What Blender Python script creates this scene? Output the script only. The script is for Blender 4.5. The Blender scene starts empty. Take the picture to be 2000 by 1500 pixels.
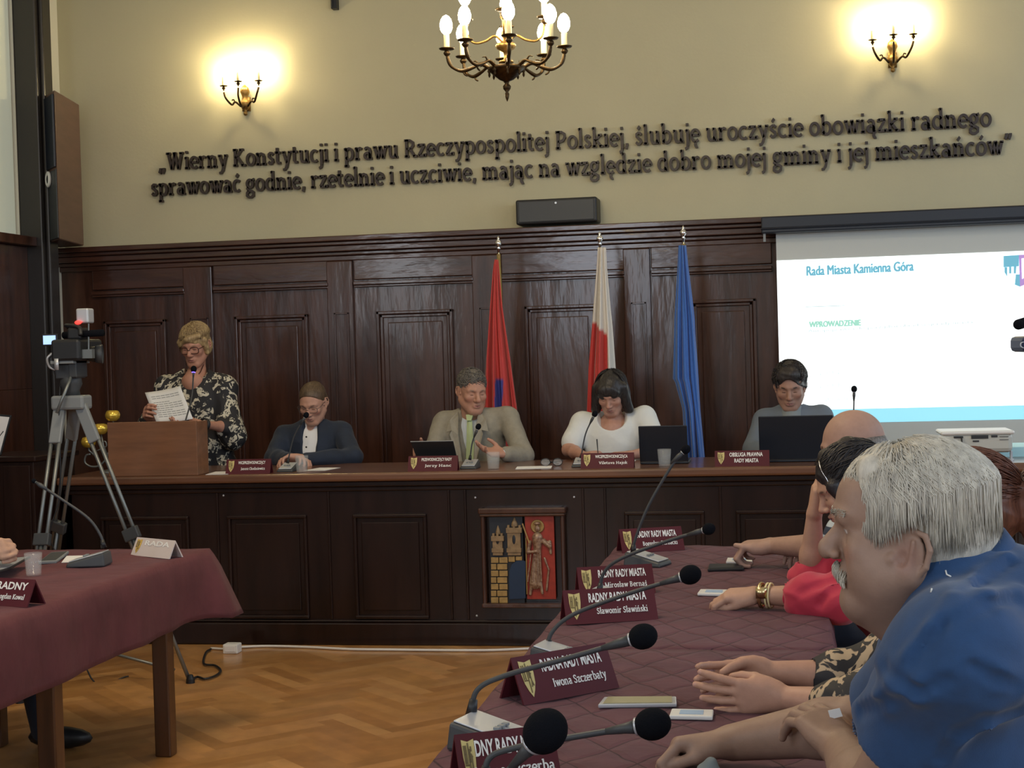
import bpy, bmesh, math, random
import numpy as np
from mathutils import Vector, Matrix
random.seed(7)
rng = np.random.default_rng(7)
scene = bpy.context.scene
COL = scene.collection

# ---------------------------------------------------------------- camera
F_PX = 2980.0
CAM_H = 1.53
_yc = np.array([541., 73., F_PX]); _yc /= np.linalg.norm(_yc)
_u = np.cross(np.array([1., .0295, 0.]), _yc); _u /= np.linalg.norm(_u)
if _u[1] < 0: _u = -_u
_x = np.cross(_yc, _u)
if _x[0] < 0: _x = -_x
CM = np.array([_x, _yc, _u])          # camera (right, up, forward) -> world
cd = bpy.data.cameras.new('camera')
cam = bpy.data.objects.new('camera', cd); COL.objects.link(cam)
cd.sensor_width = 36.0; cd.lens = F_PX / 2000.0 * 36.0; cd.clip_start = 0.05; cd.clip_end = 60
cam.matrix_world = Matrix(((CM[0][0], CM[0][1], -CM[0][2], 0),
                           (CM[1][0], CM[1][1], -CM[1][2], 0),
                           (CM[2][0], CM[2][1], -CM[2][2], CAM_H), (0, 0, 0, 1)))
scene.camera = cam
def ray(px, py): return CM @ np.array([px - 1000., 750. - py, F_PX])
def aY(px, py, Y):                     # where the sight line through a photo point meets depth Y
    d = ray(px, py); t = Y / d[1]; return np.array([d[0]*t, Y, d[2]*t + CAM_H])
def aZ(px, py, Z):
    d = ray(px, py); t = (Z - CAM_H) / d[2]; return np.array([d[0]*t, d[1]*t, Z])
def aX(px, py, X):
    d = ray(px, py); t = X / d[0]; return np.array([X, d[1]*t, d[2]*t + CAM_H])

# ---------------------------------------------------------------- world, exposure, daylight
scene.cycles.max_bounces = 7; scene.cycles.diffuse_bounces = 4; scene.cycles.glossy_bounces = 3; scene.cycles.transmission_bounces = 4; scene.cycles.caustics_reflective = False; scene.cycles.caustics_refractive = False
scene.view_settings.view_transform = 'Standard'
scene.view_settings.look = 'None'
scene.view_settings.gamma = 1.0
scene.view_settings.use_curve_mapping = False
scene.view_settings.exposure = 0.70
w = bpy.data.worlds.new('world'); scene.world = w; w.use_nodes = True
w.node_tree.nodes['Background'].inputs[0].default_value = (.62, .72, .9, 1)
w.node_tree.nodes['Background'].inputs[1].default_value = 0.3
def area(name, loc, target, size, energy, color):
    l = bpy.data.lights.new(name, 'AREA'); l.shape = 'RECTANGLE'; l.size, l.size_y = size
    l.energy = energy; l.color = color
    o = bpy.data.objects.new(name, l); COL.objects.link(o); o.location = loc
    o.rotation_euler = (Vector(target) - Vector(loc)).to_track_quat('-Z', 'Y').to_euler()
    return o
# daylight entering by the tall windows of the right wall and of the wall behind the camera
area('window_daylight', (4.38, 6.9, 2.7), (-1, 6.9, 1.6), (1.3, 2.2), 32, (.66, .80, 1.0))
area('window_daylight', (4.38, 3.6, 2.7), (-1, 3.6, 1.2), (1.3, 2.2), 34, (.66, .80, 1.0))
area('window_daylight', (4.38, 0.4, 2.7), (-1, 1.4, 1.2), (1.3, 2.2), 34, (.66, .80, 1.0))
area('window_daylight', (-2.6, -2.85, 2.9), (-2, 6, 1.4), (1.5, 2.4), 48, (.78, .87, 1.0))
area('window_daylight', (2.4, -2.85, 2.9), (1.0, 6, 1.4), (1.5, 2.4), 50, (.78, .87, 1.0))
area('window_daylight', (-4.85, 1.0, 2.45), (-1, 3, 1.3), (1.2, 1.5), 22, (.85, .92, 1.0))
area('overhead_fill_light', (-2.2, 4.6, 4.75), (-2.2, 4.6, 0), (1.2, 1.2), 50, (1.0, .80, .55))  # warm overhead fill added here without any ceiling lamp to carry it

# ---------------------------------------------------------------- materials
def mat(name, col, rough=.5, metal=0., coat=0., spec=.5, nz=None, bump=None, emit=None, emstr=0., trans=0., alpha=1., sheen=0., vcol=None, sub=0., col2=None):
    """nz=(scale xyz, amount): colour mottling; bump=(scale xyz, strength, distance)"""
    m = bpy.data.materials.new(name); m.use_nodes = True
    nt = m.node_tree; n = nt.nodes; L = nt.links; b = n['Principled BSDF']
    b.inputs['Base Color'].default_value = (*col, 1)
    b.inputs['Roughness'].default_value = rough; b.inputs['Metallic'].default_value = metal
    b.inputs['Coat Weight'].default_value = coat; b.inputs['Coat Roughness'].default_value = .12
    b.inputs['Specular IOR Level'].default_value = spec
    b.inputs['Transmission Weight'].default_value = trans
    b.inputs['Alpha'].default_value = alpha
    b.inputs['Sheen Weight'].default_value = sheen
    b.inputs['Subsurface Weight'].default_value = sub
    b.inputs['Subsurface Radius'].default_value = (.012, .005, .003); b.inputs['Subsurface Scale'].default_value = 1
    if emit is not None:
        b.inputs['Emission Color'].default_value = (*emit, 1); b.inputs['Emission Strength'].default_value = emstr
    tc = n.new('ShaderNodeTexCoord')
    src = None
    if vcol:
        a = n.new('ShaderNodeVertexColor'); a.layer_name = vcol; src = a.outputs['Color']
        L.new(src, b.inputs['Base Color'])
    if nz:
        mp = n.new('ShaderNodeMapping'); mp.inputs['Scale'].default_value = nz[0]; L.new(tc.outputs['Object'], mp.inputs['Vector'])
        t = n.new('ShaderNodeTexNoise'); t.inputs['Scale'].default_value = 1; t.inputs['Detail'].default_value = 5; t.inputs['Roughness'].default_value = .6
        L.new(mp.outputs['Vector'], t.inputs['Vector'])
        mx = n.new('ShaderNodeMix'); mx.data_type = 'RGBA'
        r = n.new('ShaderNodeMapRange'); r.inputs[1].default_value = .35; r.inputs[2].default_value = .68; L.new(t.outputs['Fac'], r.inputs[0])
        L.new(r.outputs[0], mx.inputs[0])
        if src is None:
            c2 = col2 or tuple(min(1, c * (1 - nz[1])) for c in col)
            mx.inputs[6].default_value = (*col, 1); mx.inputs[7].default_value = (*c2, 1)
        else:
            hs = n.new('ShaderNodeHueSaturation'); hs.inputs['Value'].default_value = 1 - nz[1]; L.new(src, hs.inputs['Color'])
            L.new(src, mx.inputs[6]); L.new(hs.outputs[0], mx.inputs[7])
        L.new(mx.outputs[2], b.inputs['Base Color'])
    if bump:
        mp = n.new('ShaderNodeMapping'); mp.inputs['Scale'].default_value = bump[0]; L.new(tc.outputs['Object'], mp.inputs['Vector'])
        t = n.new('ShaderNodeTexNoise'); t.inputs['Scale'].default_value = 1; t.inputs['Detail'].default_value = 4
        L.new(mp.outputs['Vector'], t.inputs['Vector'])
        bp = n.new('ShaderNodeBump'); bp.inputs['Strength'].default_value = bump[1]; bp.inputs['Distance'].default_value = bump[2]
        L.new(t.outputs['Fac'], bp.inputs['Height']); L.new(bp.outputs[0], b.inputs['Normal'])
        if coat: L.new(bp.outputs[0], b.inputs['Coat Normal'])
    return m
M = {}
M['plaster'] = mat('plaster', (.585, .545, .365), .85, nz=((1.2, 1.2, 1.2), .06), bump=((60, 60, 60), .15, .004))
M['plaster_left'] = mat('plaster_left', (.72, .70, .58), .85)
M['ceiling'] = mat('ceiling_paint', (.8, .78, .7), .9)
M['wood'] = mat('varnished_dark_wood', (.078, .030, .018), .28, coat=.40, spec=.4, nz=((14, 14, 1.6), .55), bump=((10, 10, 2.2), .5, .007))
M['wood_h'] = mat('varnished_dark_wood_rail', (.080, .032, .020), .24, coat=.6, spec=.4, nz=((1.6, 14, 14), .5), bump=((2.6, 12, 12), .6, .008))
M['wood_top'] = mat('desk_top_wood', (.17, .075, .04), .3, coat=.4, nz=((2, 16, 16), .4), bump=((3, 20, 20), .2, .002))
M['wood_dais'] = mat('dais_wood', (.021, .009, .0065), .30, coat=.22, spec=.3, nz=((12, 12, 1.5), .5), bump=((10, 10, 2.2), .3, .004))
M['wood_lect'] = mat('lectern_wood', (.23, .105, .052), .42, coat=.15, nz=((3, 20, 26), .3))
M['wood_leg'] = mat('table_leg_wood', (.10, .042, .018), .35, coat=.3, nz=((20, 20, 2), .5))
M['black'] = mat('black_plastic', (.012, .013, .015), .45)
M['foam'] = mat('black_foam', (.006, .007, .010), 1.0, spec=.1, bump=((400, 400, 400), .8, .002))
M['dkgrey'] = mat('dark_grey_plastic', (.045, .05, .055), .5)
M['grey'] = mat('grey_plastic', (.22, .24, .25), .45)
M['silver'] = mat('silver_plastic', (.55, .58, .62), .32, metal=.4)
M['alu'] = mat('aluminium_tube', (.20, .22, .22), .38, metal=.6)
M['chrome'] = mat('chrome', (.75, .75, .75), .15, metal=1)
M['gold'] = mat('pale_brass', (.72, .58, .30), .25, metal=1)
M['goldy'] = mat('golden_glass', (.80, .55, .08), .2, metal=.6)
M['bronze'] = mat('aged_bronze', (.075, .045, .018), .38, metal=.85, nz=((60, 60, 60), .6))
M['bronze_l'] = mat('polished_bronze', (.40, .24, .075), .35, metal=.8, nz=((70, 70, 70), .5))
M['wax'] = mat('candle_sleeve', (.80, .70, .38), .5)
M['bulb_wall'] = mat('lit_wall_lamp_bulb', (1, .9, .7), .3, emit=(1.0, .80, .46), emstr=125)
M['bulb'] = mat('lit_bulb', (1, .9, .7), .3, emit=(1.0, .82, .50), emstr=42)
M['white'] = mat('white_plastic', (.75, .76, .74), .4)
M['paper'] = mat('paper', (.78, .79, .8), .8)
M['plate'] = mat('maroon_plate', (.085, .013, .020), .55, spec=.25)
M['plate_side'] = mat('plate_edge', (.16, .10, .10), .45)
M['letter'] = mat('white_lettering', (.82, .82, .80), .5)
M['shield'] = mat('shield_gold', (.60, .50, .20), .5)
M['shield_dark'] = mat('shield_lines', (.16, .12, .05), .6)
M['sign'] = mat('dark_metal_letter', (.032, .020, .016), .45)
M['glass'] = mat('clear_glass', (.80, .86, .88), .04, alpha=.13, spec=1., coat=.6)
M['cable_w'] = mat('white_cable', (.7, .7, .68), .5)
M['screen_fabric'] = mat('screen_fabric', (.66, .69, .66), .9)
M['housing'] = mat('screen_housing', (.008, .012, .022), .4)
# ---------------------------------------------------------------- object helpers
OFF = np.zeros(3)
def setp(o, label=None, cat=None, group=None, kind=None):
    if label: o['label'] = label
    if cat: o['category'] = cat
    if group: o['group'] = group
    if kind: o['kind'] = kind
    return o
def thing(name, label, cat, loc, group=None, rz=0., local=False, kind=None):
    """an Empty at the thing's base; parts follow in world coordinates (or local ones)"""
    global OFF
    o = bpy.data.objects.new(name, None); COL.objects.link(o); o.empty_display_size = .05
    o.location = [float(v) for v in loc]; o.rotation_euler = (0, 0, rz)
    setp(o, label, cat, group, kind)
    OFF = np.zeros(3) if local else np.array([float(v) for v in loc])
    return o
def link_mesh(name, V, Fc, m, parent=None, smooth=False, bevel=0., off=None, mats=None, midx=None, cols=None):
    V = np.asarray(V, float).reshape(-1, 3)
    me = bpy.data.meshes.new(name)
    if parent is None:
        o_ = np.array([(V[:, 0].min()+V[:, 0].max())/2, (V[:, 1].min()+V[:, 1].max())/2, V[:, 2].min()])
    else: o_ = OFF if off is None else off
    me.from_pydata((V - o_).tolist(), [], [list(map(int, f)) for f in Fc]); me.update()
    for x in (mats or [m]): me.materials.append(x)
    if midx is not None: me.polygons.foreach_set('material_index', np.array(midx, np.int32))
    if smooth: me.polygons.foreach_set('use_smooth', np.ones(len(me.polygons), bool))
    if cols is not None:
        a = me.color_attributes.new('Col', 'FLOAT_COLOR', 'POINT')
        c = np.ones((len(V), 4), np.float32); c[:, :3] = cols; a.data.foreach_set('color', c.ravel())
    ob = bpy.data.objects.new(name, me); COL.objects.link(ob)
    if parent is None: ob.location = o_.tolist()
    else: ob.parent = parent
    if bevel:
        md = ob.modifiers.new('bevel', 'BEVEL'); md.width = bevel; md.segments = 2; md.limit_method = 'ANGLE'; md.angle_limit = .7
    return ob
def nrm(v): v = np.asarray(v, float); return v / (np.linalg.norm(v) + 1e-12)
def frame(z, hint=(0, 0, 1)):
    z = nrm(z); h = np.array(hint, float)
    if abs(np.dot(nrm(h), z)) > .95: h = np.array([1., 0, 0]) if abs(z[0]) < .9 else np.array([0, 1., 0])
    x = nrm(np.cross(h, z)); return x, np.cross(z, x), z
def rotz(a): c, s = math.cos(a), math.sin(a); return np.array([[c, -s, 0], [s, c, 0], [0, 0, 1]])
def rotx(a): c, s = math.cos(a), math.sin(a); return np.array([[1, 0, 0], [0, c, -s], [0, s, c]])
def roty(a): c, s = math.cos(a), math.sin(a); return np.array([[c, 0, s], [0, 1, 0], [-s, 0, c]])
class MB:
    def __init__(s): s.V = []; s.F = []; s.I = []; s.cur = 0
    def add(s, V, F):
        n = len(s.V); s.V += [tuple(map(float, v)) for v in V]; s.F += [[i + n for i in f] for f in F]; s.I += [s.cur] * len(F); return s
    def box(s, lo, hi):
        x0, y0, z0 = [min(a, b) for a, b in zip(lo, hi)]; x1, y1, z1 = [max(a, b) for a, b in zip(lo, hi)]
        return s.add([(x0,y0,z0),(x1,y0,z0),(x1,y1,z0),(x0,y1,z0),(x0,y0,z1),(x1,y0,z1),(x1,y1,z1),(x0,y1,z1)],
                     [(0,3,2,1),(4,5,6,7),(0,1,5,4),(1,2,6,5),(2,3,7,6),(3,0,4,7)])
    def obox(s, c, h, R=None):
        R = np.eye(3) if R is None else np.asarray(R); c = np.asarray(c, float)
        V = [c + R @ (np.array(q) * h) for q in [(-1,-1,-1),(1,-1,-1),(1,1,-1),(-1,1,-1),(-1,-1,1),(1,-1,1),(1,1,1),(-1,1,1)]]
        return s.add(V, [(0,3,2,1),(4,5,6,7),(0,1,5,4),(1,2,6,5),(2,3,7,6),(3,0,4,7)])
    def tube(s, pts, r, n=10, close=False, squash=1., hint=(0, 0, 1)):
        pts = [np.asarray(p, float) for p in pts]; m = len(pts)
        rs = r if hasattr(r, '__len__') else [r] * m
        V = []; F = []; px = None
        for i, p in enumerate(pts):
            t = (pts[(i+1) % m] - pts[i-1]) if close else (pts[min(i+1, m-1)] - pts[max(i-1, 0)])
            t = nrm(t)
            if px is None: x, y, _ = frame(t, hint)
            else: x = nrm(px - np.dot(px, t) * t); y = np.cross(t, x)
            px = x
            for k in range(n):
                a = 2 * math.pi * k / n; V.append(p + rs[i] * (math.cos(a) * x + squash * math.sin(a) * y))
        for i in range(m if close else m - 1):
            for k in range(n):
                a = i * n + k; b = i * n + (k+1) % n; c = ((i+1) % m) * n + (k+1) % n; d = ((i+1) % m) * n + k
                F.append((a, b, c, d))
        if not close: F.append(tuple(range(n))[::-1]); F.append(tuple((m-1) * n + k for k in range(n)))
        return s.add(V, F)
    def lathe(s, o, prof, n=20, ax=(0, 0, 1), sx=1., sy=1.):
        o = np.asarray(o, float); x, y, z = frame(ax, (0, 1, 0) if abs(ax[2]) > .9 else (0, 0, 1)); V = []; F = []
        for (r, h) in prof:
            for k in range(n):
                a = 2 * math.pi * k / n; V.append(o + h * z + max(r, 1e-5) * (sx * math.cos(a) * x + sy * math.sin(a) * y))
        for i in range(len(prof) - 1):
            for k in range(n): F.append((i*n+k, i*n+(k+1) % n, (i+1)*n+(k+1) % n, (i+1)*n+k))
        F.append(tuple(range(n))[::-1]); F.append(tuple((len(prof)-1)*n+k for k in range(n)))
        return s.add(V, F)
    def ball(s, c, r, n=14, m=9, R=None):
        r = r if hasattr(r, '__len__') else (r, r, r); R = np.eye(3) if R is None else R; c = np.asarray(c, float)
        V = [c + R @ np.array([0, 0, r[2]])]; F = []
        for i in range(1, m):
            t = math.pi * i / m
            for k in range(n):
                a = 2 * math.pi * k / n; V.append(c + R @ np.array([r[0]*math.sin(t)*math.cos(a), r[1]*math.sin(t)*math.sin(a), r[2]*math.cos(t)]))
        V.append(c - R @ np.array([0, 0, r[2]])); e = len(V) - 1
        for k in range(n):
            F.append((0, 1+k, 1+(k+1) % n)); F.append((e, 1+(m-2)*n+(k+1) % n, 1+(m-2)*n+k))
            for i in range(m-2): F.append((1+i*n+k, 1+(i+1)*n+k, 1+(i+1)*n+(k+1) % n, 1+i*n+(k+1) % n))
        return s.add(V, F)
    def prism(s, poly, o, ux, uy, depth):
        """a flat outline in the plane (ux, uy) at o, thickened along ux x uy"""
        o = np.asarray(o, float); ux = np.asarray(ux, float); uy = np.asarray(uy, float); nz = np.cross(ux, uy); nz = nrm(nz) * depth
        a = [o + p[0]*ux + p[1]*uy for p in poly]; b = [v + nz for v in a]; n = len(poly)
        return s.add(a + b, [tuple(range(n))[::-1], tuple(range(n, 2*n))] + [(i, (i+1) % n, n+(i+1) % n, n+i) for i in range(n)])
    def build(s, name, m, parent=None, smooth=False, bevel=0., mats=None):
        return link_mesh(name, s.V, s.F, m, parent, smooth, bevel, mats=mats, midx=s.I if mats else None)
def dup(root, loc, rz, label, group=None):
    r = root.copy(); COL.objects.link(r); r.location = [float(v) for v in loc]; r.rotation_euler = (0, 0, rz); r['label'] = label
    if group: r['group'] = group
    for ch in root.children:
        c = ch.copy(); COL.objects.link(c); c.parent = r
        for g in ch.children:
            d = g.copy(); COL.objects.link(d); d.parent = c
    return r
def bez(p, n=12):
    """Catmull-Rom through the points"""
    p = [np.asarray(q, float) for q in p]; p = [2*p[0]-p[1]] + p + [2*p[-1]-p[-2]]; out = []
    for i in range(1, len(p) - 2):
        for k in range(n):
            t = k / n; a, b, c, d = p[i-1:i+3]
            out.append(.5 * ((2*b) + (c-a)*t + (2*a-5*b+4*c-d)*t*t + (3*b-a-3*c+d)*t**3))
    out.append(p[-2]); return out

# ---------------------------------------------------------------- lettering (broad-nib serif drawn stroke by stroke)
def arc(cx, cy, rx, ry, a0, a1, n=14):
    return [(cx + rx*math.cos(math.radians(a0+(a1-a0)*i/n)), cy + ry*math.sin(math.radians(a0+(a1-a0)*i/n))) for i in range(n+1)]
def stm(x, y0, y1, b=1, t=1):
    s = [[(x, y0), (x, y1)]]
    if b == 1: s.append([(x-1.15, y0+.33), (x+1.15, y0+.33)])
    if t == 1: s.append([(x-1.15, y1-.62), (x, y1-.33)])
    if t == 2: s.append([(x-1.15, y1-.33), (x+1.15, y1-.33)])
    return s
ACU = lambda x, y: [[(x-.35, y), (x+.75, y+1.25)]]
OGO = lambda x: [arc(x+.55, -.95, .8, 1.0, 120, 300, 8)]
G = {}
G['i'] = (2.9, stm(1.45, 0, 5) + [[(1.4, 6.35), (1.41, 7.35)]])
G['l'] = (2.9, stm(1.45, 0, 7.8))
G['ł'] = (3.1, stm(1.55, 0, 7.8) + [[(.2, 3.2), (2.9, 4.6)]])
G['j'] = (2.8, stm(1.6, -1.2, 5, 0) + [[(1.6, -1.2), (1.2, -2.1), (.2, -2.5)], [(1.5, 6.35), (1.51, 7.35)]])
G['n'] = (6.3, stm(1.4, 0, 5) + [[(1.4, 3.5), (2.3, 4.4), (3.3, 4.7), (4.2, 4.3), (4.6, 3.3)]] + stm(4.6, 0, 3.5, 1, 0))
G['h'] = (6.3, stm(1.4, 0, 7.8) + [[(1.4, 3.5), (2.3, 4.4), (3.3, 4.7), (4.2, 4.3), (4.6, 3.3)]] + stm(4.6, 0, 3.5, 1, 0))
G['m'] = (9.2, stm(1.4, 0, 5) + [[(1.4, 3.5), (2.3, 4.4), (3.2, 4.7), (4.0, 4.3), (4.4, 3.3)]] + stm(4.4, 0, 3.5, 1, 0) + [[(4.4, 3.5), (5.3, 4.4), (6.2, 4.7), (7.1, 4.3), (7.5, 3.3)]] + stm(7.5, 0, 3.5, 1, 0))
G['u'] = (6.2, [[(1.5, 5), (1.5, 1.6), (1.9, .6), (2.8, .3), (3.7, .6), (4.6, 1.5)], [(.4, 4.6), (1.5, 4.68)], [(3.5, 4.6), (4.6, 4.68)], [(4.6, 5), (4.6, 0)], [(4.6, .33), (5.7, .33)]])
G['r'] = (4.7, stm(1.4, 0, 5) + [[(1.4, 3.3), (2.3, 4.4), (3.2, 4.75), (4.1, 4.3)]])
G['o'] = (5.6, [arc(2.8, 2.5, 2.0, 2.25, 0, 360, 24)])
G['c'] = (4.9, [arc(2.8, 2.5, 2.0, 2.25, 48, 312, 18)])
G['e'] = (5.2, [arc(2.75, 2.5, 2.0, 2.25, 0, 315, 22) , [(.9, 2.6), (4.7, 2.6)]])
G['a'] = (5.4, [[(1.0, 4.0), (1.7, 4.65), (2.7, 4.7), (3.6, 4.2), (3.85, 3.3), (3.85, .2)], [(3.85, .33), (5.0, .33)], arc(2.35, 1.45, 1.45, 1.2, 0, 360, 16)])
G['s'] = (4.3, [[(3.5, 3.9), (2.9, 4.6), (1.9, 4.7), (1.1, 4.1), (1.1, 3.3), (2.1, 2.6), (3.1, 2.0), (3.3, 1.2), (2.6, .4), (1.6, .3), (.8, 1.1)]])
G['z'] = (4.8, [[(.7, 4.67), (4.1, 4.67)], [(3.9, 4.5), (.8, .5)], [(.7, .33), (4.3, .33)], [(.75, 4.9), (.75, 3.8)], [(4.2, 0), (4.2, 1.2)]])
G['t'] = (3.9, [[(1.5, 6.6), (1.5, 1.2), (2.1, .4), (3.4, .5)], [(.2, 4.67), (3.3, 4.67)]])
G['p'] = (6.0, stm(1.5, -2.6, 5) + [arc(3.1, 2.5, 1.9, 2.25, -150, 150, 16)])
G['b'] = (5.9, stm(1.4, .2, 7.8, 0) + [arc(3.0, 2.5, 1.9, 2.25, -150, 150, 16)])
G['d'] = (6.1, [arc(2.8, 2.5, 1.95, 2.25, 30, 330, 16)] + stm(4.5, 0, 7.8, 0) + [[(4.5, .33), (5.6, .33)]])
G['k'] = (6.0, stm(1.4, 0, 7.8) + [[(1.7, 2.4), (4.3, 4.6)], [(3.3, 4.67), (5.3, 4.67)], [(2.4, 2.9), (4.9, .2)], [(3.9, .33), (5.9, .33)]])
G['w'] = (7.9, [[(1.0, 4.7), (2.6, .2)], [(2.6, .2), (4.0, 4.5)], [(4.0, 4.7), (5.5, .2)], [(5.5, .2), (7.0, 4.7)], [(.1, 4.67), (2.0, 4.67)], [(3.1, 4.67), (4.8, 4.67)], [(6.1, 4.67), (7.8, 4.67)]])
G['v'] = (5.5, [[(1.0, 4.7), (2.8, .2)], [(2.8, .2), (4.5, 4.7)], [(.1, 4.67), (2.0, 4.67)], [(3.7, 4.67), (5.4, 4.67)]])
G['y'] = (5.6, [[(1.1, 4.7), (3.0, .3)], [(4.6, 4.7), (2.7, -1.2), (1.9, -2.2), (.7, -2.4)], [(.2, 4.67), (2.1, 4.67)], [(3.7, 4.67), (5.5, 4.67)]])
G['g'] = (5.5, [arc(2.5, 3.1, 1.6, 1.6, 0, 360, 20), [(3.5, 4.4), (5.0, 4.9)], [(1.6, 1.7), (1.0, 1.0), (1.6, .4), (3.2, .2), (4.4, -.5), (4.3, -1.7), (3.2, -2.4), (1.7, -2.4), (.7, -1.7), (.8, -.8), (1.8, .2)]])
G['W'] = (10.6, [[(1.5, 7), (3.4, .2)], [(3.4, .2), (5.3, 6.6)], [(5.1, 7), (7.2, .2)], [(7.2, .2), (9.1, 6.8)], [(.3, 6.67), (2.9, 6.67)], [(4.2, 6.67), (6.2, 6.67)], [(7.9, 6.67), (10.2, 6.67)]])
G['K'] = (7.6, stm(1.7, 0, 7, 1, 2) + [[(1.9, 3.2), (5.2, 6.6)], [(4.1, 6.67), (6.5, 6.67)], [(2.9, 3.9), (6.2, .2)], [(5.1, .33), (7.5, .33)]])
G['R'] = (7.4, stm(1.7, 0, 7, 1, 2) + [[(1.7, 6.67), (3.8, 6.6), (5.1, 5.8), (5.2, 4.7), (4.4, 3.7), (2.9, 3.3), (1.7, 3.3)], [(3.6, 3.3), (6.0, .2)], [(5.2, .33), (7.3, .33)]])
G['P'] = (6.5, stm(1.7, 0, 7, 1, 2) + [[(1.7, 6.67), (3.8, 6.6), (5.2, 5.8), (5.3, 4.6), (4.5, 3.4), (3.0, 2.9), (1.7, 2.9)]])
G['I'] = (3.4, stm(1.7, 0, 7, 1, 2))
G['J'] = (3.8, [[(2.1, 7), (2.1, 0), (1.5, -1.0), (.4, -1.2)], [(1.0, 6.67), (3.2, 6.67)]])
G['S'] = (5.6, [[(4.6, 5.5), (4.0, 6.5), (2.6, 6.7), (1.3, 6.0), (1.3, 4.7), (2.6, 3.8), (4.1, 3.0), (4.6, 1.8), (3.8, .5), (2.4, .3), (1.1, .8), (.9, 1.7)]])
G['C'] = (6.4, [arc(3.7, 3.5, 2.7, 3.2, 50, 310, 20)])
G['M'] = (9.4, stm(1.7, 0, 7, 1, 2) + [[(1.7, 6.8), (4.6, .6)], [(4.6, .6), (7.5, 6.8)]] + stm(7.5, 0, 7, 1, 2))
G['H'] = (8.2, stm(1.7, 0, 7, 1, 2) + stm(6.3, 0, 7, 1, 2) + [[(1.7, 3.6), (6.3, 3.6)]])
G['V'] = (7.0, [[(1.2, 6.8), (3.5, .2)], [(3.5, .2), (5.8, 6.8)], [(.1, 6.67), (2.4, 6.67)], [(4.7, 6.67), (7.0, 6.67)]])
G['B'] = (6.6, stm(1.7, 0, 7, 1, 2) + [[(1.7, 6.67), (4.0, 6.5), (4.7, 5.2), (3.8, 3.8), (1.7, 3.6)], [(1.7, 3.6), (4.4, 3.4), (5.3, 2.0), (4.3, .5), (1.7, .33)]])
G[','] = (2.6, [[(1.3, .9), (1.3, .2), (.8, -1.2)]])
G['„'] = (4.6, [[(1.5, .9), (1.5, .2), (.8, -1.2)], [(3.3, .9), (3.3, .2), (2.6, -1.2)]])
G['”'] = (4.6, [[(1.5, 7.7), (1.5, 7.0), (.8, 5.6)], [(3.3, 7.7), (3.3, 7.0), (2.6, 5.6)]])
for a_, b_, ax_ in (('ś','s',2.1), ('ć','c',2.7), ('ń','n',3.0), ('ó','o',2.7)): G[a_] = (G[b_][0], G[b_][1] + ACU(ax_, 6.0))
for a_, b_, ax_ in (('ą','a',4.0), ('ę','e',2.9)): G[a_] = (G[b_][0], G[b_][1] + OGO(ax_))
def ribbon(pts, ha=.70, hb=.46):
    pts = [np.array(p, float) for p in pts]; n = len(pts); closed = np.linalg.norm(pts[0]-pts[-1]) < 1e-3 and n > 3
    L = []; Rr = []
    for i, p in enumerate(pts):
        if closed: t = pts[(i+1) % (n-1)] - pts[(i-1) % (n-1)]
        else: t = pts[min(i+1, n-1)] - pts[max(i-1, 0)]
        t = t / (np.linalg.norm(t) + 1e-9); nn = np.array([-t[1], t[0]]); h = math.hypot(ha*nn[0], hb*nn[1])
        L.append(p + nn*h); Rr.append(p - nn*h)
    return L, Rr
def glyph_mesh(mb, ch, o, ux, uz, out, depth, sx, sz):
    """one letter: front ribbons plus side walls; ux along the line, uz up, out = facing direction"""
    for st in G[ch][1]:
        L, Rr = ribbon(st); n = len(L)
        f = [o + ux*(q[0]*sx) + uz*(q[1]*sz) for q in L] + [o + ux*(q[0]*sx) + uz*(q[1]*sz) for q in Rr]
        bk = [v - out*depth for v in f]; Fc = []
        for i in range(n-1):
            Fc.append((i, i+1, n+i+1, n+i)[::-1]); Fc.append((i+1, i, 2*n+i, 2*n+i+1)); Fc.append((n+i, n+i+1, 3*n+i+1, 3*n+i))
        Fc.append((0, n, 3*n, 2*n)); Fc.append((n-1, 2*n-1+0, 4*n-1, 3*n-1)[::-1])
        mb.add(f + bk, Fc)
def serif_text(mb, text, o, ux, uz, out, width, zs, depth):
    tot = sum(G[c][0] if c != ' ' else 2.6 for c in text); sx = width / tot; x = 0
    for c in text:
        if c == ' ': x += 2.6; continue
        glyph_mesh(mb, c, o + ux*(x*sx), ux, uz, out, depth, sx, zs); x += G[c][0]
def font_text(mb, text, o, ux, uz, out, width, height, bold=.02):
    cu = bpy.data.curves.new('t', 'FONT'); cu.body = text; cu.offset = bold; cu.extrude = .0; cu.resolution_u = 3
    ob = bpy.data.objects.new('t', cu); COL.objects.link(ob)
    dg = bpy.context.evaluated_depsgraph_get(); me = bpy.data.meshes.new_from_object(ob.evaluated_get(dg))
    V = np.array([v.co[:] for v in me.vertices]); Fc = [list(p.vertices) for p in me.polygons]
    bpy.data.objects.remove(ob); bpy.data.curves.remove(cu); bpy.data.meshes.remove(me)
    lo = V.min(0); hi = V.max(0); q = (V - lo) / np.maximum(hi - lo, 1e-6)
    mb.add([o + ux*(a[0]*width) + uz*(a[1]*height) + out*.0004 for a in q], Fc)
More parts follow.
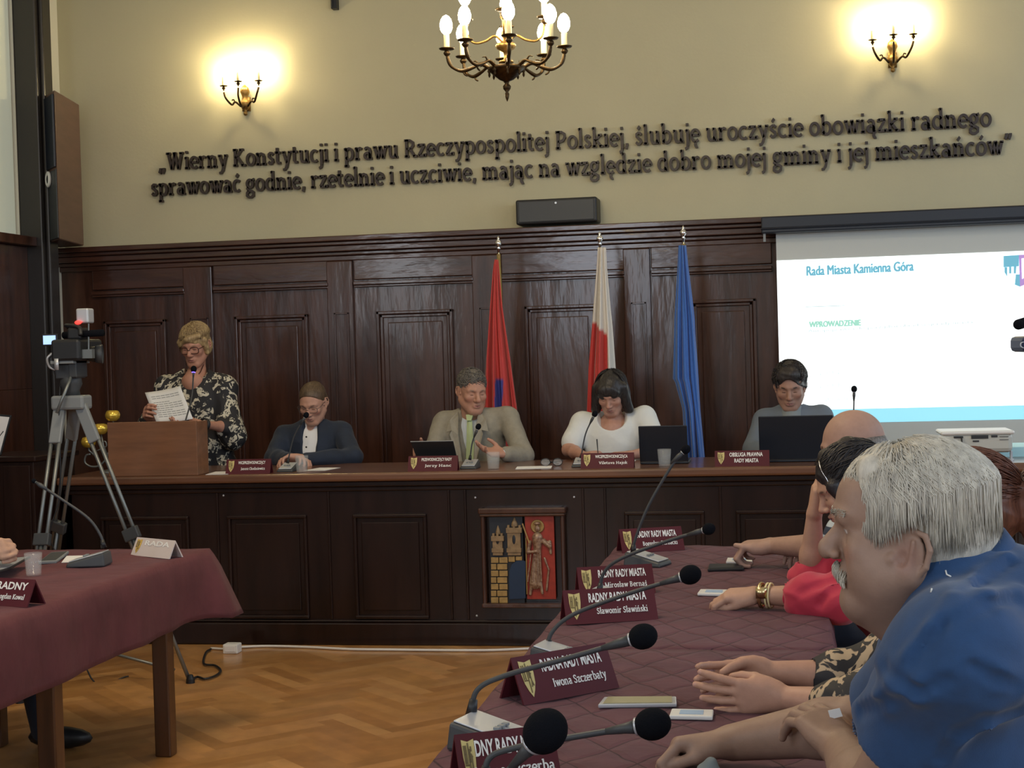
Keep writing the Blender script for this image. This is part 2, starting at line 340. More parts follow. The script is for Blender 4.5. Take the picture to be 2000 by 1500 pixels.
# ---------------------------------------------------------------- smooth solids: blended primitives -> one continuous surface
class SDF:
    def __init__(s, lo, hi, h):
        s.lo = np.array(lo, float); s.h = h; s.n = np.ceil((np.array(hi) - s.lo) / h).astype(int) + 1
        s.F = np.full(s.n, .08, np.float32); s.C = np.zeros(3); s.R = np.eye(3); s.s = 1.; s.off = 0.
        s.paints = []
    def at(s, C=(0, 0, 0), R=None, sc=1.):
        s.C = np.array(C, float); s.R = np.eye(3) if R is None else np.array(R); s.s = sc; return s
    def W(s, p): return s.C + s.R @ (np.array(p, float) * s.s)
    def _apply(s, c, rad, fn, k, mode):
        c = s.W(c); rad = (rad + abs(s.off)) * s.s + k * 1.1 + 3.5 * s.h
        a = np.clip(np.floor((c - rad - s.lo) / s.h).astype(int), 0, s.n); b = np.clip(np.ceil((c + rad - s.lo) / s.h).astype(int) + 1, 0, s.n)
        if (b <= a).any(): return s
        gx = [(np.arange(a[i], b[i]) * s.h + s.lo[i] - s.C[i]).astype(np.float32) for i in range(3)]
        P = np.stack(np.meshgrid(*gx, indexing='ij'), -1) @ s.R.astype(np.float32) / s.s
        d = (fn(P) - s.off) * s.s
        sl = tuple(slice(a[i], b[i]) for i in range(3)); f = s.F[sl]
        if mode == 'u':
            if k <= 0: s.F[sl] = np.minimum(f, d)
            else:
                h = np.clip(k - np.abs(f - d), 0, None) / k; s.F[sl] = np.minimum(f, d) - h*h*k*.25
        elif mode == 's':
            d = -d
            if k <= 0: s.F[sl] = np.maximum(f, d)
            else:
                h = np.clip(k - np.abs(f - d), 0, None) / k; s.F[sl] = np.maximum(f, d) + h*h*k*.25
        return s
    def cap(s, a, b, r1, r2=None, k=.01, mode='u', sq=None):
        a = np.array(a, np.float32); b = np.array(b, np.float32); r2 = r1 if r2 is None else r2; ba = b - a; bb = max(float(ba @ ba), 1e-9)
        def fn(P):
            q = P - a; t = np.clip((q @ ba) / bb, 0, 1); v = q - t[..., None] * ba
            if sq is not None: v = v / np.array(sq, np.float32); return (np.sqrt((v*v).sum(-1)) - (r1 + (r2-r1)*t)) * min(sq)
            return np.sqrt((v*v).sum(-1)) - (r1 + (r2-r1)*t)
        m = max(sq) if sq is not None else 1.
        return s._apply((a+b)/2, np.sqrt(bb)/2 + max(r1, r2)*m, fn, k, mode)
    def ell(s, c, r, k=.01, mode='u', R=None):
        c = np.array(c, np.float32); r = np.array(r, np.float32); Q = None if R is None else np.array(R, np.float32)
        def fn(P):
            q = P - c
            if Q is not None: q = q @ Q
            k0 = np.sqrt(((q/r)**2).sum(-1)); k1 = np.sqrt(((q/(r*r))**2).sum(-1)) + 1e-6
            return k0 * (k0 - 1) / k1
        return s._apply(c, float(r.max()), fn, k, mode)
    def box(s, c, hf, rd=.0, k=.0, mode='u', R=None):
        c = np.array(c, np.float32); hf = np.array(hf, np.float32); Q = None if R is None else np.array(R, np.float32)
        def fn(P):
            q = P - c
            if Q is not None: q = q @ Q
            q = np.abs(q) - (hf - rd); return np.sqrt((np.maximum(q, 0)**2).sum(-1)) + np.minimum(q.max(-1), 0) - rd
        return s._apply(c, float(np.linalg.norm(hf)), fn, k, mode)
    def chain(s, pts, rs, k=.01):
        for i in range(len(pts)-1): s.cap(pts[i], pts[i+1], rs[i], rs[i+1], k)
        return s
    def hit(s, px, py, Y0, inset=0.):
        """first point of the solid along the sight line through a photo point"""
        for Y in np.arange(Y0, Y0+.9, .004):
            p = aY(px, py, Y); i = np.round((p - s.lo)/s.h).astype(int)
            if (i >= 0).all() and (i < s.n).all() and s.F[tuple(i)] < 0: return aY(px, py, Y+inset)
        return None
    def stroke(s, pts, Y0, r, k, mode, inset=0.):
        P = [s.hit(x, y, Y0, inset) for x, y in pts]; P = [p for p in P if p is not None]; s.at()
        for a, b in zip(P[:-1], P[1:]): s.cap(a, b, r, r, k=k, mode=mode)
        return P
    def paint(s, c, r, col, soft=.3, R=None):
        Q = s.R if R is None else s.R @ R
        s.paints.append((s.W(c), Q, np.array(r, float) * s.s, np.array(col), soft)); return s
    def cut_global(s, F2, k=.0): s.F = np.maximum(s.F, F2); return s
    def mesh(s):
        F = s.F; ins = F < 0
        c = ins[:-1, :-1, :-1].astype(np.uint8)
        for dx in (0, 1):
            for dy in (0, 1):
                for dz in (0, 1):
                    if dx or dy or dz: c = c + ins[dx:F.shape[0]-1+dx, dy:F.shape[1]-1+dy, dz:F.shape[2]-1+dz]
        act = (c > 0) & (c < 8); idx = np.argwhere(act)
        if len(idx) == 0: return np.zeros((0, 3)), []
        num = np.full(act.shape, -1, np.int32); num[act] = np.arange(len(idx))
        cor = np.array([(i, j, k) for i in (0, 1) for j in (0, 1) for k in (0, 1)])
        val = np.stack([F[idx[:, 0]+a, idx[:, 1]+b, idx[:, 2]+cc] for a, b, cc in cor], 1)
        acc = np.zeros((len(idx), 3)); cnt = np.zeros(len(idx))
        for p in range(8):
            for q in range(p+1, 8):
                if np.abs(cor[p]-cor[q]).sum() != 1: continue
                v0 = val[:, p]; v1 = val[:, q]; m_ = (v0 < 0) != (v1 < 0); t = np.where(m_, v0 / np.where(m_, v0 - v1, 1), 0)
                acc += np.where(m_[:, None], cor[p] + t[:, None] * (cor[q]-cor[p]), 0); cnt += m_
        V = (idx + acc / cnt[:, None]) * s.h + s.lo
        Q = []
        def quads(ax):
            o1, o2 = [(1, 2), (2, 0), (0, 1)][ax]
            sl0 = [slice(1, -1)]*3; sl0[ax] = slice(0, -1); sl1 = list(sl0); sl1[ax] = slice(1, None)
            A = ins[tuple(sl0)]; Bm = ins[tuple(sl1)]; e = np.argwhere(A != Bm); base = e.copy(); base[:, o1] += 1; base[:, o2] += 1
            if len(e) == 0: return
            sg = A[tuple(e.T)]
            def g(d1, d2):
                t = base.copy(); t[:, o1] -= d1; t[:, o2] -= d2; return num[tuple(t.T)]
            q = np.stack([g(1, 1), g(0, 1), g(0, 0), g(1, 0)], 1)
            q[~sg] = q[~sg][:, ::-1]; Q.append(q[(q >= 0).all(1)])
        for ax in range(3): quads(ax)
        return V, np.concatenate(Q)
    def colors(s, V, base):
        c = np.tile(np.array(base, float), (len(V), 1))
        for (C, Q, r, col, soft) in s.paints:
            d = np.sqrt(((((V - C) @ Q) / r)**2).sum(1)); w_ = np.clip((1 - d) / soft, 0, 1); w_ = w_*w_*(3-2*w_)
            c = c * (1 - w_[:, None]) + col * w_[:, None]
        return c
def vnormals(V, Q):
    n = np.zeros_like(V); a = V[Q[:, 2]] - V[Q[:, 0]]; b = V[Q[:, 3]] - V[Q[:, 1]]; f = np.cross(a, b)
    for i in range(4): np.add.at(n, Q[:, i], f)
    return n / (np.linalg.norm(n, axis=1)[:, None] + 1e-12)
def relax(V, Q, it=1, f=.5):
    for _ in range(it):
        s_ = np.zeros_like(V); c = np.zeros(len(V))
        for i in range(4):
            a = Q[:, i]; b = Q[:, (i+1) % 4]
            np.add.at(s_, a, V[b]); np.add.at(c, a, 1); np.add.at(s_, b, V[a]); np.add.at(c, b, 1)
        V = V * (1-f) + f * s_ / np.maximum(c, 1)[:, None]
    return V
def wob(V, sc, seed=0):
    r = np.random.default_rng(seed); o = np.zeros(len(V))
    for i in range(5):
        d = r.normal(size=3); d /= np.linalg.norm(d); o += np.sin(V @ d * sc * (.6 + .35*i) + r.uniform(0, 6) + 1.3*np.sin(V @ r.normal(size=3) * sc * .4)) / (1 + .3*i)
    return o / 2.5
def sdf_obj(s, name, m, parent, base=None, it=1, wr=None, seed=0):
    V, Q = s.mesh(); V = relax(V, Q, it)
    if wr is not None:
        N = vnormals(V, Q); V = V + N * (wob(V, wr[0], seed) * wr[1])[:, None]
        if len(wr) > 2: V = V + N * (np.abs(wob(V * np.array(wr[4] if len(wr) > 4 else (1, 1, 1)), wr[2], seed+9)) * -wr[3])[:, None]
    cols = s.colors(V, base) if base is not None else None
    return link_mesh(name, V, Q, m, parent, smooth=True, cols=cols)

def hand(S, W, Fd, N, side=1, curl=(.3, .3, .35, .4), s=1., thumb=(.6, .7, .3), spread=.06, tc=.3, fk=.0035):
    """Fd: towards the fingers, N: out of the palm, side picks the thumb side"""
    S.at(); W = np.array(W, float); Fd = nrm(Fd); N = nrm(np.array(N) - np.dot(N, Fd)*Fd); T = np.cross(Fd, N) * side
    kn = [(.086, .028), (.090, .0095), (.085, -.0095), (.077, -.027)]
    Kp = [W + s*(Fd*a + T*b - N*.002) for a, b in kn]
    for i, K in enumerate(Kp): S.cap(W + s*(Fd*.012 + T*kn[i][1]*.55), K, .0165*s, .0118*s, k=.016*s)
    S.ell(W + s*(Fd*.05 - T*.001 + N*.004), (.040*s, .034*s, .014*s), k=.012*s, R=np.stack([Fd, T, N], 1))
    S.cap(W + s*(Fd*.018 + T*.018 + N*.006), W + s*(Fd*.055 + T*.030 + N*.010), .017*s, .012*s, k=.012*s)
    ln = [(.044, .027, .021), (.048, .030, .022), (.044, .028, .021), (.034, .021, .019)]
    tips = []
    for i, K in enumerate(Kp):
        c = curl[i]; c = c if hasattr(c, '__len__') else (c, c*1.25, c*.8); p = K; a = 0
        d0 = nrm(Fd + T*(1.5-i)*spread); r = [.0098, .0090, .0084, .0072]
        r = [q * s * (1 if i < 3 else .88) for q in r]
        for j in range(3):
            a += c[j]; d = d0*math.cos(a) + N*math.sin(a); q = p + d*ln[i][j]*s
            S.cap(p, q, r[j], r[j+1], k=fk if j or i == 0 else fk*1.6); p = q
        S.paints.append((p - N*0.004*s + nrm(d)*.001, np.eye(3), np.array([.007]*3)*s, np.array([.62, .36, .30]), .5)); tips.append(p)
    p = W + s*(Fd*.030 + T*.026 + N*.008); d1 = nrm(Fd*thumb[0] + T*thumb[1] + N*thumb[2])
    q = p + d1*.034*s; S.cap(p, q, .0145*s, .0112*s, k=.01*s)
    d2 = nrm(d1 + Fd*tc*1.2 - T*tc); q2 = q + d2*.030*s; S.cap(q, q2, .0110*s, .0100*s, k=.004)
    d3 = nrm(d2 + Fd*tc - T*tc*.8); q3 = q2 + d3*.023*s; S.cap(q2, q3, .0102*s, .0082*s, k=.003)
    return tips
def head(S, C, R, s=1., nose=1., jaw=1., age=0., eyes='down', skin=(.52, .30, .22), brow=(.16, .10, .07), male=True, brw=1., earoff=(0, 0), fore=0.):
    """head frame: +x its left, +y face, +z up; origin between the ears"""
    S.at(C, R, s); u = S
    u.ell((0, -.014, .034), (.074, .097, .086), k=.02)
    u.ell((0, .030, -.008), (.063, .064, .094), k=.03)
    u.ell((0, .030, -.066), (.052*jaw, .050, .044), k=.025)
    u.ell((0, .070, -.100), (.022, .017, .017), k=.018)
    for e in (-1, 1):
        u.cap((e*.052*jaw, -.002, -.048), (e*.022, .066, -.098), .022, .018, k=.03)
        u.ell((e*.040, .064, -.022), (.024, .020, .020), k=.02)
        u.cap((e*.012, .089, .024), (e*.046, .070, .022), .0095, .0085, k=.014)
    for e in (-1, 1):
        u.ell((e*.031, .098, .005), (.0185, .017, .0115), k=.012, mode='s')
    for e in (-1, 1):
        u.ell((e*.031, .0725, .003), (.0150, .0150, .0125), k=.003)
        u.cap((e*.017, .084, .0035), (e*.044, .078, .0035), .0028, .0024, k=.004)            # lid fold
        if eyes == 'open':
            u.paint((e*.031, .088, .001), (.012, .010, .0042), (.75, .70, .66), .3); u.paint((e*.031, .089, .001), (.005, .010, .0052), (.05, .04, .04), .3)
        else: u.paint((e*.031, .087, -.003), (.014, .010, .0020), (.06, .03, .02), .5)
        u.paint((e*.031, .09, .0085), (.016, .012, .0020), tuple(c*.5 for c in skin), .6)
        u.paint((e*.031, .088, .024), (.020, .014, .0052*brw), brow, .5)
        u.paint((e*.042, .07, -.03), (.028, .03, .022), tuple(np.array(skin)*np.array((1.12, .86, .82))), .9)
    u.cap((0, .088, .012), (0, .108*1.0+.006*(nose-1), -.026), .0085, .0115*nose, k=.011)
    u.ell((0, .1105+.008*(nose-1), -.031), (.0125*nose, .0120, .0105*nose), k=.006)
    for e in (-1, 1): u.ell((e*.0125*nose, .099, -.036), (.0080, .0095, .0075), k=.006)
    for e in (-1, 1): u.ell((e*.006, .106, -.0435), (.0035, .005, .0035), k=.002, mode='s')
    u.paint((0, .112, -.032), (.016, .02, .014), tuple(np.array(skin)*np.array((1.15, .82, .78))), .9)
    u.ell((0, .080, -.062), (.026, .018, .016), k=.012)
    u.cap((-.020, .088, -.0625), (0, .0985, -.0585), .0042, .0052, k=.005); u.cap((.020, .088, -.0625), (0, .0985, -.0585), .0042, .0052, k=.005)
    u.cap((-.016, .089, -.0715), (.016, .089, -.0715), .0056, .0056, k=.005); u.cap((-.009, .0945, -.0715), (.009, .0945, -.0715), .0050, .0050, k=.004)
    u.cap((-.021, .096, -.0655), (.021, .096, -.0655), .0016, .0016, k=.003, mode='s')
    u.paint((0, .096, -.0655), (.024, .014, .0098), (.46, .20, .17), .5); u.paint((0, .098, -.0652), (.022, .014, .0018), (.12, .04, .04), .5)
    for e in (-1, 1):
        if age: u.cap((e*.018, .098, -.040), (e*.031, .082, -.064), .0018, .0018, k=.006, mode='s')
        ear(u, e, earoff)
    if fore:
        u.ell((0, .050, .045), (.060, .052*fore, .052), k=.02); u.cap((-.035, .088, .020), (.035, .088, .020), .010, .010, k=.014)
def ear(u, e, eo=(0, 0)):
    C0 = u.C.copy(); s0 = u.s; u.C = u.C + u.R @ (np.array([0, eo[0], eo[1]])*u.s)
    x = .0735 - (.004 if eo[1] else 0)
    if eo[1]: u.s = s0*1.18; x = (x-.001)/1.18
    pts = [(.014, -.016), (.018, .004), (.013, .022), (-.002, .031), (-.016, .026), (-.022, .010), (-.018, -.010), (-.006, -.026)]
    u.ell((e*(x-.002), -.006, -.004), (.006, .016, .026), k=.004); u.ell((e*(x+.003), -.008, -.002), (.0045, .020, .029), k=.003, R=rotz(e*.35)); u.cap((e*(x+.008), -.010, -.016), (e*(x+.010), -.012, .014), .0034, .0030, k=.003)
    for i in range(len(pts)-1):
        a, b = pts[i], pts[i+1]
        f = lambda q: (e*(x + .004 - q[0]*.35 + .004*(q[0] < -.01)), -.006 + q[0]*.95 - .004, -.004 + q[1])
        if i: u.cap(f(a), f(b), .0038, .0038, k=.002)
    u.ell((e*(x+.004), -.004, -.030), (.0045, .0075, .0085), k=.004)
    u.ell((e*(x+.008), .001, -.006), (.006, .0065, .010), k=.003, mode='s')
    u.ell((e*(x+.002), .012, -.008), (.005, .004, .007), k=.003)
    u.C = C0; u.s = s0
def headR(fwd, up=(0, 0, 1)):
    y = nrm(fwd); up = np.array(up, float); z = nrm(up - np.dot(up, y)*y); x = np.cross(y, z); return np.stack([x, y, z], 1)
def facing(yaw, pitch=0., roll=0.):
    """yaw 0 faces the photographer (-Y); positive turns towards +X; pitch>0 looks down"""
    R = rotz(yaw) @ np.array([[-1, 0, 0], [0, -1, 0], [0, 0, 1.]]); return R @ rotx(-pitch) @ roty(roll)
def strands(mb, C, R, s, pole, rad, cen, n, t1, r=.0009, jit=.05, az=(-180, 180), t0=.1, lift=0., wave=.02, seg=9, drop=0., seed=1, nn=3):
    """locks lying over an ellipsoid, running away from the pole; t1(az) = angle where they end; drop lets them hang on below"""
    g = np.random.default_rng(seed); pole = nrm(pole); ax, ay, _ = frame(pole, (0, 1, 0)); rad = np.array(rad); cen = np.array(cen)
    for i in range(n):
        a = math.radians(g.uniform(*az)); te = t1(math.degrees(a)) * g.uniform(.88, 1.04); ts = g.uniform(t0*.2, max(t0, te*.75)); kk = g.uniform(1.0, 1.05); ph = g.uniform(0, 6); P = []
        for j in range(seg):
            t = ts + (te-ts)*j/(seg-1); aa = a + wave*math.sin(t*5+ph)*2 + g.normal()*jit*.02
            d = pole*math.cos(t) + (ax*math.cos(aa) + ay*math.sin(aa))*math.sin(t)
            q = cen + d*rad*(kk + lift*max(0, j/(seg-1)-.6) + .012*math.sin(ph+j)); P.append(q)
        if drop:
            l = P[-1] - P[-2]; 
            for j in range(4): P.append(P[-1] + np.array([l[0]*.25, l[1]*.25, -drop*g.uniform(.7, 1.1)/4]))
        P = [C + R @ (q*s) for q in P]; m = len(P)
        mb.tube(P, [r*s*(.55+.9*math.sin(math.pi*min(1, (j+.6)/(m*.9)))) if j < m-1 else r*.15 for j in range(m)], nn)
# ================================================================ the room
WY = 9.90                     # back wall
XL, XR, YF, ZC = -4.93, 4.5, -3.0, 4.9
EX, EY, EZ = np.eye(3)
zT = aY(1000, 447, 9.78)[2]   # top of the wainscot
# herringbone parquet: one floor, each block its own tone
def parquet():
    V = []; Fc = []; C = []; bw, bl = .075, .45; c45 = math.sqrt(.5); nrow = 6
    toned = [(.56, .285, .095), (.50, .245, .078), (.60, .32, .118), (.46, .22, .070), (.57, .29, .105)]
    n = int(bl / bw)
    for i in range(-85, 130):
        for j in range(-24, 26):
            for kind in (0, 1):
                # unit cell of the herringbone pattern
                ox = i*bw + j*bl; oy = i*bw - j*bl
                if kind == 0: q = [(ox, oy), (ox+bl, oy), (ox+bl, oy+bw), (ox, oy+bw)]
                else: q = [(ox, oy+bw), (ox+bw, oy+bw), (ox+bw, oy+bw+bl), (ox, oy+bw+bl)]
                P = [((a-b)*c45 - 1.0, (a+b)*c45 + 2.2) for a, b in q]
                if max(p[0] for p in P) < XL or min(p[0] for p in P) > XR or max(p[1] for p in P) < YF or min(p[1] for p in P) > WY: continue
                P = [(min(max(p[0], XL-.1), XR+.1), min(max(p[1], YF-.1), WY+.1)) for p in P]
                c = np.array(random.choice(toned)) * random.uniform(.86, 1.1) * (1.0 if kind else .90); k = len(V)
                V += [(p[0], p[1], 0) for p in P]; C += [c]*4; Fc.append((k, k+1, k+2, k+3))
    return V, Fc, C
V_, F_, C_ = parquet()
M['parquet'] = mat('oak_parquet', (.4, .18, .06), .30, coat=.25, vcol='Col', nz=((9, 9, 9), .22), bump=((5, 5, 5), .25, .006))
mb = MB(); mb.box((XL-.1, YF-.1, -.1), (XR+.1, WY+.1, -.004))
k_ = len(mb.V); VV = mb.V + [tuple(v) for v in V_]
fl = link_mesh('floor', VV, mb.F + [[i + k_ for i in f] for f in F_], M['parquet'], cols=np.array([[.2, .09, .03]]*k_ + [list(c) for c in C_]))
setp(fl, kind='structure')
def struct(name, mb, m, parent=None, **kw):
    o = mb.build(name, m, parent, **kw)
    if parent is None: o['kind'] = 'structure'
    return o
struct('ceiling', MB().box((XL-.1, YF-.1, ZC), (XR+.1, WY+.1, ZC+.1)), M['ceiling'])
struct('wall_back', MB().box((XL-.1, WY, 0), (XR+.1, WY+.12, ZC)), M['plaster'])
def wall_with_holes(name, axis, pos, lo, hi, holes, m, th=.12):
    b = MB(); cuts = sorted(holes); prev = lo
    def put(a0, a1, z0, z1):
        if a1 - a0 < 1e-4: return
        if axis == 'x': b.box((pos, a0, z0), (pos+th, a1, z1))
        else: b.box((a0, pos, z0), (a1, pos+th, z1))
    for a0, a1, z0, z1 in cuts:
        put(prev, a0, 0, ZC); put(a0, a1, 0, z0); put(a0, a1, z1, ZC); prev = a1
    put(prev, hi, 0, ZC); return struct(name, b, m)
right_h = [(-.25, 1.05, 1.5, 3.9), (2.95, 4.25, 1.5, 3.9), (6.25, 7.55, 1.5, 3.9)]
front_h = [(-3.35, -1.85, 1.6, 4.2), (1.65, 3.15, 1.6, 4.2)]
wall_with_holes('wall_right', 'x', XR, YF, WY, right_h, M['plaster'])
wall_with_holes('wall_front', 'y', YF-.12, XL, XR, front_h, M['plaster'])
# left wall: the window with its pale blind starts right beside the corner
wl0, wl1 = 8.2, aX(33, 300, XL)[1]
zs = aX(20, 462, XL)[2]
wall_with_holes('wall_left', 'x', XL-.12, YF, WY, [(.35, 1.65, 1.55, 3.35), (wl0, wl1, zs, 4.3)], M['plaster_left'])
M['blind'] = mat('window_blind', (.74, .75, .62), .9, emit=(.66, .74, .58), emstr=.10)
M['frame_dark'] = mat('window_frame_wood', (.022, .018, .016), .35, coat=.2)
wn = 0
def window(name_n, axis, pos, a0, a1, z0, z1, blind=False):
    global OFF
    OFF = np.zeros(3)
    w_ = bpy.data.objects.new('window_%d' % name_n, None); COL.objects.link(w_); w_['kind'] = 'structure'
    P = (lambda a, d, z: (pos+d, a, z)) if axis == 'x' else (lambda a, d, z: (a, pos+d, z))
    f = MB()
    for s0, s1, t0, t1 in ((a0, a0+.06, z0, z1), (a1-.06, a1, z0, z1), (a0, a1, z0, z0+.06), (a0, a1, z1-.06, z1), ((a0+a1)/2-.03, (a0+a1)/2+.03, z0, z1), (a0, a1, z0+(z1-z0)*.65, z0+(z1-z0)*.65+.05)):
        f.box(P(s0, .02, t0), P(s1, .09, t1))
    f.build('window_frame', M['white'] if not blind else M['frame_dark'], w_)
    MB().box(P(a0+.05, .05, z0+.05), P(a1-.05, .056, z1-.05)).build('window_pane', M['glass'], w_)
    if blind: MB().box(P(a0+.02, .098, z0+.02), P(a1-.02, .104, z1-.02)).build('blind', M['blind'], w_)
    return w_
n_ = 1
for h_ in right_h: window(n_, 'x', XR, *h_); n_ += 1
for h_ in front_h: window(n_, 'y', YF-.12, *h_); n_ += 1
window(n_, 'x', XL-.12, wl0, wl1, zs, 4.3, True); window(n_+1, 'x', XL-.12, .35, 1.65, 1.55, 3.35)
# ---- dark post of the window casing in the left corner
b = MB(); b.box((XL, wl1, 0), (XL+.16, wl1+.20, ZC)); b.box((XL+.16, wl1+.04, 0), (XL+.19, wl1+.16, ZC))
struct('trim_1', b, M['frame_dark'], bevel=.01)
# ---- wainscot of the left wall
b = MB(); b.box((XL, YF, .0), (XL+.05, wl1, 1.40)); b.box((XL, 2.5, 1.40), (XL+.05, wl1, zs-.06)); b.box((XL, 2.5, zs-.06), (XL+.12, wl1, zs))
struct('trim_2', b, M['wood'], bevel=.004)

# ---- panelling of the back wall
OFF = np.zeros(3)
tr = bpy.data.objects.new('trim_3', None); COL.objects.link(tr); tr['kind'] = 'structure'
FY = 9.83                                            # face of the boards
def PX(x, y, Y=FY): return aY(x, y, Y)
MB().box((XL, FY, 0), (XR, WY, zT-.02)).build('backing_board', M['wood'], tr)
b = MB()
for z0, z1, d in ((-.035, 0, .13), (-.06, -.035, .10), (-.10, -.06, .075), (-.125, -.10, .045), (-.16, -.125, .03)): b.box((XL, FY-d, zT+z0), (XR, FY+.01, zT+z1))
b.build('cornice', M['wood_h'], tr, bevel=.006)
zf1 = PX(800, 492)[2]; zf0 = PX(800, 543)[2]         # frieze boards
zm1 = PX(810, 606)[2]; zp1 = PX(810, 560)[2]
bays = [(182, 362), (418, 642), (692, 925), (980, 1220), (1272, 1508)]
piers = [(362, 418), (642, 692), (925, 980), (1220, 1272)]
mains = [(205, 326), (460, 603), (737, 886), (1026, 1172), (1348, 1478)]
for (a, c) in bays:
    x0, x1 = PX(a, 520)[0], PX(c, 520)[0]
    MB().box((x0, FY-.022, zf0), (x1, FY, zf1)).build('frieze_panel', M['wood_h'], tr, bevel=.006)
    b = MB(); b.box((x0, FY-.045, zf0-.035), (x1, FY, zf0-.012)); b.box((x0, FY-.032, zf0-.05), (x1, FY, zf0-.035)); b.build('frieze_moulding', M['wood_h'], tr, bevel=.004)
for (a, c) in piers:
    x0, x1 = PX(a, 600)[0], PX(c, 600)[0]
    MB().box((x0, FY-.03, .1), (x1, FY, zT-.16)).build('pier', M['wood'], tr, bevel=.006)
    b = MB(); xm0, xm1 = x0+.045, x1-.03
    for q in ((xm0, xm0+.012, .2, zm1), (xm1-.012, xm1, .2, zm1), (xm0, xm1, zm1-.012, zm1)): b.box((q[0], FY-.040, q[2]), (q[1], FY-.03, q[3]))
    b.build('pier_moulding', M['wood'], tr, bevel=.002)
for (a, c) in mains:
    x0, x1 = PX(a, 640)[0], PX(c, 640)[0]
    b = MB()
    for e, d in ((0, .030), (.022, .016)):
        w2 = .022
        b.box((x0+e, FY-d, .25+e), (x0+e+w2, FY, zm1-e)); b.box((x1-e-w2, FY-d, .25+e), (x1-e, FY, zm1-e))
        b.box((x0+e, FY-d, zm1-e-w2), (x1-e, FY, zm1-e)); b.box((x0+e, FY-d, .25+e), (x1-e, FY, .25+e+w2))
    b.build('panel_moulding', M['wood'], tr, bevel=.005)
    MB().box((x0+.075, FY-.012, .33), (x1-.075, FY, zm1-.075)).build('panel', M['wood'], tr, bevel=.012)
b = MB(); b.box((XL, FY-.03, 0), (XR, FY, .16)); b.build('skirting', M['wood'], tr, bevel=.006)
struct('trim_4', MB().box((XR-.03, YF, 0), (XR, WY-.2, 1.1)), M['wood'])

# ================================================================ wall lettering: every letter stands off the plaster
M_ = M['sign']
def inscription(label, text, p0, p1, xh, lab):
    q0 = aY(*p0, WY-.035); q1 = aY(*p1, WY-.035); q1[2] = q0[2] + (q1[2]-q0[2])
    t = thing('wall_inscription', label, 'inscription', ((q0[0]+q1[0])/2, WY, (q0[2]+q1[2])/2), 'oath lines on the back wall')
    ux = nrm(q1 - q0); wd = np.linalg.norm(q1 - q0); tot = sum(G[c][0] if c != ' ' else 2.6 for c in text); sx = wd / tot; x = 0; zs_ = xh / 5
    for c in text:
        if c == ' ': x += 2.6; continue
        m = MB(); glyph_mesh(m, c, q0 + ux*(x*sx), ux, EZ, -EY, .026, sx, zs_); m.build('letter', M_, t); x += G[c][0]
    return t
inscription('upper line of raised dark letters on the back wall, beginning „Wierny Konstytucji', '„Wierny Konstytucji i prawu Rzeczypospolitej Polskiej, ślubuję uroczyście obowiązki radnego', (308, 333), (1938, 246), .083, 1)
inscription('lower line of raised dark letters on the back wall, beginning sprawować godnie', 'sprawować godnie, rzetelnie i uczciwie, mając na względzie dobro mojej gminy i jej mieszkańców”', (294, 383), (1980, 300), .083, 2)

# ================================================================ wall loudspeakers
def cabinet(name, label, px0, px1, Y, depth, group=None):
    pass
sp0, sp1 = aY(1009, 440, 9.72), aY(1166, 384, 9.72)
t = thing('loudspeaker', 'flat black wide loudspeaker box mounted above the panelling under the lettering', 'loudspeaker', ((sp0[0]+sp1[0])/2, 9.81, sp0[2]))
MB().box((sp0[0], 9.70, sp0[2]), (sp1[0], WY-.005, sp1[2])).build('cabinet', M['black'], t, bevel=.012)
MB().box((sp0[0]+.02, 9.692, sp0[2]+.015), (sp1[0]-.02, 9.70, sp1[2]-.015)).build('grille', M['dkgrey'], t, bevel=.003)
MB().lathe(((sp0[0]+sp1[0])/2, 9.692, sp1[2]-.03), [(.007, 0), (.007, .004)], 10, ax=(0, -1, 0)).build('badge', M['silver'], t)
# tall corner loudspeaker
c0 = aY(106, 175, 9.15); c1 = aY(150, 180, 9.45); ang = math.atan2(c1[1]-c0[1], c1[0]-c0[0])
zb = aY(106, 468, 9.15)[2]; zt = c0[2]; wS = math.hypot(c1[0]-c0[0], c1[1]-c0[1])
M['spk_wood'] = mat('brown_cabinet_wood', (.15, .085, .062), .45, nz=((3, 3, 20), .2))
t = thing('corner_loudspeaker', 'tall brown loudspeaker with dark grille standing on the panelling in the left corner', 'loudspeaker', (c0[0]-.05, 9.4, zb), kind=None)
x0 = aY(64, 300, 9.35)[0]
poly = [(c0[0], c0[1]), (aY(158, 300, 9.72)[0], 9.72), (aY(158, 300, 9.72)[0]-.22, 9.80), (x0+.02, 9.44)]
MB().prism(poly, (0, 0, zb), EX, EY, zt-zb).build('cabinet', M['spk_wood'], t, bevel=.008)
A = np.array([c0[0], c0[1], 0]); Bp = np.array([x0+.02, 9.44, 0]); dv = nrm(Bp-A); nn_ = np.cross(dv, EZ); nn_ = -nn_ if nn_[1] > 0 else nn_
L_ = np.linalg.norm(Bp-A); zg = aY(90, 330, 9.2)[2]
gb = MB(); Rf = np.stack([dv, nn_, EZ], 1)
gb.obox(A + dv*L_*.5 + nn_*.008 + EZ*((zt+zg)/2-.01), (L_*.46, .008, (zt-zg)/2-.015), Rf); gb.build('grille', M['housing'], t, bevel=.004)
gb = MB(); gb.obox(A + dv*L_*.5 + nn_*.003 + EZ*((zg+zb)/2), (L_*.47, .004, (zg-zb)/2-.01), Rf); gb.build('front_panel', M['dkgrey'], t, bevel=.003)
cc = A + dv*L_*.45 + nn_*.01 + EZ*aY(88, 348, 9.2)[2]
rp = MB(); rp.lathe(cc, [(.052, 0), (.052, .012), (.040, .018), (.030, .010), (.028, 0)], 24, ax=nn_); rp.build('port_ring', M['white'], t, smooth=True)
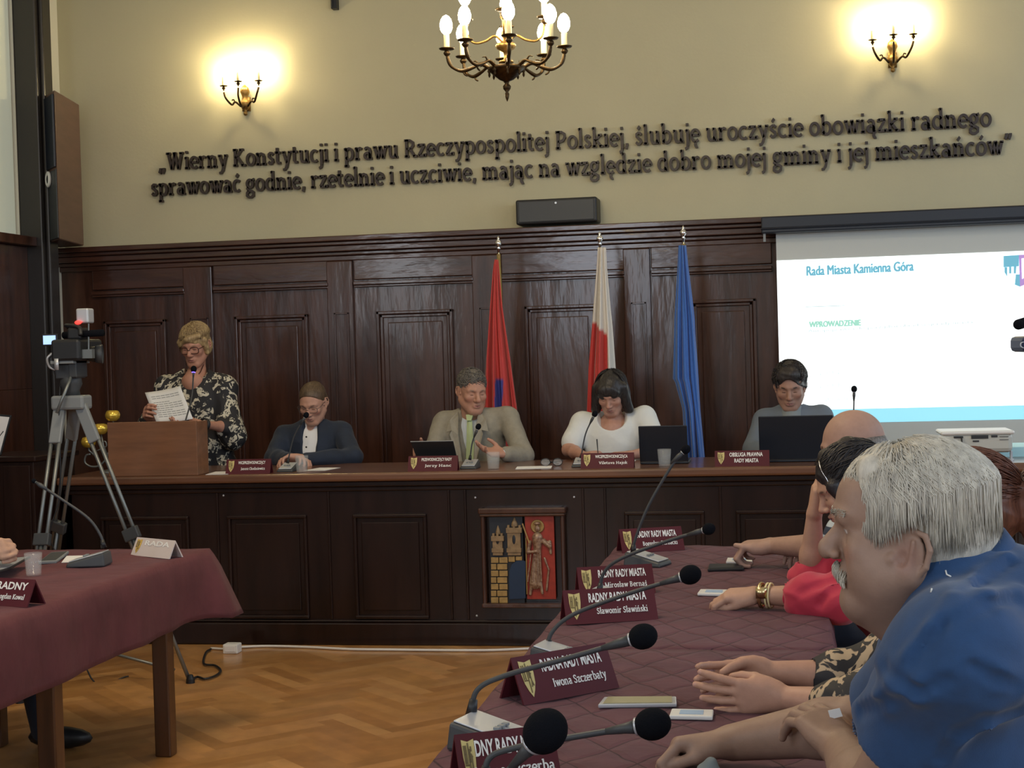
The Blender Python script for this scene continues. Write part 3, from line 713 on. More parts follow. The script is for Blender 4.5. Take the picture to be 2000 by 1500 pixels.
MB().lathe(cc, [(.026, 0), (.026, .012), (.012, .016)], 20, ax=nn_).build('dust_cap', M['black'], t, smooth=True)
# small black bracket at the upper edge
q = aY(653, 0, WY-.04)
b = MB(); b.box((q[0]-.02, WY-.06, q[2]-.06), (q[0]+.02, WY-.001, q[2]+.05)); b.tube([(q[0]-.01, WY-.065, q[2]-.05), (q[0]-.01, WY-.065, q[2]+.05)], .006, 8)
setp(b.build('wall_bracket', M['black'], bevel=.004), 'small black bracket fixed high on the wall left of the chandelier', 'bracket')

# ================================================================ projection screen
SY = 9.66
t = thing('projection_screen', 'pulled-down projection screen showing a bright white slide at right', 'screen', (2.6, SY, 1.0))
h0 = aY(1487, 440, 9.60); z1 = aY(1515, 424, 9.6)[2]; z0 = aY(1515, 456, 9.6)[2]; XRs = 4.1
b = MB(); b.box((h0[0], 9.55, z0), (XRs, 9.69, z1)); b.box((h0[0]-.005, 9.54, z0+.02), (XRs, 9.56, z0+.035)); b.build('housing', M['housing'], t, bevel=.01)
b = MB(); b.box((h0[0]+.01, 9.57, z0-.05), (h0[0]+.025, 9.60, z0+.03)); b.build('end_bracket', M['grey'], t)
xl = aY(1518, 560, SY)[0]; zb = aY(1700, 893, SY)[2]
MB().box((xl, SY, zb), (XRs-.1, SY+.006, z0+.01)).build('screen_fabric', M['screen_fabric'], t)
MB().tube([(xl-.02, SY, zb-.015), (XRs-.08, SY, zb-.015)], .015, 10).build('bottom_bar', M['black'], t)
zsl1 = aY(1520, 509, SY)[2]; zsl0 = aY(1700, 798, SY)[2]; zsb = aY(1700, 825, SY)[2]; XS = XRs-.5
M['slide'] = mat('projected_slide', (.8, .8, .8), .9, emit=(.90, 1.0, 1.0), emstr=.80)
M['slide_band'] = mat('projected_cyan_band', (.3, .6, .7), .9, emit=(.30, .74, .90), emstr=.50)
M['slide_text'] = mat('projected_blue_text', (.2, .5, .6), .9, emit=(.16, .50, .70), emstr=.30)
M['slide_faint'] = mat('projected_faint_text', (.35, .45, .45), .9, emit=(.50, .66, .68), emstr=.44)
M['slide_green'] = mat('projected_green_text', (.3, .5, .42), .9, emit=(.34, .70, .58), emstr=.44)
M['slide_purple'] = mat('projected_purple', (.5, .3, .6), .9, emit=(.34, .22, .52), emstr=.42)
sl = MB().box((xl, SY-.002, zsl0), (XS, SY, zsl1)).build('projected_slide', M['slide'], t)
MB().box((xl, SY-.002, zsb), (XS, SY, zsl0)).build('slide_band', M['slide_band'], t)
def stext(txt, p0, p1, hpx, m, bold=.02, nm='slide_text'):
    a = aY(*p0, SY-.004); c = aY(*p1, SY-.004); h = hpx * (SY/2980.)
    mm = MB()
    for k_, (ox, oz) in enumerate(((0, 0), (.003, 0), (.006, 0), (.003, .003), (.006, .003)) if bold else ((0, 0),)):
        font_text(mm, txt, a + EX*ox + EZ*oz - EY*.0002*k_, nrm(c-a), EZ, -EY, np.linalg.norm(c-a), h, 0)
    mm.build(nm, m, sl)
stext('Rada Miasta Kamienna Góra', (1575, 539), (1783, 529), 18, M['slide_text'], .012)
stext('WPROWADZENIE', (1580, 640), (1680, 636), 11, M['slide_green'])
stext('Autopoprawka do porządku obrad sesji rady miasta', (1578, 651), (1900, 633), 7, M['slide_faint'], 0)
stext('punkt 1.  2a', (1602, 734), (1644, 732), 9, M['slide_faint'], 0)
stext('punkt 1.  3a', (1602, 759), (1644, 757), 9, M['slide_faint'], 0)
stext('głosowanie nr 2', (1612, 786), (1678, 783), 10, M['slide_faint'], 0)
mm = MB()
for (x0_, y0_, x1_, y1_) in ((1573, 600, 1650, 598),): 
    a = aY(x0_, y0_, SY-.004); c = aY(x1_, y1_, SY-.004); mm.box((a[0], SY-.004, a[2]), (c[0], SY-.002, a[2]+.004))
mm.build('slide_line', M['slide_faint'], sl)
# shield at the right of the slide
def SQ(x, y): p = aY(x, y, SY-.006); return (p[0], p[2])
def flat(mb, pts, Y=SY-.006, d=.003): P = [SQ(*p) for p in pts]; mb.prism(P[::-1] if False else P, (0, Y, 0), EX, EZ, d)
m1 = MB(); flat(m1, [(1960, 500), (1990, 498), (1990, 520), (1960, 522)]); flat(m1, [(1962, 522), (1967, 522), (1967, 540), (1962, 532)]); flat(m1, [(1971, 521), (1975, 521), (1975, 534), (1971, 534)]); flat(m1, [(1980, 520), (1985, 520), (1984, 534), (1980, 534)])
flat(m1, [(1984, 536), (1992, 536), (1992, 560), (1982, 556)]); m1.build('slide_shield', M['slide_text'], sl)
m1 = MB(); flat(m1, [(1990, 498), (2030, 495), (2030, 520), (2015, 550), (1992, 560)]); m1.build('slide_shield_field', M['slide_purple'], sl)
m1 = MB(); flat(m1, [(1995, 505), (2006, 504), (2004, 540), (1996, 545)], SY-.009); m1.build('slide_figure', M['slide'], sl)
# projector light on the wall foot behind the desk
# ================================================================ chandelier and sconces
def lathe_profile_cup(): return [(.001, -.038), (.006, -.036), (.004, -.030), (.012, -.022), (.016, -.014), (.010, -.006), (.009, -.002), (.030, .001), (.034, .006), (.030, .006), (.010, .003)]
def candle_unit(t, base, s=1., h=.075, lit=True, bm='bulb'):
    b = MB(); b.lathe(base, [(r*s, z*s) for r, z in lathe_profile_cup()], 20); cup = b.build('candle_cup', M['bronze'], t, smooth=True)
    MB().lathe(base, [(.0125*s, 0), (.0125*s, h*s), (.006*s, h*s+.002)], 14).build('candle_sleeve', M['wax'], t, smooth=False)
    if lit:
        p = np.array(base) + EZ*h*s
        MB().lathe(p, [(.008*s, 0), (.019*s, .010*s), (.0265*s, .026*s), (.0275*s, .044*s), (.022*s, .064*s), (.012*s, .078*s), (.0005, .084*s)], 14).build('bulb', M[bm], t, smooth=True)
CY = 6.75
cc = aY(989, 135, CY)            # bowl centre
t = thing('chandelier', 'bronze chandelier with lit candle bulbs hanging in front of the back wall', 'chandelier', (cc[0], CY, aY(992, 197, CY)[2]))
ppm = 2980. / (CY*1.03)
u = 1.0 / ppm
zc = cc[2]
b = MB(); b.lathe((cc[0], CY, zc), [(.001, -62*u), (3*u, -56*u), (4.5*u, -48*u), (2.5*u, -44*u), (7*u, -38*u), (8*u, -33*u), (4*u, -28*u), (5*u, -24*u), (14*u, -20*u), (26*u, -10*u), (35*u, -2*u), (37*u, 3*u), (30*u, 5*u), (10*u, 7*u), (6*u, 12*u), (9*u, 14*u)], 28)
b.build('bowl', M['bronze'], t, smooth=True)
b = MB(); b.lathe((cc[0], CY, zc+12*u), [(14*u, 0), (14*u, 3*u), (5*u, 6*u), (3.5*u, 14*u), (5*u, 20*u), (17*u, 27*u), (20*u, 33*u), (17*u, 37*u), (7*u, 38*u), (5*u, 46*u), (9*u, 52*u), (7*u, 60*u), (4*u, 64*u), (5*u, 80*u), (10*u, 88*u), (4*u, 96*u), (3*u, 130*u)], 24)
b.build('urn_stem', M['bronze_l'], t, smooth=True)
b = MB(); 
n = 0; z = zc+140*u
top = ZC
while z < top - .02:
    pts = [(cc[0] + (.012*math.cos(a) if n % 2 else 0), CY + (0 if n % 2 else .012*math.cos(a)), z + .018*math.sin(a)) for a in np.linspace(0, 2*math.pi, 9)[:-1]]
    b.tube(pts, .003, 5, close=True); z += .029; n += 1
b.build('chain', M['bronze'], t, smooth=True)
MB().lathe((cc[0], CY, ZC), [(.06, 0), (.055, -.02), (.02, -.05), (.005, -.06)], 20).build('ceiling_rose', M['bronze'], t, smooth=True)
for k in range(8):
    a = math.radians(13.5 + 45*k); d = np.array([math.cos(a), math.sin(a), 0]); o = np.array([cc[0], CY, zc]); R_ = 113*u
    zc_ = 48*u - 9*u + 0
    pts = bez([o+d*30*u+EZ*1*u, o+d*48*u+EZ*10*u, o+d*64*u+EZ*4*u, o+d*86*u-EZ*2*u, o+d*104*u+EZ*6*u, o+d*111*u+EZ*20*u, o+d*R_+EZ*(zc_-3*u)], 6)
    arm = MB().tube(pts, [3.3*u + 1.3*u*math.sin(i*.5)*.4 for i in range(len(pts))], 8).build('arm', M['bronze'], t, smooth=True)
    lf = MB(); lf.tube(bez([o+d*52*u+EZ*8*u, o+d*58*u+EZ*16*u, o+d*68*u+EZ*14*u], 4), [2*u, 2*u, 1.8*u, 1.6*u, 1.6*u, 1.4*u, 1.2*u, 1*u, .6*u], 6); lf.tube(bez([o+d*84*u-EZ*2*u, o+d*80*u-EZ*9*u, o+d*74*u-EZ*12*u], 4), [1.8*u]*8+[.5*u], 6)
    lf.build('leaf_scroll', M['bronze'], arm, smooth=True)
    ap = MB(); s_ = np.cross(d, EZ); ap.lathe(o + d*33*u - EZ*2*u, [(.5*u, -14*u), (2.5*u, -10*u), (2*u, -5*u), (4*u, -2*u), (2*u, 2*u), (1*u, 8*u), (.4*u, 14*u)], 8); ap.build('drop_ornament', M['bronze'], arm, smooth=True)
    candle_unit(t, o + d*R_ + EZ*zc_, s=1.05, h=.064)
for k in range(4):
    a = math.radians(-82 + 90*k); d = np.array([math.cos(a), math.sin(a), 0]); o = np.array([cc[0], CY, zc+50*u]); R_ = 76*u
    pts = bez([o+d*5*u, o+d*20*u+EZ*14*u, o+d*38*u+EZ*5*u, o+d*58*u+EZ*2*u, o+d*72*u+EZ*14*u, o+d*R_+EZ*43*u], 6)
    MB().tube(pts, 2.4*u, 8).build('upper_arm', M['bronze_l'], t, smooth=True)
    candle_unit(t, o + d*R_ + EZ*45*u, s=1.05, h=.064)
def sconce(px, py, label):
    """px,py: photo point of the middle cup"""
    q = aY(px, py, WY-.16); v = q[1]/2980.*1.02
    t = thing('wall_sconce', label, 'wall lamp', (q[0]+.015, WY, q[2]-60*v), 'three-candle wall lamps')
    o = np.array([q[0]+.0, WY, q[2]])
    b = MB(); b.lathe(o + np.array([0, -.035, -26*v]), [(.5*v, -36*v), (4*v, -34*v), (4*v, -29*v), (2*v, -27*v), (7*v, -22*v), (11*v, -14*v), (10*v, -8*v), (5*v, -2*v), (7*v, 6*v), (10*v, 12*v), (8*v, 20*v), (3*v, 25*v), (.5*v, 27*v)], 18, sy=1.0)
    b.obox(o + np.array([0, -.012, -38*v]), (8*v, .012, 14*v)); b.build('back_plate', M['bronze_l'], t, smooth=True)
    for dx, dy, hz in ((-1, -.105, -4*v), (0, -.16, 0), (1, -.105, 2*v)):
        c = np.array([q[0] + dx*37*v, WY + dy, q[2] + hz]); r0 = o + np.array([dx*7*v, -.05, -44*v])
        if dx: pts = bez([r0, r0 + np.array([dx*10*v, -.02, 9*v]), (r0+c)/2 + np.array([dx*2*v, 0, -16*v]), c + np.array([-dx*4*v, 0, -24*v]), c - EZ*12*v], 7)
        else: pts = bez([r0, r0 + np.array([0, -.06, -2*v]), c + np.array([0, -.005, -30*v]), c - EZ*12*v], 7)
        a_ = MB().tube(pts, 2.1*v, 8).build('arm', M['bronze'], t, smooth=True)
        if dx: MB().tube(bez([pts[8], pts[8]+np.array([dx*2*v, 0, 5*v]), pts[8]+np.array([dx*6*v, 0, 4*v])], 4), 1.5*v, 6).build('leaf_scroll', M['bronze'], a_, smooth=True)
        candle_unit(t, c, s=.80, h=.080, bm='bulb_wall')
    return t
sconce(465, 160, 'three-candle bronze wall lamp glowing on the left part of the wall')
sconce(1745, 69, 'three-candle bronze wall lamp glowing on the right part of the wall')
# ================================================================ the long council desk
DY, DZ = 7.88, .925
dx0 = aY(128, 1000, DY)[0]; DXR = 4.0
t = thing('council_desk', 'long dark panelled council desk with brown top running across the room', 'desk', (0, DY+.3, 0))
desk = t
zt1 = aY(900, 914, DY-.05)[2]
b = MB(); b.box((dx0-.02, DY-.06, DZ-.045), (DXR, DY+.72, DZ)); b.build('desktop', M['wood_top'], t, bevel=.012)
b = MB(); b.box((dx0, DY-.03, DZ-.075), (DXR, DY+.02, DZ-.045)); b.box((dx0, DY-.015, DZ-.10), (DXR, DY+.02, DZ-.075)); b.build('top_moulding', M['wood_dais'], t, bevel=.006)
b = MB(); b.box((dx0, DY, .08), (DXR, DY+.04, DZ-.05)); b.box((dx0, DY, .08), (dx0+.04, DY+.70, DZ-.05)); b.build('front_board', M['wood_dais'], t)
b = MB(); b.box((dx0-.01, DY-.03, 0), (DXR, DY+.04, .12)); b.box((dx0-.01, DY-.018, .12), (DXR, DY+.02, .135)); b.build('plinth', M['wood_dais'], t, bevel=.008)
def DPX(x, y): return aY(x, y, DY-.005)
zpt = DPX(520, 1006)[2]; zpb = DPX(520, 1208)[2]
for a, c in ((200, 372), (447, 602), (692, 836), (1222, 1378), (1440, 1590), (1640, 1790), (1840, 1990)):
    x0, x1 = DPX(a, 1100)[0], DPX(c, 1100)[0]; b = MB(); w2 = .02
    b.box((x0, DY-.018, zpb), (x0+w2, DY, zpt)); b.box((x1-w2, DY-.018, zpb), (x1, DY, zpt)); b.box((x0, DY-.022, zpt-w2), (x1, DY, zpt)); b.box((x0, DY-.022, zpb), (x1, DY, zpb+w2))
    b.build('panel_moulding', M['wood_dais'], t, bevel=.006)
    MB().box((x0+.045, DY-.008, zpb+.045), (x1-.045, DY, zpt-.045)).build('panel', M['wood_dais'], t, bevel=.008)
for x in (428, 645, 880, 912, 1142, 1185, 1410): 
    xx = DPX(x, 1100)[0]; MB().box((xx-.006, DY-.010, .135), (xx+.006, DY, DZ-.1)).build('stile_bead', M['wood_dais'], t, bevel=.003)
for x, y in ((928, 972), (1121, 971), (931, 1203), (436, 968), (440, 1215)):
    p = DPX(x, y); MB().ball((p[0], DY-.002, p[2]), (.006, .004, .006), 8, 6).build('screw_cap', M['silver'], t, smooth=True)
# raised floor behind the desk
b = MB(); b.box((dx0+.06, DY+.05, 0), (DXR, FY-.04, .15)); struct('trim_5', b, M['wood_leg'])

# ---- carved relief with castle and saint on the desk front
RY = DY - .03
r0, r1 = aY(945, 1186, RY), aY(1102, 990, RY)
t = thing('carved_relief', 'painted wooden relief of a two-towered castle and a haloed figure', 'relief', ((r0[0]+r1[0])/2, RY, r0[2]))
X0, Z0, X1, Z1 = r0[0], r0[2], r1[0], r1[2]
b = MB(); fw = .03
b.box((X0, RY-.02, Z0), (X0+fw*.7, DY, Z1)); b.box((X1-fw*.7, RY-.02, Z0), (X1, DY, Z1)); b.box((X0-.01, RY-.035, Z1-fw), (X1+.01, DY, Z1)); b.box((X0-.005, RY-.03, Z1-fw*1.5), (X1+.005, DY, Z1-fw)); b.box((X0-.005, RY-.03, Z0), (X1+.005, DY, Z0+fw*.8)); b.build('frame', M['wood'], t, bevel=.006)
M['rel_dark'] = mat('relief_dark_ground', (.012, .016, .024), .5)
M['rel_blue'] = mat('relief_blue', (.008, .028, .07), .5)
M['rel_red'] = mat('relief_red', (.36, .035, .018), .5, nz=((30, 30, 30), .3))
M['rel_stone'] = mat('relief_stone', (.30, .20, .10), .55, nz=((40, 40, 40), .4))
M['rel_brick'] = mat('relief_gold_brick', (.42, .27, .09), .5, nz=((40, 40, 40), .35))
M['rel_fig'] = mat('relief_carved_figure', (.16, .075, .045), .4, metal=.2, nz=((60, 60, 60), .6), col2=(.42, .30, .20))
def RX(x, y, d=0): p = aY(x, y, RY); return np.array([p[0], RY - d, p[2]])
def rbox(mb, xa, ya, xb, yb, d0, d1): p, q = RX(xa, ya), RX(xb, yb); mb.box((p[0], RY-d1, p[2]), (q[0], RY-d0, q[2]))
m = MB(); rbox(m, 955, 1002, 1025, 1178, -.02, .0); m.build('left_ground', M['rel_dark'], t)
m = MB(); rbox(m, 1025, 1003, 1086, 1170, -.02, .002); m.build('right_ground', M['rel_red'], t)
m = MB(); m.prism([(RX(*p)[0], RX(*p)[2]) for p in ((995, 1170), (1027, 1168), (1027, 1096), (1014, 1092), (1000, 1102), (995, 1115))], (0, RY-.001, 0), EX, EZ, .008); m.build('gateway', M['rel_blue'], t)
m = MB()
for i, y in enumerate(range(1088, 1168, 13)):
    for x0_, x1_ in (((960, 974), (976, 992)) if i % 2 == 0 else ((960, 970), (972, 991))): rbox(m, x0_, y+11, x1_, y, 0, .014)
for i in range(2): rbox(m, 994+i*14, 1097-3*i, 1006+i*14, 1086, 0, .012)
m.build('brickwork', M['rel_brick'], t, bevel=.002)
for cx, top_, wd in ((973, 1026, 9), (1005, 1010, 12)):
    m = MB(); rbox(m, cx-wd, 1084, cx+wd, top_+28, 0, .02); rbox(m, cx-wd-3, top_+30, cx+wd+3, top_+20, 0, .026); rbox(m, cx-wd-2, 1078, cx+wd+2, 1070, 0, .024)
    for k in (-1, 0, 1): rbox(m, cx+k*(wd-1)-2, top_+21, cx+k*(wd-1)+2, top_+15, 0, .024)
    p = RX(cx, top_+18); v = .0027; m.lathe(p, [(wd*.55*v, 0), (wd*.5*v, 6*v), (.5*v, 18*v)], 10); m.build('tower', M['rel_stone'], t, bevel=.0015)
    m = MB(); m.ball(RX(cx, 1053, .02), (3.2*v, .003, 9*v), 10, 8); m.build('tower_window', M['rel_dark'], t, smooth=True)
S = SDF(RX(1020, 1172, .05), RX(1090, 1005, -.01) + np.array([0, .01, 0]), .0022)
g = lambda x, y, d=.008: RX(x, y, d)
S.ell(g(1050, 1032, .012), (.014, .014, .018), k=.003); S.ell(g(1050, 1022, .012), (.017, .012, .009), k=.003)
S.cap(g(1050, 1050), g(1050, 1076), .028, .018, k=.006); S.cap(g(1050, 1078), g(1046, 1138), .020, .034, k=.006, sq=(1, .5, 1))
S.cap(g(1036, 1058), g(1032, 1078, .016), .010, .009, k=.004); S.cap(g(1032, 1078, .018), g(1048, 1076, .022), .009, .008, k=.004)
S.cap(g(1062, 1056), g(1074, 1066, .014), .014, .012, k=.004); S.cap(g(1074, 1058), g(1076, 1080), .010, .007, k=.004)
S.cap(g(1040, 1138), g(1036, 1160, .01), .009, .008, k=.003); S.cap(g(1056, 1138), g(1060, 1158, .01), .009, .007, k=.003)
S.cap(g(1064, 1090), g(1072, 1112, .01), .006, .005, k=.003); S.cap(g(1072, 1112), g(1068, 1152), .005, .006, k=.003)
for x in (1038, 1044, 1050, 1056): S.cap(g(x, 1082, .020), g(x-2+(x-1046)*.5, 1134, .024), .0035, .0045, k=.003)
sdf_obj(S, 'carved_figure', M['rel_fig'], t)
m = MB(); m.tube([g(1021, 1022, .012), g(1035, 1060, .02)], .004, 8); m.tube([g(1028, 1050, .01), g(1030, 1160, .01)], .003, 8); m.build('lance', M['rel_brick'], t)
m = MB(); m.lathe(RX(1050, 1028, .004), [(.030, 0), (.036, .003), (.030, .006), (.026, .002)], 24, ax=(0, -1, 0)); m.build('halo', M['rel_brick'], t, smooth=True)

# ================================================================ things on the desk
ZD = DZ
def tent_plate(cx, cy, rz, L, H, title, name, label, group, z, pale=False, lean=.5, tt=(.32, .88), reverse=False):
    """folded name plate standing on the table; its written face looks along local -Y"""
    t = thing('name_plate', label, 'name plate', (cx, cy, z), group, rz, local=True)
    dp = H*lean; th = .003
    m = MB(); sl = nrm((0, dp, H)); n_ = np.cross(EX, sl)  # slope of front face
    P = [(-dp, 0), (0, H), (dp, 0), (dp-th*2, 0), (0, H-th*3), (-dp+th*2, 0)]
    m.prism([(p[0], p[1]) for p in P], (L/2, 0, 0), EY, EZ, .001); m = MB()
    V = [(x, p[0], p[1]) for x in (-L/2, L/2) for p in P]; n = 6
    m.add(V, [(0, 5, 4, 1), (1, 4, 3, 2), (7, 10, 11, 6), (8, 9, 10, 7), (0, 1, 7, 6), (1, 2, 8, 7), (2, 3, 9, 8), (3, 4, 10, 9), (4, 5, 11, 10), (5, 0, 6, 11)])
    m.build('plate', M['plate'] if not pale else M['pale_plate'], t)
    Ls = math.hypot(dp, H); o = np.array([-L/2, -dp, 0]); out = np.array([0, -H, dp]) / Ls
    q = lambda u_, v_, e=.001: o + EX*(u_*L) + sl*(v_*Ls) + out*e
    sh = [(.055, .90), (.055, .62), (.065, .42), (.085, .27), (.115, .13), (.145, .27), (.168, .42), (.178, .62), (.178, .90), (.115, .86)]
    m = MB(); m.prism([(u_*L, v_*Ls) for u_, v_ in sh], o + out*.0006, EX, sl, .0009); m.build('emblem', M['shield'] if not pale else M['pale_emb'], t)
    m = MB()
    for a_, b_ in (((.070, .80), (.070, .50)), ((.088, .80), (.088, .50)), ((.066, .48), (.108, .48)), ((.070, .66), (.088, .66)), ((.112, .84), (.112, .22)), ((.138, .78), (.138, .70)), ((.132, .66), (.146, .60)), ((.138, .64), (.138, .46)), ((.138, .46), (.128, .34)), ((.138, .46), (.148, .36)), ((.125, .74), (.128, .52))): m.tube([q(*a_, .002), q(*b_, .002)], Ls*.014, 5)
    m.build('emblem_lines', M['shield_dark'], t)
    m = MB()
    if title: font_text(m, title, q(tt[0]-.05, .60), EX, sl, out, (tt[1]-tt[0]+.05)*L, .27*Ls, .025)
    if name: serif_text(m, name, q(tt[0]+.02, .26, .0018), EX, sl, out, (tt[1]-tt[0]-.02)*L, .17*Ls/7., .0008)
    m.build('lettering', M['letter'], t)
    return t
M['pale_plate'] = mat('pale_plate', (.62, .55, .52), .4)
M['pale_emb'] = mat('pale_emblem', (.62, .42, .10), .5)
def desk_plate(x0, x1, ybot, ytop, title, name, label, Y=None, **kw):
    Y = Y or DY + .02
    a = aY(x0, ybot, Y); c = aY(x1, ybot, Y); L = c[0]-a[0]
    return tent_plate((a[0]+c[0])/2, Y + .03, 0, L, .078, title, name, label, 'maroon name plates on the council desk', ZD, lean=.38, **kw)
desk_plate(440, 527, 925, 903, 'WICEPRZEWODNICZĄCY', 'Janusz Chodasiewicz', 'maroon name plate beside the lectern, in front of the man in navy jacket')
desk_plate(796, 893, 916, 890, 'PRZEWODNICZĄCY RADY', 'Jerzy Hanc', 'maroon name plate under the black tablet of the grey-suited man')
desk_plate(1134, 1238, 911, 886, 'WICEPRZEWODNICZĄCA', 'Viletava Hajok', 'maroon name plate in front of the dark-haired woman in white')
desk_plate(1396, 1503, 906, 881, 'OBSŁUGA PRAWNA', 'RADY MIASTA' and None, 'maroon name plate at the left of the big laptop')
# second title line of the last plate
t = bpy.data.objects['name_plate.003'] if 'name_plate.003' in bpy.data.objects else None
if t:
    OFF = np.zeros(3); m = MB(); L = .107*7.9/2.98*.98; H = .078; dp = H*.38; Ls = math.hypot(dp, H); sl = nrm((0, dp, H)); out = np.array([0, -H, dp])/Ls
    a = aY(1396, 906, DY+.02); c = aY(1503, 906, DY+.02); L = c[0]-a[0]
    font_text(m, 'RADY MIASTA', np.array([-L/2, -dp, 0]) + EX*(.36*L) + sl*(.22*Ls) + out*.001, EX, sl, out, .44*L, .26*Ls, .025); m.build('second_line', M['letter'], t)

# desk microphones
def gooseneck(name, label, group, pts, base_c, base_rz, head_r, base_z, cat='microphone', base_s=1., stem_r=.0045, blue=False):
    """pts: world points of the stem from base to foam"""
    t = thing(name, label, cat, (base_c[0], base_c[1], base_z), group)
    R = rotz(base_rz); c = np.array([base_c[0], base_c[1], base_z]); s = base_s
    b = MB(); L, Wd, H1, H0 = .105*s, .055*s, .050*s, .016*s
    V = [c + R @ np.array(v) for v in [(-L*.5, -Wd, 0), (L*.5+L*.4, -Wd, 0), (L*.9, Wd, 0), (-L*.5, Wd, 0), (-L*.45, -Wd*.9, H1), (L*.85, -Wd*.9, H0), (L*.85, Wd*.9, H0), (-L*.45, Wd*.9, H1)]]
    b.add(V, [(0, 3, 2, 1), (4, 5, 6, 7), (0, 1, 5, 4), (1, 2, 6, 5), (2, 3, 7, 6), (3, 0, 4, 7)]); b.build('base', M['dkgrey'], t, bevel=.006*s)
    b = MB(); up = nrm(R @ np.array([H1-H0, 0, 1.3*L])); V = []
    for (u_, v_) in ((-.40, -.78), (.80, -.78), (.80, .78), (-.40, .78)): V.append(c + R @ np.array([u_*L, v_*Wd, H1 + (u_+.45)/1.30*(H0-H1) + .0005]))
    n_ = nrm(np.cross(V[1]-V[0], V[3]-V[0])); b.add(V + [v + n_*.004 for v in V], [(0, 3, 2, 1), (4, 5, 6, 7), (0, 1, 5, 4), (1, 2, 6, 5), (2, 3, 7, 6), (3, 0, 4, 7)]); b.build('top_panel', M['silver'], t, bevel=.002)
    b = MB(); p = (V[0]+V[1]+V[2]+V[3])/4 + n_*.005
    for k in (-1, 0, 1): b.obox(p + R @ np.array([.01, k*.016*s, 0]), (.006*s, .005*s, .003), R)
    b.build('buttons', M['grey'], t, bevel=.001)
    P = bez(pts, 8); b = MB(); b.tube(P, stem_r, 10); b.build('gooseneck', M['dkgrey'], t, smooth=True)
    b = MB(); b.tube([P[0]-nrm(P[1]-P[0])*.0, P[0] + nrm(P[2]-P[0])*.030*s], [.011*s, .0075*s], 12); b.build('stem_socket', M['black'], t, smooth=True)
    d = nrm(P[-1] - P[-4]); e = P[-1]
    b = MB(); b.tube([e - d*.055*s, e - d*.02*s, e], [stem_r, .007*s + .002, head_r*.42], 14); b.build('capsule_neck', M['dkgrey'], t, smooth=True)
    b = MB(); b.tube([e - d*.002, e + d*.003], [head_r*.52, head_r*.52], 16); b.build('collar_ring', M['silver'] if not blue else M['blue_led'], t, smooth=True)
    b = MB(); x, y, z = frame(d); b.ball(e + d*head_r*.95, (head_r*.93, head_r*.93, head_r*1.08), 24, 16, np.stack([x, y, z], 1)); b.build('foam_windscreen', M['foam'], t, smooth=True)
    return t
M['blue_led'] = mat('blue_led', (.05, .05, .6), .3, emit=(.10, .06, 1.0), emstr=5)
def dmic(base_px, head_px, label, base_rz=math.pi/2, Yb=None, hy=0.0, blue=False, hr=.0165):
    Yb = Yb or DY+.16
    b0 = aY(*base_px, Yb); bc = (b0[0], Yb); p0 = np.array([b0[0], Yb, ZD+.045]); h = aY(*head_px, Yb+hy)
    mid = p0*.45 + h*.55 + np.array([0, .0, .0]); mid[0] = p0[0]*.62 + h[0]*.38
    return gooseneck('desk_microphone', label, 'gooseneck microphones on the council desk', [p0, mid, h - EZ*.01], (b0[0], Yb+.02), -math.pi/2, hr, ZD, base_s=.85, stem_r=.0038, blue=blue)
dmic((562, 915), (595, 812), 'gooseneck microphone in front of the man in navy jacket')
dmic((918, 912), (932, 835), 'gooseneck microphone in front of the grey-suited man')
dmic((1135, 905), (1159, 810), 'gooseneck microphone in front of the dark-haired woman in white')
dmic((1668, 895), (1668, 762), 'gooseneck microphone standing before the bright screen', Yb=DY+.22)
# tumblers
def tumbler(c, z, r, h, label, group):
    t = thing('drinking_glass', label, 'glass', (c[0], c[1], z), group)
    b = MB(); b.lathe((c[0], c[1], z), [(.001, 0), (r*.80, 0), (r, h), (r-.0018, h), (r*.78, .006), (.001, .006)], 26); b.build('glass', M['glass'], t, smooth=True)
    return t
for x, y, lab in ((590, 922, 'clear glass tumbler before the man in navy jacket'), (964, 916, 'clear glass tumbler before the grey-suited man'), (1298, 908, 'clear glass tumbler in front of the folded-back laptop')):
    p = aY(x, y, DY+.06); tumbler((p[0], DY+.06), ZD, .037, .092, lab, 'tumblers on the council desk')
# laptops and tablet
def laptop(xa, xb, ytop, Y, label, depth=.22, name='laptop'):
    a = aY(xa, ytop, Y); c = aY(xb, ytop, Y); t = thing(name, label, 'laptop', ((a[0]+c[0])/2, Y+.1, ZD), 'laptops on the council desk')
    zt = a[2]; b = MB(); lean = .05
    V = [(a[0], Y+.03, ZD+.012), (c[0], Y+.03, ZD+.012), (c[0], Y+.04, ZD+.012), (a[0], Y+.04, ZD+.012), (a[0], Y-lean+.03, zt), (c[0], Y-lean+.03, zt), (c[0], Y-lean+.04, zt), (a[0], Y-lean+.04, zt)]
    b.add(V, [(0, 3, 2, 1), (4, 5, 6, 7), (0, 1, 5, 4), (1, 2, 6, 5), (2, 3, 7, 6), (3, 0, 4, 7)]); b.build('lid', M['black_lap'], t, bevel=.005)
    MB().box((a[0], Y+.03, ZD+.001), (c[0], Y+.03+depth, ZD+.016)).build('base', M['black_lap'], t, bevel=.004)
    MB().tube([(a[0]+.03, Y+.035, ZD+.014), (c[0]-.03, Y+.035, ZD+.014)], .006, 8).build('hinge', M['black'], t)
    return t
M['black_lap'] = mat('dark_laptop_shell', (.006, .010, .018), .42)
laptop(1247, 1342, 832, DY+.20, 'dark laptop standing open between the woman in white and the blue flag')
laptop(1481, 1627, 813, DY+.20, 'wide dark laptop in front of the man in grey-blue shirt')
a = aY(808, 888, DY+.14); c = aY(893, 888, DY+.14); zt = aY(810, 862, DY+.14)[2]
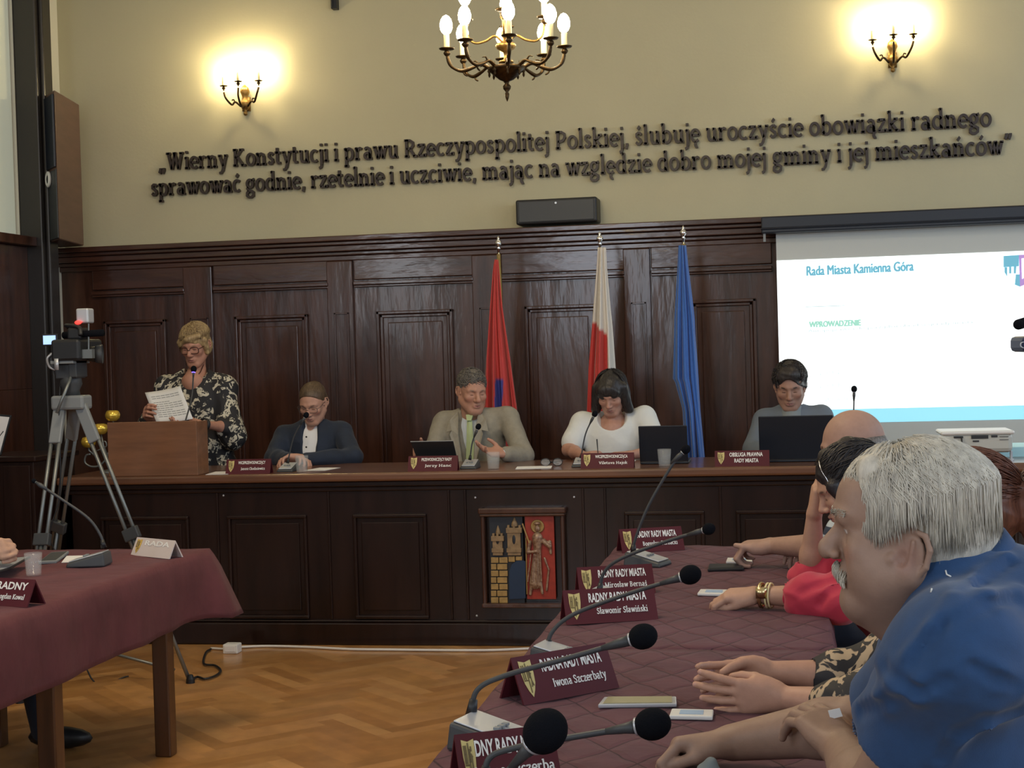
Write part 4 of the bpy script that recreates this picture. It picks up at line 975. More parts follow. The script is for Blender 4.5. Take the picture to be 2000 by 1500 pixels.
t = thing('tablet', 'black tablet propped upright behind the name plate of the grey-suited man', 'tablet', ((a[0]+c[0])/2, DY+.2, ZD))
b = MB(); w_ = c[0]-a[0]; V = []
for (x, z, d) in ((a[0]+.03, ZD+.001, .16), (c[0]+.005, ZD+.001, .16), (c[0]-.012, zt, .10), (a[0]-.005, zt, .10)): V += [(x, DY+d-.0, z)]
V += [(v[0], v[1]+.010, v[2]) for v in V]; b.add(V, [(0, 1, 2, 3), (7, 6, 5, 4), (0, 4, 5, 1), (1, 5, 6, 2), (2, 6, 7, 3), (3, 7, 4, 0)]); b.build('tablet_body', M['black'], t, bevel=.003)
b = MB(); b.tube([np.array(V[3])+(0, -.002, .001), np.array(V[2])+(0, -.002, .001)], .003, 6); b.build('top_edge', M['grey'], t)
b = MB(); b.obox(((a[0]+c[0])/2, DY+.20, ZD+.05), (.05, .003, .055), rotx(.6)); b.build('stand_flap', M['black'], t)
# papers
def sheet(pts, z, label, group='loose papers', th=.0015, name='paper_sheet', m='paper'):
    V = [(p[0], p[1], z + .0005) for p in pts]; V2 = [(p[0], p[1], z+th+.0005) for p in pts]; n = len(V)
    Fc = [tuple(range(n))[::-1], tuple(range(n, 2*n))] + [(i, (i+1) % n, n+(i+1) % n, n+i) for i in range(n)]
    return setp(link_mesh(name, V+V2, Fc, M[m]), label, 'paper', group)
def dsheet(x0, x1, y0, y1, rot, label, z=ZD):
    X0_, X1_ = aY(x0, 905, y0)[0], aY(x1, 905, y0)[0]; cx, cy = (X0_+X1_)/2, (y0+y1)/2; hw, hh = (X1_-X0_)/2, (y1-y0)/2
    q = [(cx + a*hw*math.cos(rot) - b_*hh*math.sin(rot), cy + a*hw*math.sin(rot) + b_*hh*math.cos(rot)) for a, b_ in ((-1, -1), (1, -1), (1, 1), (-1, 1))]
    return sheet(q, z, label, 'loose papers on the council desk')
dsheet(398, 440, DY+.0, DY+.20, .1, 'white paper lying between the lectern and the first name plate')
dsheet(596, 640, DY+.16, DY+.36, -.15, 'white paper lying behind the tumbler of the man in navy jacket')
dsheet(1003, 1072, DY+.05, DY+.22, .12, 'white papers lying between the grey-suited man and the woman in white')
dsheet(1165, 1235, DY+.34, DY+.55, 0., 'white paper under the hands of the dark-haired woman')
# folded spectacles
p = aY(1077, 898, DY+.22); t = thing('spectacles', 'folded dark-rimmed spectacles lying on the desk beside the papers', 'glasses', (p[0], DY+.22, ZD))
b = MB()
for e in (-1, 1): b.tube([(p[0]+e*.033+.026*math.cos(a), DY+.22, ZD+.022+.020*math.sin(a)) for a in np.linspace(0, 2*math.pi, 17)[:-1]], .0022, 6, close=True)
b.tube([(p[0]-.008, DY+.22, ZD+.026), (p[0]+.008, DY+.22, ZD+.026)], .002, 6)
for e in (-1, 1): b.tube([(p[0]+e*.058, DY+.22, ZD+.03), (p[0]+e*.058, DY+.27, ZD+.028), (p[0]-e*.03, DY+.275, ZD+.01)], .002, 6)
b.build('rim', M['black'], t, smooth=True)
b = MB()
for e in (-1, 1): b.lathe((p[0]+e*.033, DY+.221, ZD+.022), [(.024, 0), (.024, .0015)], 16, ax=(0, -1, 0), sy=.82)
b.build('lens', M['glass'], t)

# lectern
lx0, lx1 = aY(216, 900, DY+.0)[0], aY(390, 900, DY+.0)[0]; lz = aY(300, 823, DY)[2]
t = thing('lectern', 'brown wooden table lectern standing on the left end of the council desk', 'lectern', ((lx0+lx1)/2, DY+.12, ZD))
b = MB(); b.box((lx0, DY-.03, ZD), (lx1, DY-.012, lz)); b.build('front_board', M['wood_lect'], t, bevel=.003)
b = MB(); b.box((lx1-.018, DY-.012, ZD), (lx1+.0, DY+.13, lz-.005)); b.build('side_board', M['wood_lect'], t, bevel=.003)
b = MB(); b.box((lx0, DY-.012, ZD), (lx0+.018, DY+.13, lz-.005)); b.build('side_board', M['wood_lect'], t, bevel=.003)
b = MB(); b.box((lx0+.018, DY-.012, lz-.07), (lx1-.018, DY+.13, lz-.055)); b.build('reading_shelf', M['wood_lect'], t, bevel=.003)
q0 = np.array([aY(398, 823, DY+.2)[0]-.02, DY+.16, ZD]); 
gooseneck('lectern_microphone', 'gooseneck microphone with glowing blue ring held up before the standing woman', None, [np.array([aY(372, 800, DY+.16)[0], DY+.07, lz-.02]), np.array([aY(374, 770, DY+.2)[0], DY+.20, lz+.12]), aY(378, 727, DY+.24)], (aY(372, 800, DY+.16)[0], DY+.06), -math.pi/2, .0185, lz-.0545, base_s=.6, blue=True)

# golden candelabrum with globes left of the lectern
t = thing('candelabrum', 'pale metal scroll candle holder with golden bowls left of the lectern', 'candelabrum', (aY(190, 905, DY+.28)[0], DY+.28, ZD))
for x, y in ((220, 812), (197, 838), (173, 864)):
    p = aY(x, y, DY+.28); b = MB(); b.lathe(p, [(.006, -.032), (.026, -.028), (.040, -.012), (.043, .006), (.036, .024), (.028, .030), (.026, .026), (.034, .008), (.02, -.02)], 18); b.build('golden_bowl', M['goldy'], t, smooth=True)
b = MB(); g = lambda x, y: aY(x, y, DY+.28)
b.tube(bez([g(177, 887), g(168, 890), g(166, 903), g(177, 911), g(193, 910), g(206, 898), g(212, 884)], 6), .006, 8)
b.tube(bez([g(196, 868), g(205, 862), g(208, 871), g(200, 876), g(190, 880)], 6), .004, 8)
b.tube([g(173, 872), g(174, 880), g(185, 890)], .005, 8); b.tube([g(197, 846), g(202, 870), g(210, 890)], .005, 8); b.tube([g(221, 822), g(219, 880), g(214, 900)], .005, 8); b.tube([g(214, 884), g(214, 918)], .006, 8)
b.build('scroll_frame', M['alu'], t, smooth=True)
b = MB(); b.lathe((g(214, 900)[0], DY+.28, ZD), [(.06, 0), (.055, .008), (.01, .018)], 20); b.build('foot', M['alu'], t, smooth=True)
# framed print at the left edge, leaning on a low cabinet
cb0 = aY(-60, 900, 7.6); cb1 = aY(62, 900, 7.6); zc1 = aY(10, 892, 7.6)[2]
t = thing('low_cabinet', 'dark low cabinet in the left corner beside the tripod', 'cabinet', ((cb0[0]+cb1[0])/2, 7.8, 0))
b = MB(); b.box((cb0[0], 7.62, .06), (cb1[0], 8.1, zc1-.03)); b.build('cabinet_body', M['wood_dais'], t, bevel=.006)
MB().box((cb0[0]-.02, 7.60, zc1-.03), (cb1[0]+.02, 8.12, zc1)).build('cabinet_top', M['wood_dais'], t, bevel=.006)
MB().box((cb0[0]+.02, 7.64, 0), (cb1[0]-.02, 8.08, .06)).build('plinth', M['black'], t)
b = MB(); b.box(((cb0[0]+cb1[0])/2+.005, 7.61, .09), (cb1[0]-.02, 7.62, zc1-.05)); b.build('door', M['wood_dais'], t, bevel=.004)
t = thing('framed_print', 'white sheet in a thin dark frame leaning at the left edge', 'picture', (cb0[0]+.22, 7.72, zc1))
f0, f1, f2, f3 = aY(-40, 884, 7.70), aY(1, 880, 7.70), aY(22, 811, 7.74), aY(-30, 806, 7.74); f0[2] = f1[2] = zc1+.003
def quad_slab(pts, th, nm, m, t, bevel=0):
    n_ = nrm(np.cross(pts[1]-pts[0], pts[3]-pts[0])); return MB().add(list(pts) + [p - n_*th for p in pts], [(0, 1, 2, 3), (7, 6, 5, 4), (0, 4, 5, 1), (1, 5, 6, 2), (2, 6, 7, 3), (3, 7, 4, 0)]).build(nm, m, t, bevel=bevel)
quad_slab([f0, f1, f2, f3], .012, 'frame', M['black'], t, .002)
cen = (f0+f1+f2+f3)/4; I = [cen + (p-cen)*.90 + np.array([0, -.002, 0]) for p in (f0, f1, f2, f3)]
quad_slab(I, .001, 'print', M['paper'], t)
b = MB(); b.tube(bez([I[1]*.4+I[0]*.6+np.array([.03, -.004, .03]), cen+np.array([.02, -.006, -.03]), I[2]*.3+cen*.7+np.array([.03, -.004, -.01])], 6), .0025, 6); b.build('drawn_curve', M['black'], t)
# projector
a = aY(1838, 886, DY+.05); c = aY(1983, 880, DY+.05); zb = a[2]; zt = aY(1838, 843, DY+.05)[2]; pxm = (a[0]+c[0])/2; Yp = DY+.05
t = thing('projector', 'white projector on small feet at the right end of the council desk', 'projector', (pxm, Yp+.12, ZD))
M['offw'] = mat('offwhite_plastic', (.50, .51, .46), .4)
b = MB(); b.box((a[0]+.01, Yp, zb), (c[0]-.01, Yp+.27, zt-.012)); b.build('body', M['offw'], t, bevel=.022)
b = MB(); b.box((a[0], Yp-.008, zt-.02), (c[0], Yp+.28, zt)); b.build('lid', M['white'], t, bevel=.01)
b = MB()
for x0_, x1_, y0_, y1_ in ((1863, 1881, 852, 856), (1897, 1930, 850, 857), (1936, 1948, 850, 854), (1900, 1912, 860, 863), (1952, 1970, 852, 853), (1952, 1970, 858, 859)):
    p, q = aY(x0_, y1_, Yp), aY(x1_, y0_, Yp); b.box((p[0], Yp-.004, p[2]), (q[0], Yp+.005, q[2]))
b.build('sockets', M['black'], t)
for x, y in ((1862, 893), (1975, 889)): b = MB(); p = aY(x, y, Yp+.03); b.lathe((p[0], Yp+.03, ZD), [(.014, 0), (.014, .008), (.007, .012), (.007, zb-ZD+.005)], 12); b.build('foot', M['silver'], t)
MB().lathe((pxm, Yp+.22, ZD), [(.016, 0), (.016, zb-ZD+.005)], 12).build('foot', M['silver'], t)
b = MB(); p = aY(1878, 855, Yp-.01); b.tube(bez([p, p+np.array([0, -.02, -.03]), p+np.array([.008, -.01, -.09]), np.array([p[0]+.012, Yp-.02, ZD+.008]), np.array([p[0]+.05, Yp+.1, ZD+.005])], 6), .004, 8); b.obox(p + np.array([.004, -.012, -.055]), (.018, .010, .016)); b.build('power_lead', M['black'], t)
b = MB(); b.lathe((pxm+.06, Yp+.278, (zb+zt)/2), [(.035, 0), (.038, .02), (.030, .022), (.028, .008)], 20, ax=(0, 1, 0)); b.build('lens', M['black'], t, smooth=True)
# added slab behind it, with the projector's spilled light put into its colour
M['cyan_spill'] = mat('projector_spill_cyan', (.55, .9, .95), .7)
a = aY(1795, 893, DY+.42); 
sheet([(a[0], DY+.34), (a[0]+1.1, DY+.34), (a[0]+1.1, DY+.70), (a[0], DY+.70)], ZD, 'cyan slab added behind the projector in the colour of its spilled light', None, .05, 'spill_slab', 'cyan_spill')

# ================================================================ flags
M['brass_pole'] = mat('flag_pole', (.32, .22, .12), .35, metal=.5)
def flag(px, ytop, label, spec, dy=0.):
    """spec: list of (y_px, x_left, x_right) of the furled cloth"""
    Y = 9.30 + dy
    p = aY(px, ytop, Y); t = thing('flag', label, 'flag', (p[0], Y, .15), 'furled flags on poles behind the desk')
    foot = np.array([p[0]+.03, Y, .15])
    b = MB(); b.lathe(foot, [(.14, 0), (.14, .02), (.05, .05), (.02, .09), (.02, .2)], 24); b.build('foot', M['dkgrey'], t, smooth=True)
    b = MB(); b.tube([foot+EZ*.05, p - EZ*.11], .013, 12); b.build('pole', M['gold'], t, smooth=True)
    b = MB(); b.lathe(p - EZ*.125, [(.008, 0), (.008, .045), (.016, .05), (.008, .058), (.012, .064), (.021, .078), (.018, .092), (.007, .108), (.009, .113), (.001, .128)], 16); b.build('finial', M['chrome'], t, smooth=True)
    return t, Y
def flag_cloth(t, Y, spec, colfn, nf=5, amp=.028, name='cloth', seed=0, bot=.42):
    rows = 60; cols = 90; V = []; C = []; ys = [s[0] for s in spec]; g = np.random.default_rng(seed)
    y0, y1 = ys[0], ys[-1]; ph = g.uniform(0, 6, 4)
    for i in range(rows):
        y = y0 + (y1-y0)*i/(rows-1); xl_ = np.interp(y, ys, [s[1] for s in spec]); xr_ = np.interp(y, ys, [s[2] for s in spec]); f = i/(rows-1)
        for j in range(cols):
            v = j/(cols-1)
            # a folded-over sheet: front pass then back pass
            u_ = v
            xx = xl_ + (xr_-xl_)*(u_ + .025*math.sin(u_*math.pi*2*nf+ph[0]+f*1.5)*min(1, f*3))
            p = aY(xx, y, Y); d = amp*(.35+f*.9)*(math.sin(u_*math.pi*2*nf+ph[1]+f*1.3) + .4*math.sin(u_*math.pi*4.7*nf+ph[2]-f*2)) - .05*math.sin(math.pi*u_)*(0.3+f)
            V.append((p[0], Y-.03+d, p[2])); C.append(colfn(u_, f, xx, y))
    Fc = [(i*cols+j, i*cols+j+1, (i+1)*cols+j+1, (i+1)*cols+j) for i in range(rows-1) for j in range(cols-1)]
    o = link_mesh(name, V, Fc, M['flagcloth'], t, smooth=True, cols=np.array(C)); md = o.modifiers.new('thick', 'SOLIDIFY'); md.thickness = .003
    return o
M['flagcloth'] = mat('flag_satin', (.5, .1, .1), .55, vcol='Col', sheen=.3)
RED = (.55, .035, .028); WHT = (.72, .68, .62); BLU = (.035, .145, .50)
t, Y = flag(973, 462, 'furled red flag with a small blue field behind the grey-suited man', None)
flag_cloth(t, Y, [(508, 969, 975), (530, 965, 977), (600, 959, 984), (700, 951, 1000), (790, 948, 1012), (905, 944, 1024)], lambda u_, f, x, y: (.03, .04, .30) if (972 < x < 987 and 740 < y < 860) else RED, nf=3.5, seed=2)
t, Y = flag(1171, 453, 'furled white and red flag behind the dark-haired woman', None)
flag_cloth(t, Y, [(484, 1170, 1184), (520, 1168, 1186), (600, 1162, 1193), (640, 1159, 1197), (720, 1152, 1202), (800, 1148, 1206), (905, 1146, 1212)], lambda u_, f, x, y: RED if (y > 628 and x < 1190 and (y-628) > (x-1160)*1.0) else WHT, nf=2.2, seed=5)
t, Y = flag(1334, 441, 'furled blue flag at the right of the laptop and the woman in white', None)
flag_cloth(t, Y, [(480, 1326, 1340), (520, 1324, 1344), (620, 1317, 1357), (740, 1314, 1366), (746, 1318, 1366), (800, 1333, 1369), (905, 1338, 1379)], lambda u_, f, x, y: BLU, nf=3.2, seed=8)
# ================================================================ covered meeting tables
def cloth_mat(name, base, line, w=.13, l=.20):
    m = mat(name, base, .78, sheen=.04, spec=.25, nz=((7, 7, 7), .25), bump=((9, 14, 9), .35, .012))
    nt = m.node_tree; n = nt.nodes; L = nt.links; b = n['Principled BSDF']
    tc = n.new('ShaderNodeTexCoord'); sp = n.new('ShaderNodeSeparateXYZ'); L.new(tc.outputs['Object'], sp.inputs[0])
    def mth(op, a, b_=None):
        q = n.new('ShaderNodeMath'); q.operation = op
        for i, v in enumerate((a, b_)):
            if v is None: continue
            if isinstance(v, (int, float)): q.inputs[i].default_value = v
            else: L.new(v, q.inputs[i])
        return q.outputs[0]
    nz = n.new('ShaderNodeTexNoise'); nz.inputs['Scale'].default_value = 6; L.new(tc.outputs['Object'], nz.inputs['Vector'])
    wv = mth('MULTIPLY', mth('SUBTRACT', nz.outputs['Fac'], .5), .5)
    x = mth('DIVIDE', sp.outputs[0], w); y = mth('DIVIDE', mth('ADD', sp.outputs[1], sp.outputs[2]), l)
    outs = []
    for s_ in ('ADD', 'SUBTRACT'):
        u_ = mth('ADD', mth(s_, x, y), wv); f = mth('ABSOLUTE', mth('SUBTRACT', mth('FRACT', u_), .5)); outs.append(f)
    mn = mth('MINIMUM', outs[0], outs[1]); r = n.new('ShaderNodeMapRange'); r.inputs[1].default_value = .0; r.inputs[2].default_value = .030; L.new(mn, r.inputs[0])
    mx = n.new('ShaderNodeMix'); mx.data_type = 'RGBA'; mx.inputs[6].default_value = (*line, 1)
    src = b.inputs['Base Color'].links[0].from_socket; L.new(r.outputs[0], mx.inputs[0]); L.new(src, mx.inputs[7]); L.new(mx.outputs[2], b.inputs['Base Color'])
    old = b.inputs['Normal'].links[0].from_node
    bp = n.new('ShaderNodeBump'); bp.inputs['Strength'].default_value = .6; bp.inputs['Distance'].default_value = .006
    r2 = n.new('ShaderNodeMapRange'); r2.inputs[2].default_value = .16; L.new(mn, r2.inputs[0]); L.new(r2.outputs[0], bp.inputs['Height']); L.new(old.outputs[0], bp.inputs['Normal']); L.new(bp.outputs[0], b.inputs['Normal'])
    return m
M['cloth'] = cloth_mat('maroon_diamond_cloth', (.120, .046, .060), (.022, .006, .010))
M['cloth_plain'] = mat('maroon_cloth', (.125, .036, .042), .8, sheen=.04, spec=.25, nz=((7, 7, 7), .25), bump=((9, 14, 9), .4, .012))
M['hem'] = mat('cloth_hem', (.30, .16, .15), .8)
def tablecloth(x0, x1, y0, y1, z, drop, label, m, flare=.05, seed=0, group='maroon tablecloths'):
    g = np.random.default_rng(seed); V = []; Fc = []; nx, ny = max(6, int((x1-x0)/.05)), max(6, int((y1-y0)/.05))
    def zz(x, y): return z + .004 + .0022*math.sin(x*17+seed)*math.sin(y*11+2*seed) + .0015*math.sin(x*31+y*23)
    for j in range(ny+1):
        for i in range(nx+1):
            x = x0 + (x1-x0)*i/nx; y = y0 + (y1-y0)*j/ny; V.append((x, y, zz(x, y)))
    for j in range(ny):
        for i in range(nx): a = j*(nx+1)+i; Fc.append((a, a+1, a+nx+2, a+nx+1))
    per = [(i, 0) for i in range(nx)] + [(nx, j) for j in range(ny)] + [(i, ny) for i in range(nx, 0, -1)] + [(0, j) for j in range(ny, 0, -1)]
    ring = [j*(nx+1)+i for i, j in per]; P = [np.array(V[k]) for k in ring]; n = len(P); rows = 12; prev = ring; cx, cy = (x0+x1)/2, (y0+y1)/2
    N = []
    for (i, j) in per:
        v = np.array([(i == nx)*1. - (i == 0)*1., (j == ny)*1. - (j == 0)*1., 0.]); N.append((nrm(v), abs(v[0]) + abs(v[1]) > 1.5))
    s_ = 0; S_ = []
    for k in range(n): S_.append(s_); s_ += np.linalg.norm(P[(k+1) % n] - P[k])
    for r in range(1, rows+1):
        f = r/rows; cur = []
        for k in range(n):
            nn, corner = N[k]; near = min(abs(P[k][0]-x0)+abs(P[k][1]-y0), abs(P[k][0]-x1)+abs(P[k][1]-y0), abs(P[k][0]-x0)+abs(P[k][1]-y1), abs(P[k][0]-x1)+abs(P[k][1]-y1))
            cf = math.exp(-(near/.09)**2)
            off = .006 + .010*min(1, f*4) + f*(.008*math.sin(S_[k]*9+seed) + .006*math.sin(S_[k]*21+2)) + cf*flare*f*1.4
            q = P[k] + nn*off; q = np.array([q[0], q[1], P[k][2] - drop*f*(1+.10*cf) - .004*(f > 0)]); cur.append(len(V)); V.append(tuple(q))
        for k in range(n): Fc.append((prev[k], cur[k], cur[(k+1) % n], prev[(k+1) % n]))
        prev = cur
    o = link_mesh('tablecloth', V, Fc, m, smooth=True); md = o.modifiers.new('thick', 'SOLIDIFY'); md.thickness = .002; md.offset = 1
    return setp(o, label, 'tablecloth', group)
def table(x0, x1, y0, y1, z, label, legs, group='covered meeting tables'):
    t = thing('meeting_table', label, 'table', ((x0+x1)/2, (y0+y1)/2, 0), group)
    MB().box((x0+.01, y0+.01, z-.028), (x1-.01, y1-.01, z)).build('tabletop', M['wood_leg'], t)
    b = MB(); e = .05; b.box((x0+e, y0+e, z-.11), (x1-e, y0+e+.02, z-.028)); b.box((x0+e, y1-e-.02, z-.11), (x1-e, y1-e, z-.028)); b.box((x0+e, y0+e, z-.11), (x0+e+.02, y1-e, z-.028)); b.box((x1-e-.02, y0+e, z-.11), (x1-e, y1-e, z-.028)); b.build('apron', M['wood_leg'], t)
    for lx, ly in legs: MB().box((lx-.033, ly-.033, 0), (lx+.033, ly+.033, z-.028)).build('leg', M['wood_leg'], t, bevel=.006)
    return t
TZ = .75
TX0, TX1 = -.69, .087
table(TX0, TX1, 1.30, 3.935, TZ-.002, 'long table in the right foreground under the nearer quilted maroon cloth', [(TX0+.06, 1.4), (TX1-.06, 1.4), (TX0+.06, 3.83), (TX1-.06, 3.83)])
table(TX0, TX1, 3.945, 6.03, TZ-.002, 'right-hand table nearest the council desk under the farther quilted cloth', [(TX0+.06, 4.05), (TX1-.06, 4.05), (TX0+.06, 5.93), (TX1-.06, 5.93)])
tablecloth(TX0, TX1, 1.30, 3.936, TZ, .25, 'quilted maroon cloth on the right foreground table with the big microphones', M['cloth'], flare=.02, seed=1)
tablecloth(TX0-.004, TX1+.004, 3.948, 6.03, TZ, .25, 'quilted maroon cloth on the far right table with three crowded name plates', M['cloth'], flare=.02, seed=2)
# left table
LX = -2.41; zdrop = TZ - aX(240, 1278, LX+.02)[2]
l1 = aZ(325, 1475, 0); l2 = aX(98, 1400, l1[0])
table(LX-.86, LX, 2.9, 6.03, TZ-.002, 'table at the left edge under a plain maroon cloth', [(l1[0], l1[1]), (l1[0], l2[1]), (LX-.80, 5.7), (LX-.80, 3.2)])
tablecloth(LX-.87, LX, 2.88, 6.045, TZ, zdrop, 'plain maroon cloth hanging low over the left table', M['cloth_plain'], flare=.09, seed=3)

# ---- name plates on the tables
def tplate(xl, xr, yb, z, rz, title, name, label, H=.105, L=None, group='maroon name plates on the meeting tables', tt=(.32, .90), **kw):
    a = aZ(xl[0], xl[1], z); c = aZ(xr[0], xr[1], z); L = L or np.linalg.norm(c-a); rz = math.atan2(c[1]-a[1], c[0]-a[0]); dp = H*.5
    mid = (a+c)/2 + np.array([-math.sin(rz), math.cos(rz), 0])*dp
    return tent_plate(mid[0], mid[1], rz, L, H, title, name, label, group, z, lean=.5, tt=tt, **kw)
Z7 = TZ + .0075
tplate((1216, 1081), (1338, 1074), 0, Z7, 0, 'RADNY RADY MIASTA', 'Bogusław Bernacki', 'farthest maroon name plate on the right table, at its far end', H=.088)
tplate((1133, 1166), (1281, 1158), 0, Z7, 0, 'RADNY RADY MIASTA', 'Mirosław Bernaś', 'maroon name plate just behind another one, second from the far end', H=.088)
tplate((1107, 1221), (1286, 1210), 0, Z7, 0, 'RADNY RADY MIASTA', 'Sławomir Sławiński', 'maroon name plate overlapping the one behind it, third from the far end', H=.092)
tplate((1024, 1378), (1210, 1343), 0, Z7, 0, 'RADNA RADY MIASTA', 'Iwona Szczerbaty', 'large clear maroon name plate behind the microphone base in the foreground', H=.098)
tplate((905, 1556), (1100, 1532), 0, Z7, 0, 'RADNY RADY MIASTA', 'Iwona Szczerba', 'nearest maroon name plate, cut by the bottom edge of the picture', H=.098, tt=(.12, .95))
tplate((-45, 1180), (52, 1187), 0, Z7, 0, 'RADNY', 'Bogdan Kowal', 'maroon name plate at the left edge on the left table', H=.085, tt=(.34, .9))
tplate((255, 1084), (330, 1092), 0, Z7, 0, 'RADA', None, 'pale name plate turned to show its light side on the left table', H=.07, pale=True)

# ---- microphones on the right tables: stem lies over the table towards the speakers
def tmic(base_px, stem_pts, head_px, Yh, head_r, label, rz=-.1, z=Z7, s=1., yoff=None):
    c = aZ(*base_px, z); pts = [aY(x, y, Y) for x, y, Y in stem_pts] + [aY(*head_px, Yh)]
    return gooseneck('table_microphone', label, 'gooseneck microphones on the meeting tables', pts, (c[0], c[1]), rz, head_r, z, base_s=s, stem_r=.0055)
b1 = aZ(1262, 1108, Z7); tmic((1255, 1103), [(1237, 1080, b1[1]), (1240, 1055, b1[1]), (1268, 985, b1[1]), (1315, 905, b1[1])], (1333, 884, ), b1[1], .017, 'tall steep gooseneck microphone at the far end of the right table', rz=-.35)
b2 = aZ(1185, 1185, Z7); tmic((1190, 1180), [(1170, 1158, b2[1]), (1180, 1118, b2[1]), (1215, 1090, b2[1]-.02), (1300, 1058, b2[1]-.05)], (1374, 1036), b2[1]-.1, .019, 'gooseneck microphone with blue-black foam reaching before the fist', rz=-.2)
b3 = aZ(1080, 1290, Z7); tmic((1085, 1297), [(1068, 1272, b3[1]), (1078, 1235, b3[1]), (1120, 1200, b3[1]), (1220, 1162, b3[1])], (1330, 1128), b3[1]-.02, .026, 'gooseneck microphone crossing the overlapping name plates', rz=-.2)
b4 = aZ(935, 1450, Z7); tmic((950, 1457), [(920, 1398, b4[1]+.02), (932, 1348, b4[1]+.02), (985, 1320, b4[1]+.02), (1100, 1288, b4[1])], (1232, 1250), b4[1]-.02, .027, 'gooseneck microphone with silver base crossing the large clear name plate', rz=-.28, s=1.12)
b5 = aZ(940, 1580, Z7); tmic((935, 1590), [(945, 1530, b5[1]+.02), (955, 1482, b5[1]+.02), (1000, 1462, b5[1]+.02), (1110, 1441, b5[1])], (1244, 1419), b5[1]-.02, .029, 'gooseneck microphone low over the table in front of the clasped fist', rz=-.2, s=1.)
b6 = aZ(880, 1700, Z7); tmic((890, 1720), [(900, 1640, b6[1]), (930, 1580, b6[1]), (980, 1520, b6[1])], (1040, 1455), b6[1]-.02, .034, 'largest nearest microphone with a big round black foam head', rz=-.2, s=1.)
# thin antenna stick beside the silver base
p = aZ(950, 1425, Z7+.05)
# left table microphone
b0 = aZ(190, 1104, Z7); gooseneck('table_microphone', 'gooseneck microphone on the left table bent far to the left', 'gooseneck microphones on the meeting tables', [aY(203, 1070, b0[1]), aY(196, 1045, b0[1]), aY(172, 1012, b0[1]), aY(120, 975, b0[1]), aY(70, 942, b0[1])], (b0[0]-.01, b0[1]), math.pi+.15, .010, Z7, base_s=1.05, stem_r=.0055)

# ---- phones, voting sticks, tablet, glass, papers
def slab_item(name, px, z, th, m, label, cat, group, fm=None, inset=.9, fname='screen', shift=(0, 0)):
    P = [aZ(x, y, z) for x, y in px]; c = sum(P)/len(P); t = thing(name, label, cat, (c[0], c[1], z), group)
    P = [p + EZ*.0005 for p in P]
    b = MB(); b.add(P + [p + EZ*th for p in P], [(0, 3, 2, 1), (4, 5, 6, 7), (0, 1, 5, 4), (1, 2, 6, 5), (2, 3, 7, 6), (3, 0, 4, 7)]); b.build('case', m, t, bevel=min(.003, th*.3))
    if fm:
        Q = [c + (p-c)*inset + EZ*(th+.0005) + np.array([shift[0], shift[1], 0]) for p in P]; b = MB(); b.add(Q + [q + EZ*.0008 for q in Q], [(0, 3, 2, 1), (4, 5, 6, 7), (0, 1, 5, 4), (1, 2, 6, 5), (2, 3, 7, 6), (3, 0, 4, 7)]); b.build(fname, fm, t)
    return t
M['phone_screen'] = mat('phone_screen', (.42, .40, .24), .25, coat=.4)
M['sticker'] = mat('blue_sticker', (.35, .50, .70), .5)
slab_item('smartphone', [(1168, 1384), (1322, 1382), (1321, 1368), (1180, 1369)], Z7, .009, M['silver'], 'silver-edged smartphone lying before the large clear name plate', 'phone', 'phones on the right tables', M['phone_screen'], .88)
slab_item('smartphone', [(1382, 1117), (1453, 1115), (1450, 1106), (1385, 1107)], Z7, .010, M['black'], 'black smartphone lying beside the third microphone head', 'phone', 'phones on the right tables', M['black_lap'], .9)
for pxs, lab in (([(1307, 1406), (1392, 1408), (1394, 1394), (1312, 1392)], 'white voting stick with blue sticker lying by the smartphone'), ([(1418, 1101), (1470, 1101), (1468, 1094), (1421, 1094)], 'white voting stick lying near the far fist'), ([(1362, 1164), (1424, 1166), (1426, 1157), (1368, 1156)], 'white voting stick under the wristwatch hand')):
    slab_item('voting_stick', pxs, Z7, .009, M['white'], lab, 'remote', 'white voting sticks', M['sticker'], .55, 'sticker')
slab_item('tablet', [(-60, 1138), (22, 1112), (60, 1090), (-20, 1098)], Z7+.03, .008, M['black'], 'slanted tablet under the hands at the left edge', 'tablet', None, M['silver'], .9)
q = aZ(66, 1124, Z7); tumbler((q[0], q[1]), Z7, .034, .085, 'clear tumbler on the left table beside the tablet', 'tumblers on the left table')
def tsheet(px, label): return sheet([aZ(x, y, Z7) for x, y in px][::1], Z7+.001, label, 'loose papers on the left table')
tsheet([(120, 1100), (175, 1098), (170, 1086), (130, 1087)], 'white paper under the gooseneck microphone base on the left table')
slab_item('phone', [(75, 1103), (110, 1101), (135, 1082), (100, 1084)], Z7, .012, M['grey'], 'grey flat device lying behind the tumbler on the left table', 'phone', None, M['dkgrey'], .85)

# ================================================================ things on the floor
p0 = aZ(452, 1276, 0); t = thing('power_socket_box', 'white socket box on the floor in front of the council desk', 'socket', (p0[0], DY-.16, 0))
q = aZ(438, 1276, 0); w_ = (aZ(467, 1276, 0)[0] - q[0])/2
MB().box((p0[0]-w_, p0[1]-.02, 0), (p0[0]+w_, p0[1]+.05, .05)).build('box_body', M['white'], t, bevel=.006)
MB().box((p0[0]-w_*.7, p0[1]-.022, .012), (p0[0]+w_*.7, p0[1]-.019, .04)).build('front_plate', M['paper'], t, bevel=.001)
b = MB(); P = [aZ(x, y, .008) for x, y in ((412, 1266), (440, 1268))]; b.tube(bez(P, 6), .006, 8)
P = [aZ(x, y, .008) for x, y in ((466, 1264), (520, 1262), (600, 1264), (680, 1268), (760, 1269), (860, 1270), (960, 1270), (1060, 1266), (1150, 1266))]; b.tube(bez(P, 8), .007, 8)
setp(b.build('white_cable', M['cable_w'], smooth=True), 'white cable running along the foot of the council desk', 'cable')
